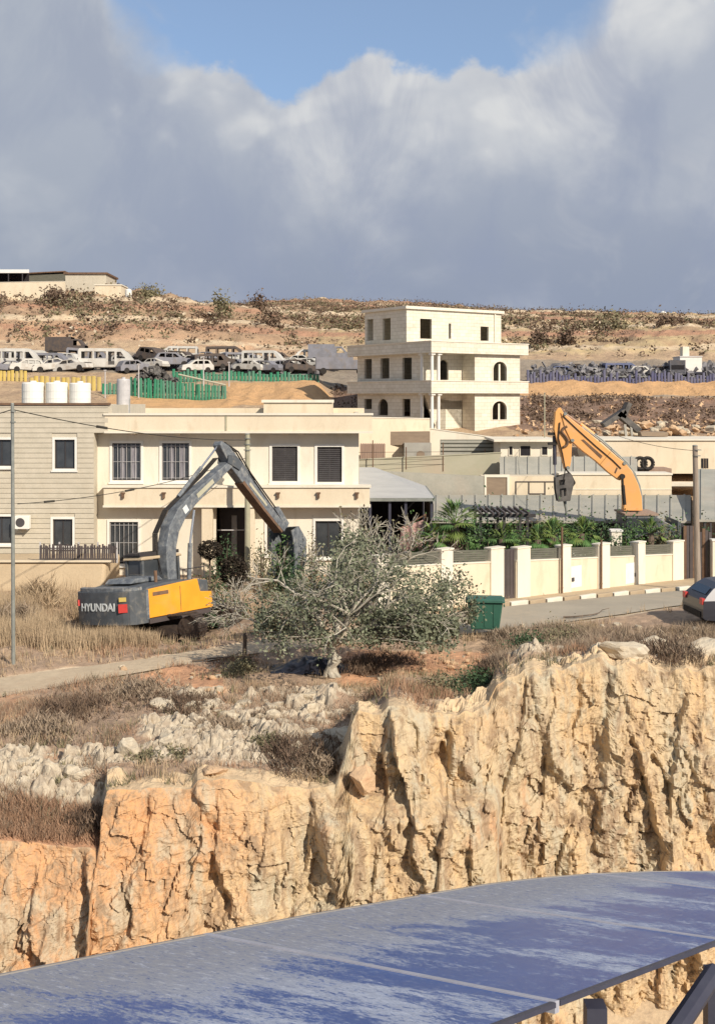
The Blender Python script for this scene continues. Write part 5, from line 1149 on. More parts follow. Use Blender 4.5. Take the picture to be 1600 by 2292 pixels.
# ------------------------------------------------------------------ solar array on the roof the picture is taken from
def solar():
    a_, b_, c_ = -.04, -.27, -2.4
    def I(px, py):
        rx, rz = (px - CX) / F, (HY - py) / F; Y = (c_ - 4.5 * b_) / (rz - a_ * rx - b_); return Vector((rx * Y, Y, rz * Y))
    A = I(1246, 2244); e = (I(1600, 2110) - A).normalized(); nrm = Vector((-a_, -b_, 1)).normalized(); s = nrm.cross(e); s = s if s.x < 0 else -s
    far = [I(*p) for p in [(-150, 2212), (0, 2182), (300, 2122), (700, 2046), (1082, 1980), (1200, 1966), (1319, 1956), (1450, 1951), (1600, 1950), (1700, 1951), (1850, 1962)]]
    fu = [(p - A).dot(e) for p in far]; fv = [(p - A).dot(s) for p in far]; o_ = np.argsort(fu)
    vfar = lambda u: float(np.interp(u, np.array(fu)[o_], np.array(fv)[o_]))
    m = bpy.data.materials.new('dusty_solar_glass'); m.use_nodes = True; k = NT(m.node_tree); p = k.n['Principled BSDF']
    tc = k.new('ShaderNodeTexCoord'); v = tc.outputs['Object']; sep = k.new('ShaderNodeSeparateXYZ'); k.put(sep.inputs[0], v)
    br = k.new('ShaderNodeTexBrick'); br.offset = 0; k.put(br.inputs['Vector'], v); br.inputs['Scale'].default_value = 1; br.inputs['Brick Width'].default_value = .165; br.inputs['Row Height'].default_value = .165; br.inputs['Mortar Size'].default_value = .0035
    k.put(br.inputs['Color1'], (.018, .075, .27)); k.put(br.inputs['Color2'], (.022, .083, .29)); k.put(br.inputs['Mortar'], (.035, .09, .27))
    st = k.scalev(v, 2.6, .9, 1); st2 = k.scalev(v, 4.2, 1.3, 1)
    n1 = k.noise(st, 2.6, 9, .75, .4); n2 = k.noise(st2, 11, 6, .75, .6); n4 = k.noise(k.scalev(v, 3.2, 1.0, 1), 30, 4, .7, .3); n3 = k.noise(k.scalev(v, 1.5, .55, 1), 1.1, 3, .5)
    grad = k.mapr(sep.outputs[1], .75, 2.0, 0, .34)      # the far rim of the array keeps an unbroken dust layer
    w = k.math('ADD', k.math('ADD', k.math('MULTIPLY', n1, .75), k.math('ADD', k.math('MULTIPLY', n2, .85), k.math('MULTIPLY', n4, .4))), k.math('ADD', grad, k.math('MULTIPLY_ADD', n3, 1.0, -.56)))
    f = k.mapr(w, .95, 1.05)
    dust = k.mix(k.mapr(sep.outputs[1], .5, 1.7), (.46, .50, .58), (.32, .315, .31)); dust = k.mix(k.mapr(n2, .38, .62, 0, .5), dust, (.18, .20, .28)); dust = k.mix(k.mapr(k.noise(v, 40, 3, .7), .6, .75, 0, .35), dust, (.12, .11, .11))
    sp = k.noise(k.scalev(v, 2.4, 1, 1), 16, 4, .8, .4); dust = k.mix(k.mapr(sp, .56, .66, 0, .8), dust, (.05, .085, .22)); dust = k.mix(k.mapr(k.noise(k.scalev(v, 3, 1, 1), 9, 5, .8, .2), .54, .66, 0, .55), dust, (.60, .62, .68))
    f = k.math('MAXIMUM', f, k.mapr(k.noise(k.scalev(v, 2.6, 1, 1), 13, 5, .8, .3), .56, .64, 0, .65))
    k.put(p.inputs['Base Color'], k.mix(k.math('MULTIPLY', f, .93), br.outputs['Color'], dust)); k.put(p.inputs['Roughness'], k.mapr(f, 0, 1, .30, .85))
    p.inputs['Specular IOR Level'].default_value = .25
    rot = Matrix((e, s, e.cross(s))).transposed()
    up = e.cross(s); sg = 1 if up.z > 0 else -1
    r = thing('solar_array', 'dusty blue solar panel array with pale seams in the foreground', 'solar panels', A); r.rotation_mode = 'QUATERNION'; r.rotation_quaternion = rot.to_quaternion()
    for i in range(-3, 3):
        u0, u1 = i * 2.02 + .008, min((i + 1) * 2.02 - .008, 5.56); n = 14
        us = [u0 + (u1 - u0) * j / n for j in range(n + 1)]; mb = MB(); h = .014
        for ua, ub in zip(us, us[1:]):
            va, vb = vfar(ua) - .02, vfar(ub) - .02; mb.hexa([(ua, .022, -sg * h), (ub, .022, -sg * h), (ub, vb, -sg * h), (ua, va, -sg * h), (ua, .022, 0), (ub, .022, 0), (ub, vb, 0), (ua, va, 0)])
        pn = mb.build('solar_panel', m, r)
        fr = MB()
        for ua in (u0 - .009, u1 - .012): fr.hexa([(ua, 0, -sg * .04), (ua + .021, 0, -sg * .04), (ua + .021, vfar(ua), -sg * .04), (ua, vfar(ua), -sg * .04), (ua, 0, sg * .006), (ua + .021, 0, sg * .006), (ua + .021, vfar(ua), sg * .006), (ua, vfar(ua), sg * .006)])
        MB().box(u0 + .013, u1 - .013, -.006, .021, -.016, .004).build('edge_rail', 'steel_d', pn)
        fe = MB()
        for ua, ub in zip(us, us[1:]):
            va, vb = vfar(ua), vfar(ub); fe.hexa([(ua, va - .018, -sg * .04), (ub, vb - .018, -sg * .04), (ub, vb, -sg * .04), (ua, va, -sg * .04), (ua, va - .018, sg * .005), (ub, vb - .018, sg * .005), (ub, vb, sg * .005), (ua, va, sg * .005)])
        fr.build('panel_frame', 'solar_frame', pn); fe.build('panel_edge', 'solar_edge', pn)
    for v in (.5, 1.6): MB().box(-6, 5.2 if v < 1 else 4.2, v, v + .06, min(-sg * .06, -sg * .12), max(-sg * .06, -sg * .12)).build('rail', 'steel_d', r)
    # posts stand on the roof slab
    inv = rot.transposed()
    for px, py in ((1378, 2215), (1640, 2140), (1000, 2290), (500, 2500), (1075, 2262)):
        w_ = I(px, py); w_ = w_ + s * .10; ww = .045 if px != 1075 else .012
        top = w_ + Vector((0, 0, -.08)); bot = Vector((top.x, top.y, -4.25))
        q = MB(); loc = lambda P_: inv @ (P_ - A)
        c = [Vector((-ww, -ww, 0)), Vector((ww, -ww, 0)), Vector((ww, ww, 0)), Vector((-ww, ww, 0))]
        q.hexa([loc(bot + x) for x in c] + [loc(top + x) for x in c]); q.build('post', 'steel_d', r)
    t0 = I(1640, 2140) + s * .1 + Vector((0, 0, -.1)); t1 = Vector((I(1378, 2215).x + .06, I(1378, 2215).y, -3.1))
    q = MB(); loc = lambda P_: inv @ (P_ - A); q.tube(loc(t0), loc(t1), .05, None, 8); q.build('brace', 'steel_d', r)
    b = thing('viewpoint_building', 'flat roofed concrete building below the solar array', 'building', (0, 0, -14.3))
    MB().box(-8, 9, -8, 4.75, 9.8, 10.05).build('roof_slab', 'concrete', b); MB().box(-7.8, 8.8, -7.8, 4.6, 0, 9.798).build('wall', 'concrete', b)
solar()
# ------------------------------------------------------------------ sheds, walls and yards right of the cream house
def fr_box(name, label, cat, px0, px1, pyt, pyb, Y, depth, m, group=None):
    """box whose front face fills px0..px1, pyt..pyb at distance Y"""
    s = Y / F; a = P(px0, pyb, Y); r = thing(name, label, cat, a, group=group); W = (px1 - px0) * s; H = (pyb - pyt) * s
    MB().box(0, W, 0, depth, 0, H).build('wall', m, r); return r, W, H, s
def slope(name, label, cat, px0, px1, pyf, Yf, pyb, Yb, m, ribs=0, wall=None, wallm='frame_dark', posts=0, open_=True, px0b=None, px1b=None):
    """mono-pitch sheet roof from a front eave (pyf at Yf) to a higher rear edge (pyb at Yb), on posts with a dark open front"""
    a = P(px0, pyf, Yf); b = P(px1, pyf, Yf); c = P(px1b or px1, pyb, Yb); d = P(px0b or px0, pyb, Yb); r = thing(name, label, cat, (a.x, a.y, gz(a.x, a.y)))
    L = r.location; v = [p - L for p in (a, b, c, d)]; t = Vector((0, 0, .12))
    roof = MB().hexa([p - t for p in v] + v).build('roof', m, r)
    n = max(1, ribs)
    for i in range(ribs):
        k = (i + .5) / n; p, q = v[0].lerp(v[1], k), v[3].lerp(v[2], k); e = Vector((.05, 0, 0))
        MB().hexa([p - e + t * .02, p + e + t * .02, q + e + t * .02, q - e + t * .02, p - e + t * .5, p + e + t * .5, q + e + t * .5, q - e + t * .5]).build('roof_seam', m, roof)
    g = -.3
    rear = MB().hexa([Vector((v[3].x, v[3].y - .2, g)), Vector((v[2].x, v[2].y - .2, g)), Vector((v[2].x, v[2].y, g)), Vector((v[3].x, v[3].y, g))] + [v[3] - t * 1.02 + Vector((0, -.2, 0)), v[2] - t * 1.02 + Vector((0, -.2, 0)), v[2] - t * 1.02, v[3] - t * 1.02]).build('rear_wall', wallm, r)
    for i in range(posts):
        p = v[0].lerp(v[1], (i + .5) / posts); MB().box(p.x - .06, p.x + .06, p.y + .1, p.y + .22, g, p.z - .13).build('post', 'frame_dark', r)
    return r, v
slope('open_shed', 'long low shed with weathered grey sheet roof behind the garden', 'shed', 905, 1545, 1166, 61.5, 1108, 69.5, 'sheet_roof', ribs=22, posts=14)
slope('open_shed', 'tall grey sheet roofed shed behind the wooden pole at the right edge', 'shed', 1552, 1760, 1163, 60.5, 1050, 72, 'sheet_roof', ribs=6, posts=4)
def rwall(name, label, px0, px1, pyt0, pyt1, pyb, Y0, Y1, m, cat='wall', cop='cream_light', th=.25):
    a, b = P(px0, pyb, Y0), P(px1, pyb, Y1); zt0 = (HY - pyt0) / F * Y0; zt1 = (HY - pyt1) / F * Y1
    r = thing(name, label, cat, (a.x, a.y, min(a.z, gz(a.x, a.y)))); L = r.location; g = -.4; w = b - a; t = Vector((0, th, 0))
    p0, p1 = Vector((0, 0, g)), Vector((w.x, w.y, g)); q0, q1 = Vector((0, 0, zt0 - L.z)), Vector((w.x, w.y, zt1 - L.z))
    MB().hexa([p0, p1, p1 + t, p0 + t, q0, q1, q1 + t, q0 + t]).build('wall_body', m, r)
    if cop: e = Vector((0, 0, .06)); f = Vector((0, .04, 0)); MB().hexa([q0 - f + e * .03, q1 - f + e * .03, q1 + t + f + e * .03, q0 + t + f + e * .03, q0 - f + e, q1 - f + e, q1 + t + f + e, q0 + t + f + e]).build('coping', cop, r)
    return r, q0, q1
rwall('yard_wall', 'grey green rendered slope wall behind the pyramid roofed canopy', 800, 1082, 1052, 1066, 1118, 70, 69.8, 'sheet_roof', cop=None)
rwall('yard_wall', 'pale green cream wall with thin fence posts behind the grey slope wall', 800, 1122, 1030, 1014, 1072, 76, 75, 'meshg', cop='meshg')
# thin posts with wires on that wall
pf = thing('wire_fence', 'thin post and wire fence on the pale green wall', 'fence', P(800, 1045, 75.8)); s_ = 75.8 / F
for i, (px, a, b) in enumerate(((834, 985, 1048), (908, 1000, 1050), (990, 990, 1054), (1083, 1005, 1062))):
    x = (px - 800) * s_; MB().tube((x, -.4, (1045 - b) * s_), (x, -.4, (1045 - a) * s_), .035, None, 6).build('post', 'rust', pf)
for k in (1012, 1028, 1040): MB().tube((0, -.4, (1045 - k) * s_), (285 * s_, -.4, (1045 - k + 2) * s_), .012, None, 4).build('wire', 'wire', pf)
fr_box('brown_shed', 'low brown roofed shed behind the right end of the cream house', 'shed', 803, 962, 966, 996, 79, 3.5, 'brownish')
r, W, H, s = fr_box('board_fence', 'pinkish brown board fence right of the cream house', 'fence', 806, 862, 994, 1030, 77.2, .08, 'pinkish')
for i in range(11): MB().box(W * i / 11 + .02, W * (i + .8) / 11, -.03, -.002, .02, H + .05).build('board', 'pinkish', r)
r, W, H, s = fr_box('shed', 'pale plastered shed with arched opening behind the wire fence', 'shed', 905, 965, 992, 1026, 78, 3, 'concrete')
MB().plate(arch(W * .45, W * .75, 0, H * .5), [], -.02, -.002, 'y').build('arched_door', 'brownish', r)
r, W, H, s = fr_box('sheet_fence', 'grey green corrugated sheet fence below the three storey villa', 'fence', 985, 1118, 984, 1022, 79, .08, 'panel_grey')
for i in range(4): MB().box(.02, W - .02, -.05, -.002, H * (.12 + .23 * i), H * (.12 + .23 * i) + .16).build('board', 'sheet_roof', r)
rwall('yard_wall', 'cream wall in front of the left side of the three storey villa', 690, 962, 932, 938, 975, 77, 80, 'cream')
rwall('yard_wall', 'sunlit low wall under the three storey villa', 962, 1122, 960, 982, 996, 80.5, 80.5, 'cream_light')
# small white house with slab roof
r, W, H, s = fr_box('small_white_house', 'small white house with thin flat slab roof right of the villa', 'house', 1120, 1236, 988, 1036, 75, 5, 'cream_light')
MB().box(-.5, W + .4, -.6, 5.2, H + .002, H + .14).build('roof_slab', 'cream_light', r)
for a, b, c, d in ((1139, 1146, 999, 1018), (1164, 1186, 998, 1020), (1212, 1224, 1000, 1018)): w = MB().plate(rect((a - 1120) * s, (b - 1120) * s, (1036 - d) * s, (1036 - c) * s), [], -.015, -.002, 'y').build('window', 'dark', r); MB().plate(rect((a - 1122) * s, (b - 1118) * s, (1036 - d - 2) * s, (1036 - c + 2) * s), [rect((a - 1120) * s, (b - 1120) * s, (1036 - d) * s, (1036 - c) * s)], -.05, -.016, 'y').build('window_frame', 'cream_light', r)
slope('sheet_roof_shed', 'grey sheet roof between the small white house and the orange boom', 'shed', 1118, 1425, 1062, 71.5, 1022, 74.5, 'sheet_roof', ribs=12, posts=6, wallm='concrete')
# framed cream shed front with brown board and mullions
r, W, H, s = fr_box('cream_pavilion', 'cream pavilion front with a brown panel and thin framed panes behind the garden', 'pavilion', 1078, 1250, 1066, 1150, 69.9, 1.4, 'cream')
X = lambda p: (p - 1078) * s
Z = lambda p: (1150 - p) * s
MB().plate(rect(X(1088), X(1134), Z(1122), Z(1068)), [], -.06, -.003, 'y').build('brown_panel', 'brownish', r)
MB().plate(rect(X(1083), X(1139), Z(1128), Z(1062)), [rect(X(1088), X(1134), Z(1122), Z(1068))], -.12, -.003, 'y').build('panel_frame', 'cream_light', r)
m = MB(); m.plate(rect(X(1153), X(1244), Z(1130), Z(1077)), [rect(X(1155), X(1182), Z(1128), Z(1079)), rect(X(1184), X(1218), Z(1104), Z(1079)), rect(X(1184), X(1218), Z(1128), Z(1106)), rect(X(1220), X(1242), Z(1128), Z(1079))], -.05, -.003, 'y'); m.build('window_frame', 'brown_metal', r)
r, W, H, s = fr_box('long_cream_building', 'long low cream parapet building behind the orange boom', 'building', 1252, 1502, 1063, 1120, 69.8, 1.6, 'cream'); MB().box(-.05, W + .05, -.08, 1.7, H + .002, H + .1).build('coping', 'cream_light', r)
MB().box(0, W, -.03, -.002, H * .42, H * .46).build('moulding', 'cream_light', r)
# long cream building at right rear, with windows
r, W, H, s = fr_box('rear_cream_house', 'long cream house with two barred windows at the right edge behind the pole', 'house', 1330, 1800, 986, 1060, 77, 6, 'cream')
for a, b, c, d in ((1552, 1560, 1027, 1047), (1568, 1584, 1026, 1048), (1640, 1670, 1024, 1048)):
    w = MB().plate(rect((a - 1330) * s, (b - 1330) * s, (1060 - d) * s, (1060 - c) * s), [], -.02, -.003, 'y').build('window', 'dark', r)
    for k in (.33, .66): x = ((a - 1330) + (b - a) * k) * s; MB().box(x - .02, x + .02, -.05, -.021, (1060 - d) * s, (1060 - c) * s).build('window_bar', 'brownish', w)
MB().box(-.1, W, -.12, 6.1, H + .002, H + .08).build('roof_slab', 'cream_light', r)
# terrace of red brown roof tiles and two big tyres on the parapet
t = thing('terrace_slab', 'reddish terrace slab behind the bend of the orange boom', 'terrace', P(1408, 1062, 74.5)); MB().box(0, 2.7, 0, 2, -.6, .38).build('slab', 'pinkish', t)
MB().box(-.05, 5., -.06, 2, -.75, -.602).build('base', 'cream_light', t)
for px, lb in ((1432, 'old tyre leaning on the terrace slab, left of two'), (1448, 'old tyre leaning on the terrace slab, right of two')):
    o = thing('tyre', lb, 'tyre', P(px, 1050, 74.2)); m = MB(); n = 16
    for i in range(n): a, b = 2 * math.pi * i / n, 2 * math.pi * (i + 1) / n; m.tube((.36 * math.cos(a), 0, .36 + .36 * math.sin(a)), (.36 * math.cos(b), 0, .36 + .36 * math.sin(b)), .13, None, 6)
    m.build('tyre_tread', 'rubber', o)
# hipped canopy attached to the right of the cream house
def canopy():
    Y = 53.2; s = Y / F; a = P(804, 1115, Y); b = P(972, 1115, Y); r = thing('hipped_canopy', 'grey hipped sheet roof canopy with dark open sides right of the cream house', 'canopy', (a.x, Y, gz(a.x, Y)))
    z = a.z - r.location.z; W = b.x - a.x; D = 7.5; zr = (HY - 1046) / F * (Y + D / 2) - r.location.z; xr = (838 - 804) * (Y + D / 2) / F
    m = MB().add([(0, 0, z), (W, 0, z), (W, D, z), (0, D, z), (0, D / 2, zr), (xr, D / 2, zr)], [(0, 1, 5, 4), (1, 2, 5), (2, 3, 4, 5), (0, 4, 3), (0, 3, 2, 1)]); rf = m.build('roof', 'sheet_grey', r)
    MB().box(-.05, W + .05, -.06, -.003, z - .14, z + .01).build('fascia', 'steel', rf); MB().box(W + .003, W + .06, 0, D, z - .14, z + .01).build('fascia', 'steel', rf)
    for x, y in ((.5, .1), (1.4, .1), (W - .12, .1), (W - .12, D - .2), (W * .62, .1)): MB().box(x - .06, x + .06, y, y + .12, -.2, z - .15).build('post', 'steel_d', r)
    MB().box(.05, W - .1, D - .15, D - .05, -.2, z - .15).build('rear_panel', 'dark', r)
    MB().box(W - .06, W - .02, .3, D - .3, -.2, z - .3).build('side_panel', 'brown_metal', r)
canopy()
def cloth():
    Y = 50.5; g = P(890, 1232, Y); r = thing('hanging_cloth', 'faded pink cloth hung beside the canopy behind the bare branches', 'cloth', g)
    n, k = 16, 10; V = []
    for j in range(k + 1):
        for i in range(n + 1):
            u, v = i / n, j / k; V.append((.05 + u * 1.0 + .1 * v, .08 * math.sin(u * 18 + v * 3), v * 1.35 - .35 * (1 - u) * v))
    npmesh('cloth_sheet', np.array(V), grid_faces(k + 1, n + 1), 'pink', r, smooth=True)
    MB().tube((0, 0, .9), (1.2, 0, 1.55), .035, None, 8).build('pole', 'rust', r); MB().tube((1.18, 0, -1), (1.2, 0, 1.6), .03, None, 8).build('pole', 'rust', r)
cloth()
# dark gates at the right end
r = thing('sheet_gate', 'tall dark brown sheet metal gate at the right end of the boundary wall', 'gate', P(1529, 1305, 54.6)); s = 54.6 / F
for i in range(9):
    x = i * 7 * s; MB().box(x, x + 6.4 * s, (i % 2) * .03, .05 + (i % 2) * .03, 0, (128 if i < 5 else 122 - (i % 3) * 4) * s).build('gate_sheet', 'brown_metal' if i % 3 else 'rust', r)
MB().box(0, 63 * s, .09, .13, 1.9, 2.0).build('rail', 'frame_dark', r)
for i, x in enumerate((-.02, 31 * s, 63 * s)): MB().box(x - .04, x + .04, .135, .2, 0, 2.8).build('post', 'frame_dark', r)
r, W, H, s = fr_box('gate_pillar', 'pale greenish wall pillar at the right edge beyond the dark gate', 'pillar', 1594, 1800, 1211, 1312, 54.2, .4, 'cream_light')
MB().box(-.04, W, -.04, .44, H + .002, H + .07).build('coping', 'white_paint', r)
def pergola():
    r = thing('pergola', 'dark timber pergola over the garden left of the gate', 'pergola', P(1075, 1262, 53)); s = 53 / F
    for x in (0, 53, 105):
        for y in (0, 2.4): MB().box(x * s - .06, x * s + .06, y, y + .12, -.3, 104 * s).build('post', 'frame_dark', r)
    for y in (-.05, 2.45): MB().box(-.3, 108 * s + .3, y, y + .08, 104 * s + .002, 104 * s + .16).build('beam', 'frame_dark', r)
    for i in range(9): x = 13.3 * i * s; MB().box(x - .04, x + .04, -.35, 2.85, 104 * s + .162, 104 * s + .26).build('rafter', 'brown_metal', r)
pergola()
r, W, H, s = fr_box('white_pot', 'white cylindrical planter standing in the garden above the boundary wall', 'planter', 1368, 1391, 1190, 1236, 54.5, .5, 'cream_light'); MB().box(-.05, W + .05, -.05, .55, H + .002, H + .08).build('rim', 'white_paint', r)

# ------------------------------------------------------------------ garden plants
for i, (px, Y, w, pyt, lf, n, sz, lb) in enumerate([
    (1160, 49.8, 1.2, 1170, 'leaf_green', 900, .12, 'leafy green bush directly behind the dark gate'), (1095, 49.6, 1.3, 1185, 'leaf_green', 900, .12, 'green bush behind the wall just left of the gate'), (1365, 53.6, 1.2, 1192, 'leaf_dark', 800, .12, 'dark bush left of the white planter'), (940, 50.5, 1.4, 1178, 'leaf_green', 1000, .12, 'green bush beside the pink cloth'),
    (982, 51, 1.3, 1150, 'leaf_dark', 900, .13, 'dark green bush left of the fan palm'), (1068, 50.5, 1.5, 1148, 'leaf_dark', 1200, .12, 'tall dark green cypress like hedge right of the fan palm'),
    (1052, 48.8, 1.0, 1172, 'leaf_green', 800, .12, 'green bush at the foot of the pergola'), (1100, 55.5, 2.4, 1143, 'leaf_dark', 1500, .14, 'dark climbing foliage on top of the pergola'),
    (1118, 50.0, 1.5, 1188, 'leaf_lime', 900, .14, 'yellow green bush behind the wall left of the gate'), (1150, 51.0, 1.0, 1180, 'leaf_green', 700, .12, 'green bush right behind the dark gate'),
    (1196, 50.6, 1.3, 1172, 'leaf_lime', 1000, .14, 'yellow green leafy bush right of the gate'), (1226, 51.5, 1.4, 1150, 'leaf_green', 1200, .14, 'tall green bush right of the gate under the breaker'),
    (1250, 50.8, .9, 1180, 'leaf_lime', 700, .13, 'lime green bush left of the thin brown post'), (1285, 52.2, 1.2, 1188, 'leaf_green', 900, .11, 'green bush with pale flowers over the wall'),
    (1319, 53.0, 1.3, 1158, 'leaf_green', 1300, .12, 'tall rounded green bush in the middle of the garden'), (1340, 55.5, 1.3, 1150, 'leaf_dark', 900, .12, 'dark bush behind the rounded green bush'),
    (1412, 54.6, 1.5, 1176, 'leaf_green', 1400, .10, 'clipped green bush right of the white planter'), (1440, 56.8, 1.8, 1152, 'leaf_dark', 1200, .13, 'dark green bush below the excavator deck'),
    (1487, 55.6, 1.3, 1158, 'leaf_olive', 1100, .12, 'olive green rounded bush near the right end of the wall'), (1512, 57.0, 1.2, 1148, 'leaf_green', 900, .13, 'green bush at the right end of the garden'),
    (1385, 57.2, 2.2, 1160, 'leaf_dark', 1300, .14, 'dark hedge behind the white planter'), (1285, 57.0, 2.6, 1156, 'leaf_dark', 1300, .14, 'dark hedge behind the flowering bush'),
    (1180, 56.2, 2.2, 1158, 'leaf_dark', 1200, .14, 'dark hedge behind the yellow green bush'), (1558, 57.5, 1.6, 1160, 'leaf_dark', 900, .14, 'dark bush behind the tall sheet gate'),
    (1208, 59.0, 2.0, 1118, 'leaf_olive', 700, .13, 'olive shrub top showing over the dark hedge')]):
    b = on(px, Y); h = (HY - pyt) / F * Y - b.z; shrub('garden_bush', lb, 'bush', px, Y, w * 1.15, h, lf, int(n * 1.7), sz * 1.1, seed=i, clumps=12, group='bushes in the walled garden')
def palm(px, Y, pyt, label, n=26, R=1.15, trunk=.16):
    b = on(px, Y); h = (HY - pyt) / F * Y - b.z; r = thing('fan_palm', label, 'palm', b); rng = np.random.default_rng(int(px)); ht = h - R * .75
    t = MB(); zz = np.linspace(-.1, ht, 7)
    for a, c in zip(zz, zz[1:]): t.tube((0, 0, a), (0, 0, c + .02), trunk * 1.15, trunk * .9, 9)
    t.build('trunk', 'bark_d', r)
    for i in range(n):
        az = rng.uniform(0, 6.28); el = rng.uniform(-.5, 1.45); d = Vector((math.cos(az) * math.cos(el), math.sin(az) * math.cos(el), math.sin(el))); base = Vector((0, 0, ht)); L = R * rng.uniform(.45, .6); hub = base + d * L
        m = MB(); side = d.cross(Vector((0, 0, 1))).normalized(); up = side.cross(d).normalized()
        m.tube(base, hub, .015, None, 4, cap=False)
        for k in range(13):
            a = (k - 6) / 6 * 1.35; q = d * math.cos(a) + side * math.sin(a); q = (q + Vector((0, 0, -.18))).normalized(); l = R * .62 * (1 - .22 * abs(a)); w = Vector((0, 0, 1)).cross(q).normalized() * .035
            mid = hub + q * l * .55; tip = hub + q * l + Vector((0, 0, -.12)); m.add([hub, mid + w, tip, mid - w], [(0, 1, 2, 3)])
        m.build('frond', 'leaf_lime' if i % 3 else 'leaf_green', r)
palm(1018, 49.5, 1126, 'bright green fan palm behind the boundary wall left of the gate')
palm(1300, 52.6, 1160, 'tall fan palm behind the boundary wall, right of the flowering bush', n=22, R=.95)
palm(1122, 49.6, 1176, 'fan palm under the pergola left of the gate', n=16, R=.8)
palm(1455, 55.4, 1164, 'fan palm near the right end of the garden', n=18, R=.85)
palm(968, 48.9, 1172, 'small fan palm at the left end of the garden', n=16, R=.8)
palm(1236, 50.6, 1166, 'fan palm left of the thin brown post', n=18, R=.85)
palm(1202, 49.9, 1178, 'small low fan palm behind the boundary wall right of the gate', n=14, R=.8)
fl = np.random.default_rng(5); C = np.array(on(1292, 51.6))[None] + np.concatenate([fl.normal(size=(60, 2)) * [.3, .2], fl.uniform(.9, 1.7, size=(60, 1))], 1)
V, Fc = quads_at(C - np.array(on(1292, 51.6))[None], .09, fl); o = npmesh('flower_cluster', V, Fc, 'white_paint'); o.location = on(1292, 51.6); tag(o, 'pale flowers on the green bush behind the boundary wall', 'flowers', kind=None)

# ------------------------------------------------------------------ front yard of the cream house
for px, Y, w, pyt, lf, n, sz, lb, mm in [(505, 47.5, 1.5, 1196, 'leaf_dark', 1100, .11, 'grey green shrub before the entrance of the cream house', 0), (622, 48, 1.5, 1178, 'leaf_green', 1100, .11, 'green shrub left of the bucket before the cream house', 0),
     (584, 47.2, 1.2, 1205, 'leaf_olive', 900, .11, 'olive shrub behind the concrete pole', 0), (700, 47.6, .75, 1190, 'leaf_olive', 800, .10, 'narrow olive green cypress before the right window', 0), (660, 47.2, 1.6, 1218, 'leaf_dark', 1100, .11, 'dark green bush below the excavator bucket', 0),
     (782, 47.2, 2.2, 1222, 'leaf_dark', 1500, .12, 'large dark green shrub at the right corner of the cream house', 0), (470, 43.0, 2.3, 1262, 'leaf_olive', 1500, .11, 'olive bush right behind the yellow side of the excavator', 0), (512, 42.4, 2.2, 1318, 'leaf_dark', 1300, .11, 'dark green low bush right of the yellow excavator side', 0),
     (425, 46.2, 1.0, 1290, 'leaf_olive', 600, .1, 'small olive shrub behind the excavator hood', 0)]:
    b = on(px, Y); shrub('front_yard_shrub', lb, 'shrub', px, Y, w, (HY - pyt) / F * Y - b.z, lf, n, sz, group='shrubs in front of the cream house')
shrub('round_bush', 'round dark brown topiary bush standing above the olive bush', 'bush', 467, 44.2, .95, 0, n=10) if 0 else None
def ballbush(px, py, Y, rx, rz, m, lb, n=2200, name='round_bush', sz=.07):
    c = P(px, py, Y); g = gz(c.x, Y); r = thing(name, lb, 'bush', (c.x, Y, g)); rng = np.random.default_rng(int(px)); p = rng.normal(size=(n, 3)); p /= np.linalg.norm(p, axis=1, keepdims=True); p *= rng.uniform(.72, 1.03, size=(n, 1)) * (1 + .12 * np.sin(p[:, :1] * 7) * np.cos(p[:, 1:2] * 6)); p = p * [rx, rx, rz] + [0, 0, c.z - g]
    V, Fc = quads_at(p, sz, rng, up=0, aspect=1.4); npmesh('foliage', V, Fc, m, r); MB().tube((0, 0, -.1), (0, 0, c.z - g - rz * .4), .05, .035, 7).build('trunk', 'bark_d', r)
ballbush(470, 1231, 44., .46, .36, 'topiary', 'round dark brown bush crown above the olive bush behind the excavator')
ballbush(524, 1280, 44.3, .52, .62, 'topiary', 'dark purple brown drooping bush right of the round brown bush', sz=.09)
# ------------------------------------------------------------------ the big tree in the middle and other trees
def grow(origin, rng, trunk_h, r0, levels, spread, L0, up=.25, lean=(0, 0), squash=1., ncuts=(2, 4), reach=1.):
    segs, tips = [], []
    def branch(p, d, L, r, lv):
        n = 4 if lv < 3 else 3; q = p
        for i in range(n):
            d = (d + Vector(rng.normal(size=3)) * .16 + Vector((0, 0, up * .12 - (.05 if lv > 1 else 0)))).normalized(); e = q + Vector((d.x * reach, d.y, d.z * squash)) * (L / n)
            a, b = r * (1 - .42 * i / n), r * (1 - .42 * (i + 1) / n); segs.append((q, e, a, b, lv)); q = e
            if lv < levels and i >= 1 and rng.uniform() < .75: side(q, d, L * rng.uniform(.5, .72), b * .66, lv + 1)
        if lv < levels:
            for _ in range(rng.integers(*ncuts)): side(q, d, L * rng.uniform(.62, .8), r * .52, lv + 1)
        tips.append((q, lv))
    def side(p, d, L, r, lv):
        a = rng.uniform(0, 6.28); o = d.orthogonal(); o.rotate(Matrix.Rotation(a, 3, d)); branch(p, (d + o * spread * rng.uniform(.6, 1.25)).normalized(), L, max(r, .006), lv)
    top = Vector((lean[0], lean[1], trunk_h)); segs.append((Vector((0, 0, -.2)), top, r0 * 1.15, r0, 0))
    k = 5
    for i in range(k):
        a = 2 * math.pi * (i + rng.uniform(-.3, .3)) / k; branch(top, Vector((math.cos(a) * 1.0, math.sin(a) * .8, .75 + rng.uniform(-.25, .35))).normalized(), L0 * rng.uniform(.85, 1.15) * (.72 if math.cos(a) < -.3 and L0 > 1.5 else 1), r0 * .58, 1)
    return segs, tips
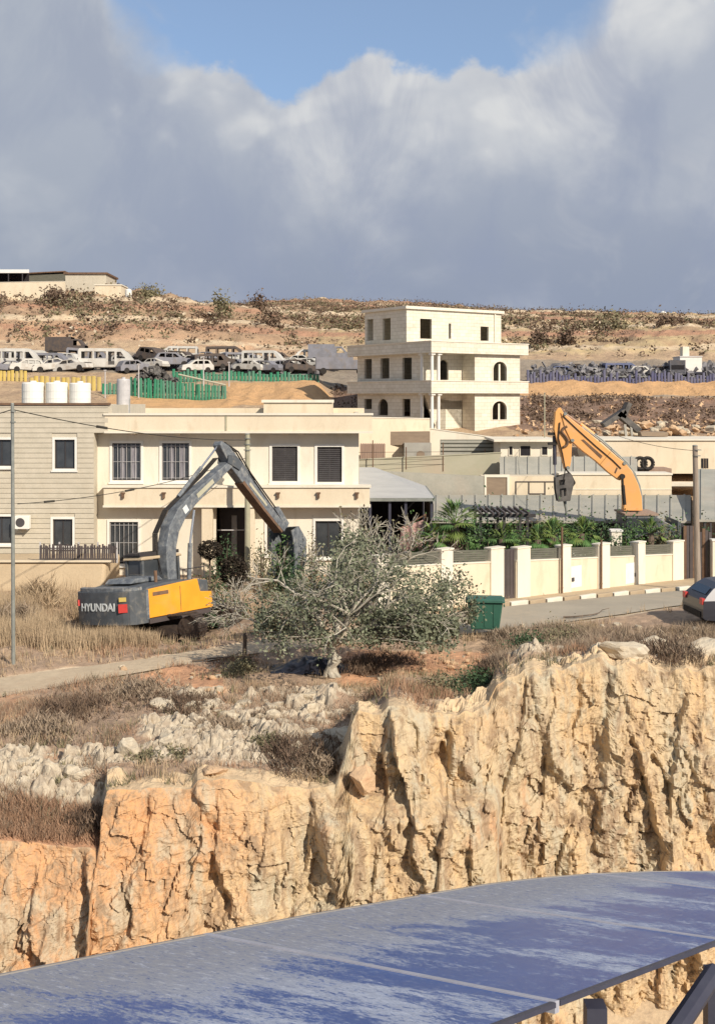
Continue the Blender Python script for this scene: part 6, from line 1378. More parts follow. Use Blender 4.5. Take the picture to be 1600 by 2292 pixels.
def build_tree(name, label, cat, loc, segs, P_, leaf, size, bark='bark', minr=.006, rng=None, up=.3):
    r = thing(name, label, cat, loc)
    main, fine = MB(), MB()
    for a, b, x, y, lv in segs:
        if lv == 0:   # several stems grown together
            rr = np.random.default_rng(3)
            for o_ in range(4):
                q0 = a + Vector((math.cos(o_ * 1.7), math.sin(o_ * 1.7), 0)) * x * .75; k_ = 6; pp = [q0]
                for i_ in range(1, k_ + 1): pp.append(q0.lerp(b, i_ / k_) + Vector(rr.normal(size=3)) * x * (.28 if i_ < k_ else 0))
                for i_ in range(k_): main.tube(pp[i_], pp[i_ + 1], x * (.62 - .03 * i_), x * (.59 - .03 * i_), 8)
    main.build('trunk', bark, r)
    l1, l2 = MB(), MB()
    for a, b, x, y, lv in segs:
        if lv in (1, 2): l1.tube(a, b, max(x, .012), max(y, .010), 7, cap=False)
        elif lv > 2: l2.tube(a, b, max(x, minr), max(y, minr * .8), 4, cap=False)
    l1.build('limb', bark, r); l2.build('branch', bark, r)
    if P_ is not None and len(P_): V, Fc = quads_at(P_, size, rng, up=up, aspect=1.7); npmesh('crown', V, Fc, leaf, r)
    return r
def big_tree():
    rng = np.random.default_rng(21); b = on(745, 32.6)
    segs, tips = grow(b, rng, .95, .14, 4, .8, 1.42, up=.2, reach=1.12, squash=.92)
    pts = np.array([list(t[0]) for t in tips]); lv = np.array([t[1] for t in tips])
    # droop outer foliage to either side, bare twigs on top left
    C = []
    for p, l in zip(pts, lv):
        if l < 3: continue
        top = p[2] > 2.6 ; left = p[0] < -.2
        k = rng.integers(8, 18) if not (top and left) else rng.integers(0, 4)
        if top and not left: k = rng.integers(6, 14)
        if k: C.append(p + rng.normal(size=(k, 3)) * [.13, .13, .11])
    C = np.concatenate(C)
    # low skirts of foliage left and right of the trunk
    for cx, cy, cz, sx, sz, n in ((-1.85, .2, 1.25, .5, .42, 1300), (-1.0, -.4, .95, .55, .35, 700), (1.3, -.2, 1.15, .65, .42, 1300), (2.35, .2, 1.25, .62, .45, 1500), (2.9, .4, .95, .4, .3, 700), (.75, 1.3, 2.6, .42, .5, 1300), (.1, 1.2, 2.0, .5, .5, 600), (2.2, .9, 1.9, .5, .4, 700), (-.9, 1., 2.0, .6, .5, 300)):
        kc = rng.normal(size=(24, 3)) * [sx, .5, sz] + [cx, cy, cz]; i = rng.integers(0, 24, n); kc[:, 2] = np.maximum(kc[:, 2], 1.0) + .25; C = np.concatenate([C, kc[i] + rng.normal(size=(n, 3)) * [.13, .15, .12]])
        for q in kc[:12]: segs.append((Vector((cx * .35, cy * .4, 1.25)), Vector(q), .02, .008, 3))
    C = C[(C[:, 2] > .85) & (C[:, 0] > -2.2) & (C[:, 0] < 3.55)]; C = np.concatenate([C, C[::2] + rng.normal(size=(len(C[::2]), 3)) * .06])
    segs = [q for q in segs if q[1].x > -2.4 and q[1].x < 3.5]
    build_tree('fig_tree', 'spreading grey barked tree with bare branches and dull green leaves mid slope', 'tree', b, segs, C, 'leaf_tree', .10, rng=rng, minr=.009)
    # leafless shrub tree behind it to the right
    rng = np.random.default_rng(5); b = on(862, 42.0); segs, tips = grow(b, rng, 1.0, .09, 4, .55, 1.35, up=.5)
    build_tree('bare_tree', 'leafless pale branched tree in front of the canopy, right of the cream house', 'tree', b, segs, np.array([list(t[0]) for t in tips if t[1] > 3 and rng.uniform() < .8]) + rng.normal(size=(1, 3)) * .02, 'leaf_olive', .12, rng=rng, minr=.011)
    rng = np.random.default_rng(15); b = on(590, 37.5); segs, tips = grow(b, rng, .5, .05, 4, .6, 1.0, up=.35)
    build_tree('bare_shrub', 'leafless grey shrub left of the spreading tree', 'shrub', b, segs, np.array([list(t[0]) for t in tips if t[1] > 3 and rng.uniform() < .35]), 'leaf_olive', .10, rng=rng, minr=.009)
    rng = np.random.default_rng(17); b = on(985, 38.5); segs, tips = grow(b, rng, .3, .04, 3, .7, .9, up=.25)
    P_ = np.concatenate([np.array([list(t[0])]) + rng.normal(size=(16, 3)) * .14 for t in tips if t[1] > 1])
    build_tree('leafy_shrub', 'grey green leafy shrub between the spreading tree and the green bin', 'shrub', b, segs, P_, 'leaf_tree', .11, rng=rng, minr=.009)
big_tree()
# shade heap below the tree: black sheet put in for the tree shadow, broken branches, stump post
def heap():
    b = on(690, 33.4); r = thing('tree_shade_sheet', 'crumpled black sheet standing for the dark shadow under the spreading tree', 'sheet', b); n, k = 40, 26; X, Y = np.meshgrid(np.linspace(-1.15, 1.25, n), np.linspace(-.7, .8, k))
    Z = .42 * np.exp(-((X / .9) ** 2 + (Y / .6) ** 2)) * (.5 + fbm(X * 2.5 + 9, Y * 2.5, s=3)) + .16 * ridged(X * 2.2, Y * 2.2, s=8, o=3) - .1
    npmesh('sheet', np.stack([X + .15 * fbm(X * 3, Y * 3, s=5), Y, Z], -1).reshape(-1, 3), grid_faces(k, n), 'shade_black', r, smooth=True)
    r = thing('broken_post', 'short broken wooden post sticking up left of the spreading tree', 'post', on(547, 33.5)); MB().tube((0, 0, -.1), (.02, 0, 1.05), .07, .055, 8).tube((0, .02, 1.05), (.04, 0, 1.12), .05, .01, 6).build('shaft', 'bark_d', r)
    MB().tube((.09, -.05, 0), (.05, -.03, .45), .05, .04, 7).build('brace', 'bark_d', r)
    rng = np.random.default_rng(4)
    for i, (px, Y, L, a) in enumerate([(600, 33.2, 1.2, .3), (640, 32.8, 1.6, -.2), (820, 32.6, 1.5, .1), (870, 32.8, 1.0, -.3), (430, 34.6, 1.8, .12), (560, 33.0, .9, .9), (1260, 41.5, 2.4, -.1)]):
        lb = ['fallen branch left of the black shade sheet', 'long fallen branch touching the black shade sheet', 'fallen branch right of the tree trunk', 'short fallen branch on the reddish soil', 'bent dead branch lying on the dirt track', 'short upright broken branch beside the broken post', 'thin dark branch lying on the asphalt road'][i]
        o = thing('fallen_branch', lb, 'branch', on(px, Y), a); m = MB(); q = Vector((0, 0, .06)); d = Vector((1, 0, .05))
        for k in range(6): e = q + d.normalized() * L / 6; m.tube(q, e, .035 * (1 - k / 8), .035 * (1 - (k + 1) / 8), 6); d += Vector(rng.normal(size=3)) * .25; d.z = abs(d.z) * .3; q = e
        m.build('stem', 'bark_d', o)
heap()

# ------------------------------------------------------------------ rocks
def rock_mesh(seed, m='boulder', lo=.42, hi=.78):
    rng = np.random.default_rng(seed); bm = bmesh.new(); bmesh.ops.create_icosphere(bm, subdivisions=3, radius=1)
    pl = [(Vector(rng.normal(size=3)).normalized(), rng.uniform(lo, hi)) for _ in range(11)]
    for v in bm.verts:
        for n, d in pl:
            t = v.co.dot(n)
            if t > d: v.co -= n * (t - d) * .92
        c = v.co * 2.2; v.co *= 1 + .42 * (float(fbm(np.array([c.x + seed]), np.array([c.y]), np.array([c.z]), o=3)[0]) - .5)
    me = bpy.data.meshes.new('boulder'); bm.to_mesh(me); bm.free(); me.materials.append(mt(m)); return me
RB = rock_mesh(71, 'ochre_rock', .35, .6)
RM = [rock_mesh(i) for i in range(6)]; RO = [rock_mesh(i + 30, 'ochre_rock') for i in range(4)]
def rock(px, Y, sx, sy, sz, label, me, rz=0., group=None, name='boulder', sink=.3, lift=0.):
    o = link(bpy.data.objects.new(name, me)); b = on(px, Y); o.location = b + Vector((0, 0, sz * (1 - sink) - sz * .3 + lift)); o.scale = (sx, sy, sz); o.rotation_euler = (RNG.uniform(-.2, .2), RNG.uniform(-.2, .2), rz); return tag(o, label, 'rock', group)
rock(282, 25.3, .28, .3, .48, 'tall pointed pale boulder above the left cliff block', RM[0], .4)
rock(470, 23.7, .42, .35, .16, 'flat cream boulder on the brow of the left cliff', RO[1], .3)
rock(1455, 30.5, .75, .5, .30, 'smooth pale boulder in the brush above the right cliff', RM[2])
rock(1250, 30.0, .5, .4, .2, 'small pale boulder in the scrub above the right cliff', RM[3])
rock(1590, 28.4, .8, .5, .42, 'large pitted pale boulder at the right edge on the cliff top', RM[4], .8)
rock(1395, 27.6, .7, .45, .32, 'rounded pale rock on the lip of the right cliff', RM[1], .2)
rock(1180, 28.8, .5, .3, .2, 'bright white rock at the upper end of the cliff notch', RM[5], .9)
rock(812, 24.15, .46, .34, .40, 'big orange pink rock block standing on the middle cliff ledge', RB, .2, sink=3.6)
rng = np.random.default_rng(9)
# rock clusters of the outcrop, each a loose stone
spots = [(rng.uniform(360, 790), rng.uniform(25.6, 30.4), rng.uniform(.16, .42)) for _ in range(50)] + [(rng.uniform(-60, 290), rng.uniform(23.6, 25.6), rng.uniform(.12, .3)) for _ in range(16)]
for i, (px, Y, s) in enumerate(spots): rock(px, Y, s, s * rng.uniform(.6, 1), s * rng.uniform(.4, .8), 'pale weathered limestone lump in the outcrop on the slope', RM[i % 6], rng.uniform(0, 6), 'limestone lumps of the outcrop', sink=.45)
for i in range(46):
    px, Y, s = (rng.uniform(250, 500), rng.uniform(31, 34), rng.uniform(.06, .17)) if i % 2 else (rng.uniform(780, 1150), rng.uniform(31, 36.5), rng.uniform(.06, .16))
    rock(px, Y, s, s, s * .7, 'small loose stone on the reddish soil', (RO if i % 3 else RM)[i % 4], rng.uniform(0, 6), 'small loose stones on the reddish soil', name='loose_stone')
for i in range(22):
    px = rng.uniform(1150, 1640); Y = rng.uniform(38.2, 40.2); s = rng.uniform(.06, .2); rock(px, Y, s, s, s * .8, 'small stone or clod in the verge before the asphalt road', RM[i % 6], rng.uniform(0, 6), 'stones in the road verge', name='loose_stone')
# rubble mound behind the grey sheds: slabs and broken concrete
for i in range(60):
    px = rng.uniform(1290, 1640); Y = rng.uniform(82, 92); s = rng.uniform(.2, .75); o = rock(px, Y, s, s * .7, s * rng.uniform(.3, .7), 'broken pale rubble block in the mound behind the cream house', (RO if i % 3 == 0 else RM)[i % 4], rng.uniform(0, 6), 'rubble blocks of the demolition mound', name='rubble_block', lift=.3)
rock(1328, 84.0, .75, .6, .65, 'rounded white boulder at the left foot of the rubble mound', RM[2], lift=.3)
def wreckage():
    Y = 83.; s = Y / F; r = thing('collapsed_slab', 'tilted dark broken slab sticking out of the rubble mound', 'rubble', P(1390, 985, Y))
    for (a, b, c, d, w) in ((1352, 952, 1400, 920, .35), (1395, 935, 1410, 902, .3), (1385, 925, 1432, 965, .4), (1398, 950, 1402, 985, .16), (1412, 955, 1416, 990, .14)):
        p, q = P(a, b, Y) - P(1390, 985, Y), P(c, d, Y) - P(1390, 985, Y); m = MB(); dd = (q - p).normalized(); n = Vector((-dd.z, 0, dd.x)) * w * .5; e = Vector((0, 1.2 if w > .2 else .2, 0)); m.hexa([p - n, q - n, q - n + e, p - n + e, p + n, q + n, q + n + e, p + n + e]); m.build('slab_piece', 'scrap' if w > .2 else 'concrete', r)
    r = thing('collapsed_slab', 'flat dark slab lying at the right of the rubble mound', 'rubble', P(1455, 976, 81.5)); MB().hexa([(-.6, 0, 0), (1.2, 0, -.05), (1.2, 1.2, 0), (-.6, 1.2, 0), (-.7, 0, .28), (1.25, 0, .25), (1.2, 1.2, .3), (-.6, 1.2, .3)]).build('slab_piece', 'brownish', r)
wreckage()

# ------------------------------------------------------------------ yards on the hillside: fences, scrap, cabin, far buildings
def slat_fence(label, px0, px1, pyt, pyb, Y, m, pitch, pyt1=None, pyb1=None, gap=.82, name='sheet_fence', jitter=.1):
    s = Y / F; A0 = P(px0, pyb, Y); r = thing(name, label, 'fence', A0); n = max(2, int((px1 - px0) / pitch)); L = (px1 - px0) * s; o = None
    pyt1 = pyt if pyt1 is None else pyt1; pyb1 = pyb if pyb1 is None else pyb1
    for i in range(n):
        k = (i + .5) / n; w = L / n * gap; zb = (pyb - (pyb + (pyb1 - pyb) * k)) * s; zt = (pyb - (pyt + (pyt1 - pyt) * k)) * s; h = zt - zb
        if o is None:
            mb = MB(); mb.tube((0, 0, 0), (0, 0, 1), w / 2, w / 2, 8); base = o = mb.build('fence_sheet', m, r)
        else: o = base.copy(); link(o, r)
        o.location = (L * k, RNG.uniform(-.04, .04), zb - .4); o.scale = (1, .45, (h + .4) * RNG.uniform(1 - jitter, 1)); o.rotation_euler = (0, RNG.uniform(-.04, .04), 0)
    z0, z1 = (pyb - pyb) * s + .3, (pyb - pyb1) * s + .3
    MB().hexa([(0, .2, z0), (L, .2, z1), (L, .26, z1), (0, .26, z0), (0, .2, z0 + .1), (L, .2, z1 + .1), (L, .26, z1 + .1), (0, .26, z0 + .1)]).build('rail', 'steel', r)
    return r
slat_fence('row of yellow sheets below the scrapped vans at the far left', -60, 62, 828, 852, 106, 'y_slat', 9, pyb1=856)
slat_fence('row of yellow sheets behind the three white tanks', 66, 228, 840, 892, 102, 'y_slat', 11)
slat_fence('dark green sheet fence left of the narrow pale tank', 228, 268, 856, 884, 100, 'g_slat', 7)
slat_fence('bright green sheet fence in the foot of the hillside yard', 292, 508, 842, 886, 99.5, 'g_slat', 7, pyt1=864, pyb1=886)
slat_fence('dull green sheet fence in front of the scrapped cars', 385, 715, 824, 850, 108, 'g_slat', 8, pyt1=832, pyb1=846, jitter=.35)
slat_fence('violet blue sheet fence along the right hillside yard', 1178, 1325, 826, 851, 117.2, 'b_slat', 7, jitter=.65)
slat_fence('violet blue sheet fence in the middle of the right hillside yard', 1327, 1505, 827, 850, 117.2, 'b_slat', 7, jitter=.65)
slat_fence('violet blue sheet fence below the white cabin at the right edge', 1507, 1720, 833, 851, 117.2, 'b_slat', 7, jitter=.5)
r = thing('railing', 'pale green sloping railing above the bright green fence', 'railing', P(400, 838, 101)); s = 101 / F
MB().tube((0, 0, 0), (105 * s, 0, -24 * s), .09, None, 6).build('top_rail', 'meshg', r)
for i in range(9): x = 105 * s * i / 8; MB().tube((x, 0, -24 * s * i / 8), (x, 0, -24 * s * i / 8 - .9), .035, None, 5).build('baluster', 'g_slat', r)
for px, a, b in ((311, 816, 880), (456, 800, 850), (513, 812, 852), (236, 830, 882)):
    o = thing('lamp_post', {311: 'thin pale post left of the scrap heap', 456: 'thin pale post between the green fences', 513: 'thin pale post at the right end of the bright green fence', 236: 'thin pale post at the left end of the green fence'}[px], 'post', P(px, b, 98.5)); MB().tube((0, 0, -.5), (0, 0, (b - a) * 98.5 / F), .05, None, 6).build('shaft', 'grille', o); MB().box(-.1, .1, -.1, .1, (b - a) * 98.5 / F + .001, (b - a) * 98.5 / F + .08).build('cap', 'grille', o)
r = thing('yard_ramp', 'sand coloured concrete edge below the scrapped vans', 'wall', P(60, 848, 110)); s = 110 / F; MB().hexa([(0, 0, -1), (235 * s, 0, -1), (235 * s, .6, -1), (0, .6, -1), (0, 0, .45), (235 * s, 0, .25), (235 * s, .6, .25), (0, .6, .45)]).build('wall_body', 'pinkish', r)
# scrap heap: loose metal nobody could count
rng = np.random.default_rng(12); n = 420; mb = MB()
for i in range(n):
    px = rng.uniform(300, 400); k = (px - 300) / 100; hgt = 1.9 * (1 - abs(k - .45) * 1.3); c = P(px, 868 - 0, 101 + rng.uniform(0, 3)); c.z += rng.uniform(-.4, max(.2, hgt)); d = Vector(rng.normal(size=3)).normalized(); L = rng.uniform(.2, .8); e = d.orthogonal().normalized() * rng.uniform(.04, .22); g = d.cross(e).normalized() * rng.uniform(.03, .12)
    a, b = c - d * L / 2, c + d * L / 2; mb.hexa([a - e - g, b - e - g, b + e - g, a + e - g, a - e + g, b - e + g, b + e + g, a + e + g])
tag(mb.build('scrap_heap', 'scrap'), 'heap of dark scrap metal above the green fence', 'scrap', kind='stuff')
mb = MB()
for i in range(900):
    px = rng.uniform(1190, 1640) if i % 3 else rng.uniform(0, 730); Y = rng.uniform(113, 118.5) if px < 800 else rng.uniform(118, 121); c = on(px, Y); c.z += rng.uniform(.0, .8); d = Vector(rng.normal(size=3)).normalized(); L = rng.uniform(.2, 1.1); e = d.orthogonal().normalized() * rng.uniform(.04, .3); g = d.cross(e).normalized() * rng.uniform(.03, .15)
    a, b = c - d * L / 2, c + d * L / 2; mb.hexa([a - e - g, b - e - g, b + e - g, a + e - g, a - e + g, b - e + g, b + e + g, a + e + g])
tag(mb.build('scrap_parts', 'scrap_pale'), 'scattered car parts and scrap between the wrecks in the hillside yards', 'scrap', kind='stuff')
r, W, H, s = fr_box('white_cabin', 'white cabin with a small block on its roof above the violet fence', 'cabin', 1521, 1570, 797, 836, 118.5, 2.6, 'white_paint'); MB().box(W * .2, W * .5, .6, 1.6, H + .002, H + 1.0).build('roof_block', 'cream_light', r); MB().box(0, W, -.04, -.002, 0, .18).build('base_rail', 'steel_d', r)
MB().box(-.06, W + .06, -.06, 2.66, H * .94, H * .99).build('roof_trim', 'grille', r)
# houses on the left hilltop
r, W, H, s = fr_box('hilltop_house', 'pale block house with dark flat roof on the left hilltop', 'house', 147, 238, 614, 664, 158, 7, 'stone'); MB().box(-.2, W + .2, -.2, 7.2, H + .002, H + .25).build('roof_slab', 'rust', r); MB().box(W * .15, W * .22, -.05, -.002, 0, H * .35).build('door', 'dark', r)
r, W, H, s = fr_box('hilltop_annex', 'small sunlit cream annex right of the block house on the left hilltop', 'house', 213, 272, 639, 668, 154, 4, 'cream'); MB().box(-.1, W + .1, -.1, 4.1, H + .002, H + .15).build('roof_slab', 'cream_light', r)
r, W, H, s = fr_box('hilltop_shed', 'olive grey shed left of the block house on the left hilltop', 'shed', 66, 147, 613, 650, 161, 6, 'panel_grey'); MB().hexa([(0, -.3, H), (W, -.3, H + .25), (W, 6, H + .25), (0, 6, H), (0, -.3, H + .15), (W, -.3, H + .4), (W, 6, H + .4), (0, 6, H + .15)]).build('roof', 'rust', r)
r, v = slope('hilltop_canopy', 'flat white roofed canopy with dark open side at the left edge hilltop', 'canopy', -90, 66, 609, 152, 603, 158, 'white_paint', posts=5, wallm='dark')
rwall('hilltop_wall', 'low cream wall below the hilltop canopy and shed', -90, 146, 634, 630, 662, 151, 151, 'cream')
t = thing('hilltop_tank', 'small white tank right of the cream annex on the left hilltop', 'water tank', P(288, 662, 153)); MB().tube((0, 0, -.2), (0, 0, .75), .45, None, 14).build('tank_body', 'white_paint', t); MB().tube((0, 0, .75), (0, 0, .9), .45, .2, 14).build('lid', 'white_paint', t)
t = thing('radar_dome', 'tiny white dome on the far right ridge', 'dome', P(1483, 712, 255)); bm = bmesh.new(); bmesh.ops.create_uvsphere(bm, u_segments=16, v_segments=10, radius=.75); me = bpy.data.meshes.new('dome_shell'); bm.to_mesh(me); bm.free(); me.materials.append(mt('white_paint')); o = link(bpy.data.objects.new('dome_shell', me), t); o.location = (0, 0, .8); MB().tube((0, 0, -1.2), (0, 0, .3), .3, None, 8).build('stand', 'grille', t)
for px, a, b in ((683, 656, 686), (1456, 696, 716), (770, 666, 684)):
    t = thing('ridge_mast', {683: 'small lattice mast on the ridge left of the villa', 1456: 'short pale mast left of the white dome', 770: 'tiny mast on the ridge beside the villa'}[px], 'mast', P(px, b, 256)); h = (b - a) * 256 / F; MB().tube((0, 0, -1), (0, 0, h), .14, .07, 5).build('shaft', 'steel', t); MB().tube((-.5, 0, h * .7), (.5, 0, h * .7), .06, None, 4).build('cross_arm', 'steel', t)

# ------------------------------------------------------------------ scrub, grass
def hill_scrub():
    rng = np.random.default_rng(31)
    for nm, lf, n, seed, lab, dens in (('hillside_scrub', 'leaf_brown', 11000, 1, 'dark brown scrub dotted over the rocky hillside', lambda px, Y: np.clip(.45 + 1.1 * (fbm(px / 60, Y / 9, s=301) - .35) * 2 + .5 * sst(225, 250, Y) + .55 * sst(141, 148, Y) * (1 - sst(160, 166, Y)) * (1 - sst(430, 520, px)), .03, 1) * sst(126, 134, Y)),
                                  ('hillside_bushes', 'leaf_olive', 6000, 2, 'olive scrub bushes scattered over the hillside', lambda px, Y: np.clip(.1 + 2.2 * (fbm(px / 50, Y / 12, s=302) - .45), .02, 1) * sst(126, 134, Y))):
        C, px, Y = scatter(n, -300, 2000, 126, 262, rng, dens); k = 16; sc = rng.uniform(.25, 1.15, size=(len(C), 1)) ** 1.3
        sc *= (1 + .7 * sst(220, 255, Y))[:, None]
        Q = np.repeat(C, k, 0) + rng.normal(size=(len(C) * k, 3)) * np.repeat(sc, k, 0) * [.42, .42, .3] + np.array([0, 0, .35]) * np.repeat(sc, k, 0)
        V, Fc = quads_at(Q, .30, rng, aspect=1.3); tag(npmesh(nm, V, Fc, lf), lab, 'scrub', kind='stuff')
    C, px, Y = scatter(1300, 745, 1900, 90, 111, rng, lambda px, Y: np.clip(2.4 * (fbm(px / 30, Y / 4, s=305) - .38), .05, 1) * (1 - box_mask(px, Y, 760, 1165, 80, 100, 5, 1))); Q = np.repeat(C, 12, 0) + rng.normal(size=(len(C) * 12, 3)) * [.35, .35, .14] + [0, 0, .15]; V, Fc = quads_at(Q, .2, rng, aspect=1.5)
    tag(npmesh('field_scrub', V, Fc, 'leaf_brown'), 'low olive brown scrub over the dark field right of the villa', 'scrub', kind='stuff')
    # pale stones on the hillside
    C, px, Y = scatter(2600, -300, 2000, 126, 250, rng, lambda px, Y: np.clip(.2 + 2 * (fbm(px / 45, Y / 8, s=303) - .4), .05, 1)); V, Fc = quads_at(C + [0, 0, .2], .5, rng, up=0, aspect=1.2)
    tag(npmesh('hillside_stones', V, Fc, 'boulder'), 'pale stones scattered over the hillside', 'stones', kind='stuff')
    C, px, Y = scatter(900, 1150, 1900, 84, 110, rng, lambda px, Y: .3 + .7 * (Y < 94)); V, Fc = quads_at(C + [0, 0, .1], .38, rng, up=0, aspect=1.2); tag(npmesh('field_stones', V, Fc, 'ochre_rock'), 'small stones over the field right of the villa', 'stones', kind='stuff')
hill_scrub()
for i, (px, py, Y, w, h, lf, lb) in enumerate([(500, 740, 150, 3.4, 3.2, 'leaf_olive', 'dark bush on the slope left of the hillside gully'), (600, 752, 146, 3.6, 3.6, 'leaf_brown', 'large dark bush in the hillside gully above the green fence'), (575, 722, 165, 3.2, 3.2, 'leaf_brown', 'dark bush higher up the hillside gully'),
      (1365, 765, 150, 4.8, 3.0, 'leaf_olive', 'wide olive bush on the yellow bank behind the right yard'), (1492, 770, 148, 2.8, 2.6, 'leaf_brown', 'dark bush on the yellow bank near the white cabin'), (1268, 790, 136, 2.2, 1.9, 'leaf_brown', 'dark bush low on the bank right of the villa'), (1208, 782, 136, 2.4, 1.8, 'leaf_brown', 'dark bush beside the villa on the bank'), (330, 690, 158, 4.2, 2.4, 'leaf_olive', 'broad olive bush below the hilltop annex'), (130, 690, 150, 4.2, 1.9, 'leaf_brown', 'purple brown bush below the hilltop block house')]):
    shrub('hillside_bush', lb, 'bush', px, Y, w, h, lf, 700, .38, seed=i + 50, stems=False, clumps=10)
C = bpy.context.scene
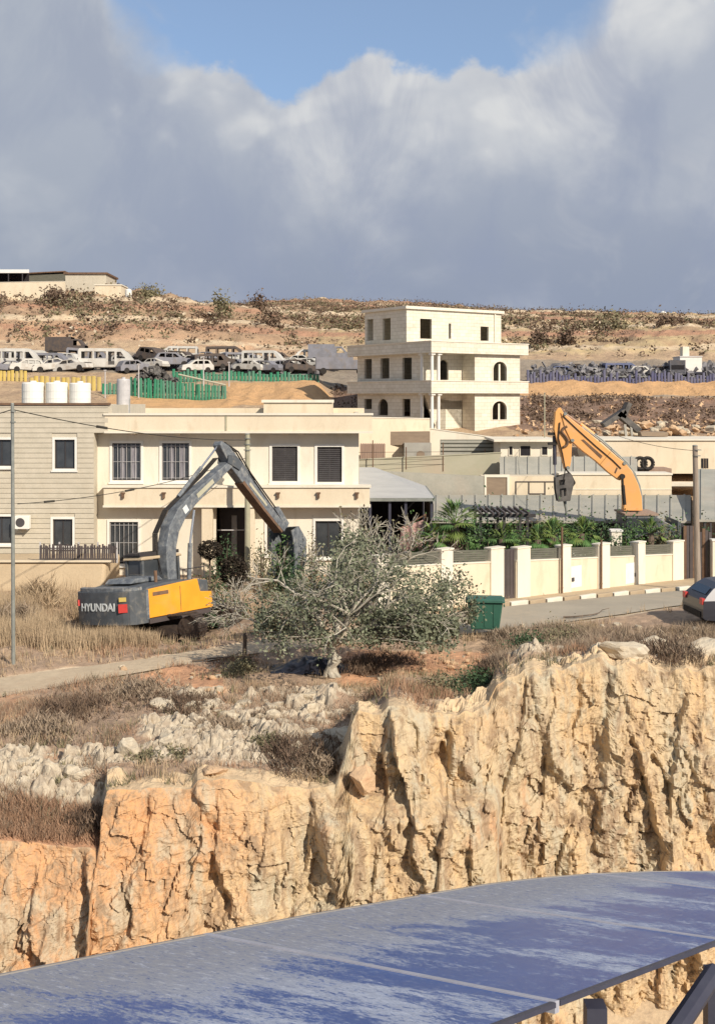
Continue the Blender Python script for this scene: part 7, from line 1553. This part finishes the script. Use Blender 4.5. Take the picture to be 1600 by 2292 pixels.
def near_veg():
    rng = np.random.default_rng(77)
    redz = lambda px, Y: np.maximum(box_mask(px, Y, 250, 500, 31.2, 34.0, 40, .4), box_mask(px, Y, 600, 1130, 31.8, 36., 50, .6))
    tmf = lambda px, Y: (1 - track_mask(px, Y)) * (1 - .85 * redz(px, Y))
    rk = lambda px, Y: 1 - .72 * rock_mask(px, Y)
    def field(name, mat_, label, n, x0, x1, y0, y1, dens, h, w, nb, lean=.5, spread=.14, cat='dry grass'):
        C, px, Y = scatter(n, x0, x1, y0, y1, rng, dens); hh = h * (.55 + 1.0 * fbm(C[:, 0] * .9, C[:, 1] * .9, s=401)) ; V, Fc = blades(C, hh, w, rng, nb, lean, spread); tag(npmesh(name, V, Fc, mat_), label, cat, kind='stuff')
    patch = lambda s, a=.42, k=3.2: (lambda px, Y: np.clip(k * (fbm((px - CX) / F * Y * .55, Y * .55, s=s) - a), .04, 1))
    p1, p2, p3 = patch(411), patch(412, .45), patch(413, .46)
    blk = lambda px, Y: (1 - (.95 * ((px > 215) & (px < 560) & (Y > 37.8) & (Y < 43)))) * (1 - .9 * box_mask(px, Y, 150, 330, 39, 42))
    field('dry_grass', 'grass_dry', 'pale dry grass over the slope in front of the houses', 8000, -300, 1900, 22.6, 47, lambda px, Y: tmf(px, Y) * rk(px, Y) * p1(px, Y) * .6 * blk(px, Y) * (1 - .8 * sst(1000, 1080, px) * sst(40, 41, Y)), .24, .022, 8)
    field('russet_grass', 'grass_red', 'russet dry weeds over the lower slope', 5600, -300, 1900, 22.4, 37, lambda px, Y: tmf(px, Y) * rk(px, Y) * p2(px, Y), .20, .022, 8, .8, .18)
    field('tall_dry_grass', 'grass_dry', 'tall dry grass around the tracks of the grey excavator', 1900, -60, 350, 36.6, 39.4, lambda px, Y: tmf(px, Y) * np.clip(.3 + p1(px, Y), 0, 1) * (1 - .85 * ((px > 250) & (Y > 38.))), .42, .022, 9, .4, .16)
    field('tall_dry_grass', 'grass_dry', 'tall dry grass at the left below the retaining wall', 3000, -200, 200, 36, 47, lambda px, Y: tmf(px, Y) * p3(px, Y), .62, .024, 9, .4, .18)
    field('brown_scrub', 'twig', 'brown thorny scrub between the cliff and the road', 4200, 1090, 1900, 28.5, 39.6, lambda px, Y: tmf(px, Y) * np.clip(p3(px, Y) * 1.2 + .12, 0, 1) * (1 - .6 * rock_mask(px, Y)), .30, .02, 12, 1.1, .22, 'scrub')
    field('brown_scrub', 'twig', 'brown thorny scrub over the left slope', 2200, -300, 800, 22.4, 33, lambda px, Y: tmf(px, Y) * rk(px, Y) * np.clip(p2(px, Y), 0, 1), .22, .018, 12, 1.2, .22, 'scrub')
    field('ledge_scrub', 'grass_red', 'russet scrub hanging over the left cliff ledge', 700, -200, 236, 22.3, 23.6, lambda px, Y: .9 + 0 * px, .20, .022, 12, 1.0, .22, 'scrub')
    field('green_weeds', 'leaf_olive', 'olive weeds scattered over the slope', 3200, -300, 1900, 23, 40, lambda px, Y: tmf(px, Y) * p3(px, Y) * .8, .16, .03, 8, .9, .15, 'weeds')
    sh = [(672, 25.4, 1.9, .72, 'leaf_brown', 'large dark brown thorn bush on the brow above the middle cliff'), (740, 25.0, 1.2, .5, 'twig', 'brown thorn bush right beside the largest dark thorn bush'), (600, 26.2, .9, .3, 'leaf_olive', 'olive low bush left of the largest dark thorn bush'),
          (1052, 27.9, 1.5, .62, 'leaf_dark', 'dark green thorn bush in the notch of the cliff top'), (1000, 28.2, 1.3, .42, 'leaf_olive', 'olive thorn bush left of the dark bush in the cliff notch'), (1105, 29.0, 1.0, .45, 'leaf_brown', 'brown bush right of the dark bush in the cliff notch'),
          (1232, 36.5, 2.0, .95, 'leaf_olive', 'grey olive bush above the cliff right of the green bin'), (1180, 35.0, 1.6, .75, 'leaf_dark', 'dark green bush between the green bin and the cliff'), (1290, 33.5, 1.6, .55, 'twig', 'brown bush above the right cliff, left part'),
          (1340, 34.5, 2.6, .75, 'leaf_brown', 'wide dark brown scrub bush above the right cliff'), (1420, 35.0, 2.8, .8, 'twig', 'wide grey brown scrub bush below the parked car'), (1500, 34.2, 2.4, .6, 'leaf_brown', 'brown scrub bush below the parked car, right part'), (1450, 28.2, 2.2, .42, 'leaf_brown', 'low red brown scrub along the lip of the right cliff'), (1530, 28.4, 1.6, .4, 'twig', 'low brown scrub on the cliff lip near the right edge'),
          (600, 28.4, .9, .3, 'twig', 'small brown bush among the pale rocks'), (480, 27.6, 1.1, .32, 'twig', 'brown bush among the pale rocks, left part'), (360, 25.2, 1.3, .3, 'leaf_olive', 'olive bush behind the pointed boulder'), (205, 23.2, 1.0, .4, 'leaf_brown', 'brown bush at the left foot of the cliff block'),
          (330, 30.9, 2.4, .5, 'twig', 'brown scrub bush on the left slope below the track'), (180, 29.4, 2.6, .5, 'leaf_brown', 'dark scrub bush on the left slope'), (90, 27.2, 2.2, .45, 'twig', 'grey brown scrub bush low on the left slope'), (430, 29.6, 1.8, .42, 'leaf_brown', 'brown scrub bush left of the pale outcrop'),
          (90, 43.5, 1.3, 1.35, 'grass_dry', 'tall dry brown weed before the retaining wall'), (530, 33.2, 1.2, .55, 'leaf_olive', 'olive bush at the foot of the broken post'), (870, 34.4, 2.2, .42, 'leaf_brown', 'reddish brown scrub right of the tree trunk'), (800, 33.2, 1.3, .55, 'leaf_brown', 'dark scrub in the shade of the spreading tree'),
          (30, 40.5, 1.8, .9, 'twig', 'grey twiggy bush left of the grey excavator'), (1145, 37.4, 1.5, .55, 'twig', 'brown twiggy bush right below the green bin')]
    for i, (px, Y, w, h, lf, lb) in enumerate(sh): shrub('thorn_bush', lb, 'bush', px, Y, w, h, lf, 1500, .075 if lf not in ('twig', 'grass_dry') else .11, dry=lf in ('twig', 'grass_dry', 'leaf_brown'), seed=i + 200, stems=False, clumps=16, group='thorn bushes on the rocky slope')
near_veg()
# rubble on the quarry floor
rng = np.random.default_rng(41)
for i in range(26):
    X = rng.uniform(-3, 9); Y = rng.uniform(18, 25); s = rng.uniform(.15, .6); o = link(bpy.data.objects.new('fallen_rock', (RO if i % 2 else RM)[i % 4])); o.location = (X, Y, -14.1 + s * .2 + .9 * float(sst(23.0, 25.5, np.array(Y - .1 * X)))); o.scale = (s, s * .8, s * .6); o.rotation_euler = (0, 0, rng.uniform(0, 6)); tag(o, 'fallen rock on the quarry floor seen under the solar array', 'rock', 'fallen rocks at the cliff foot')
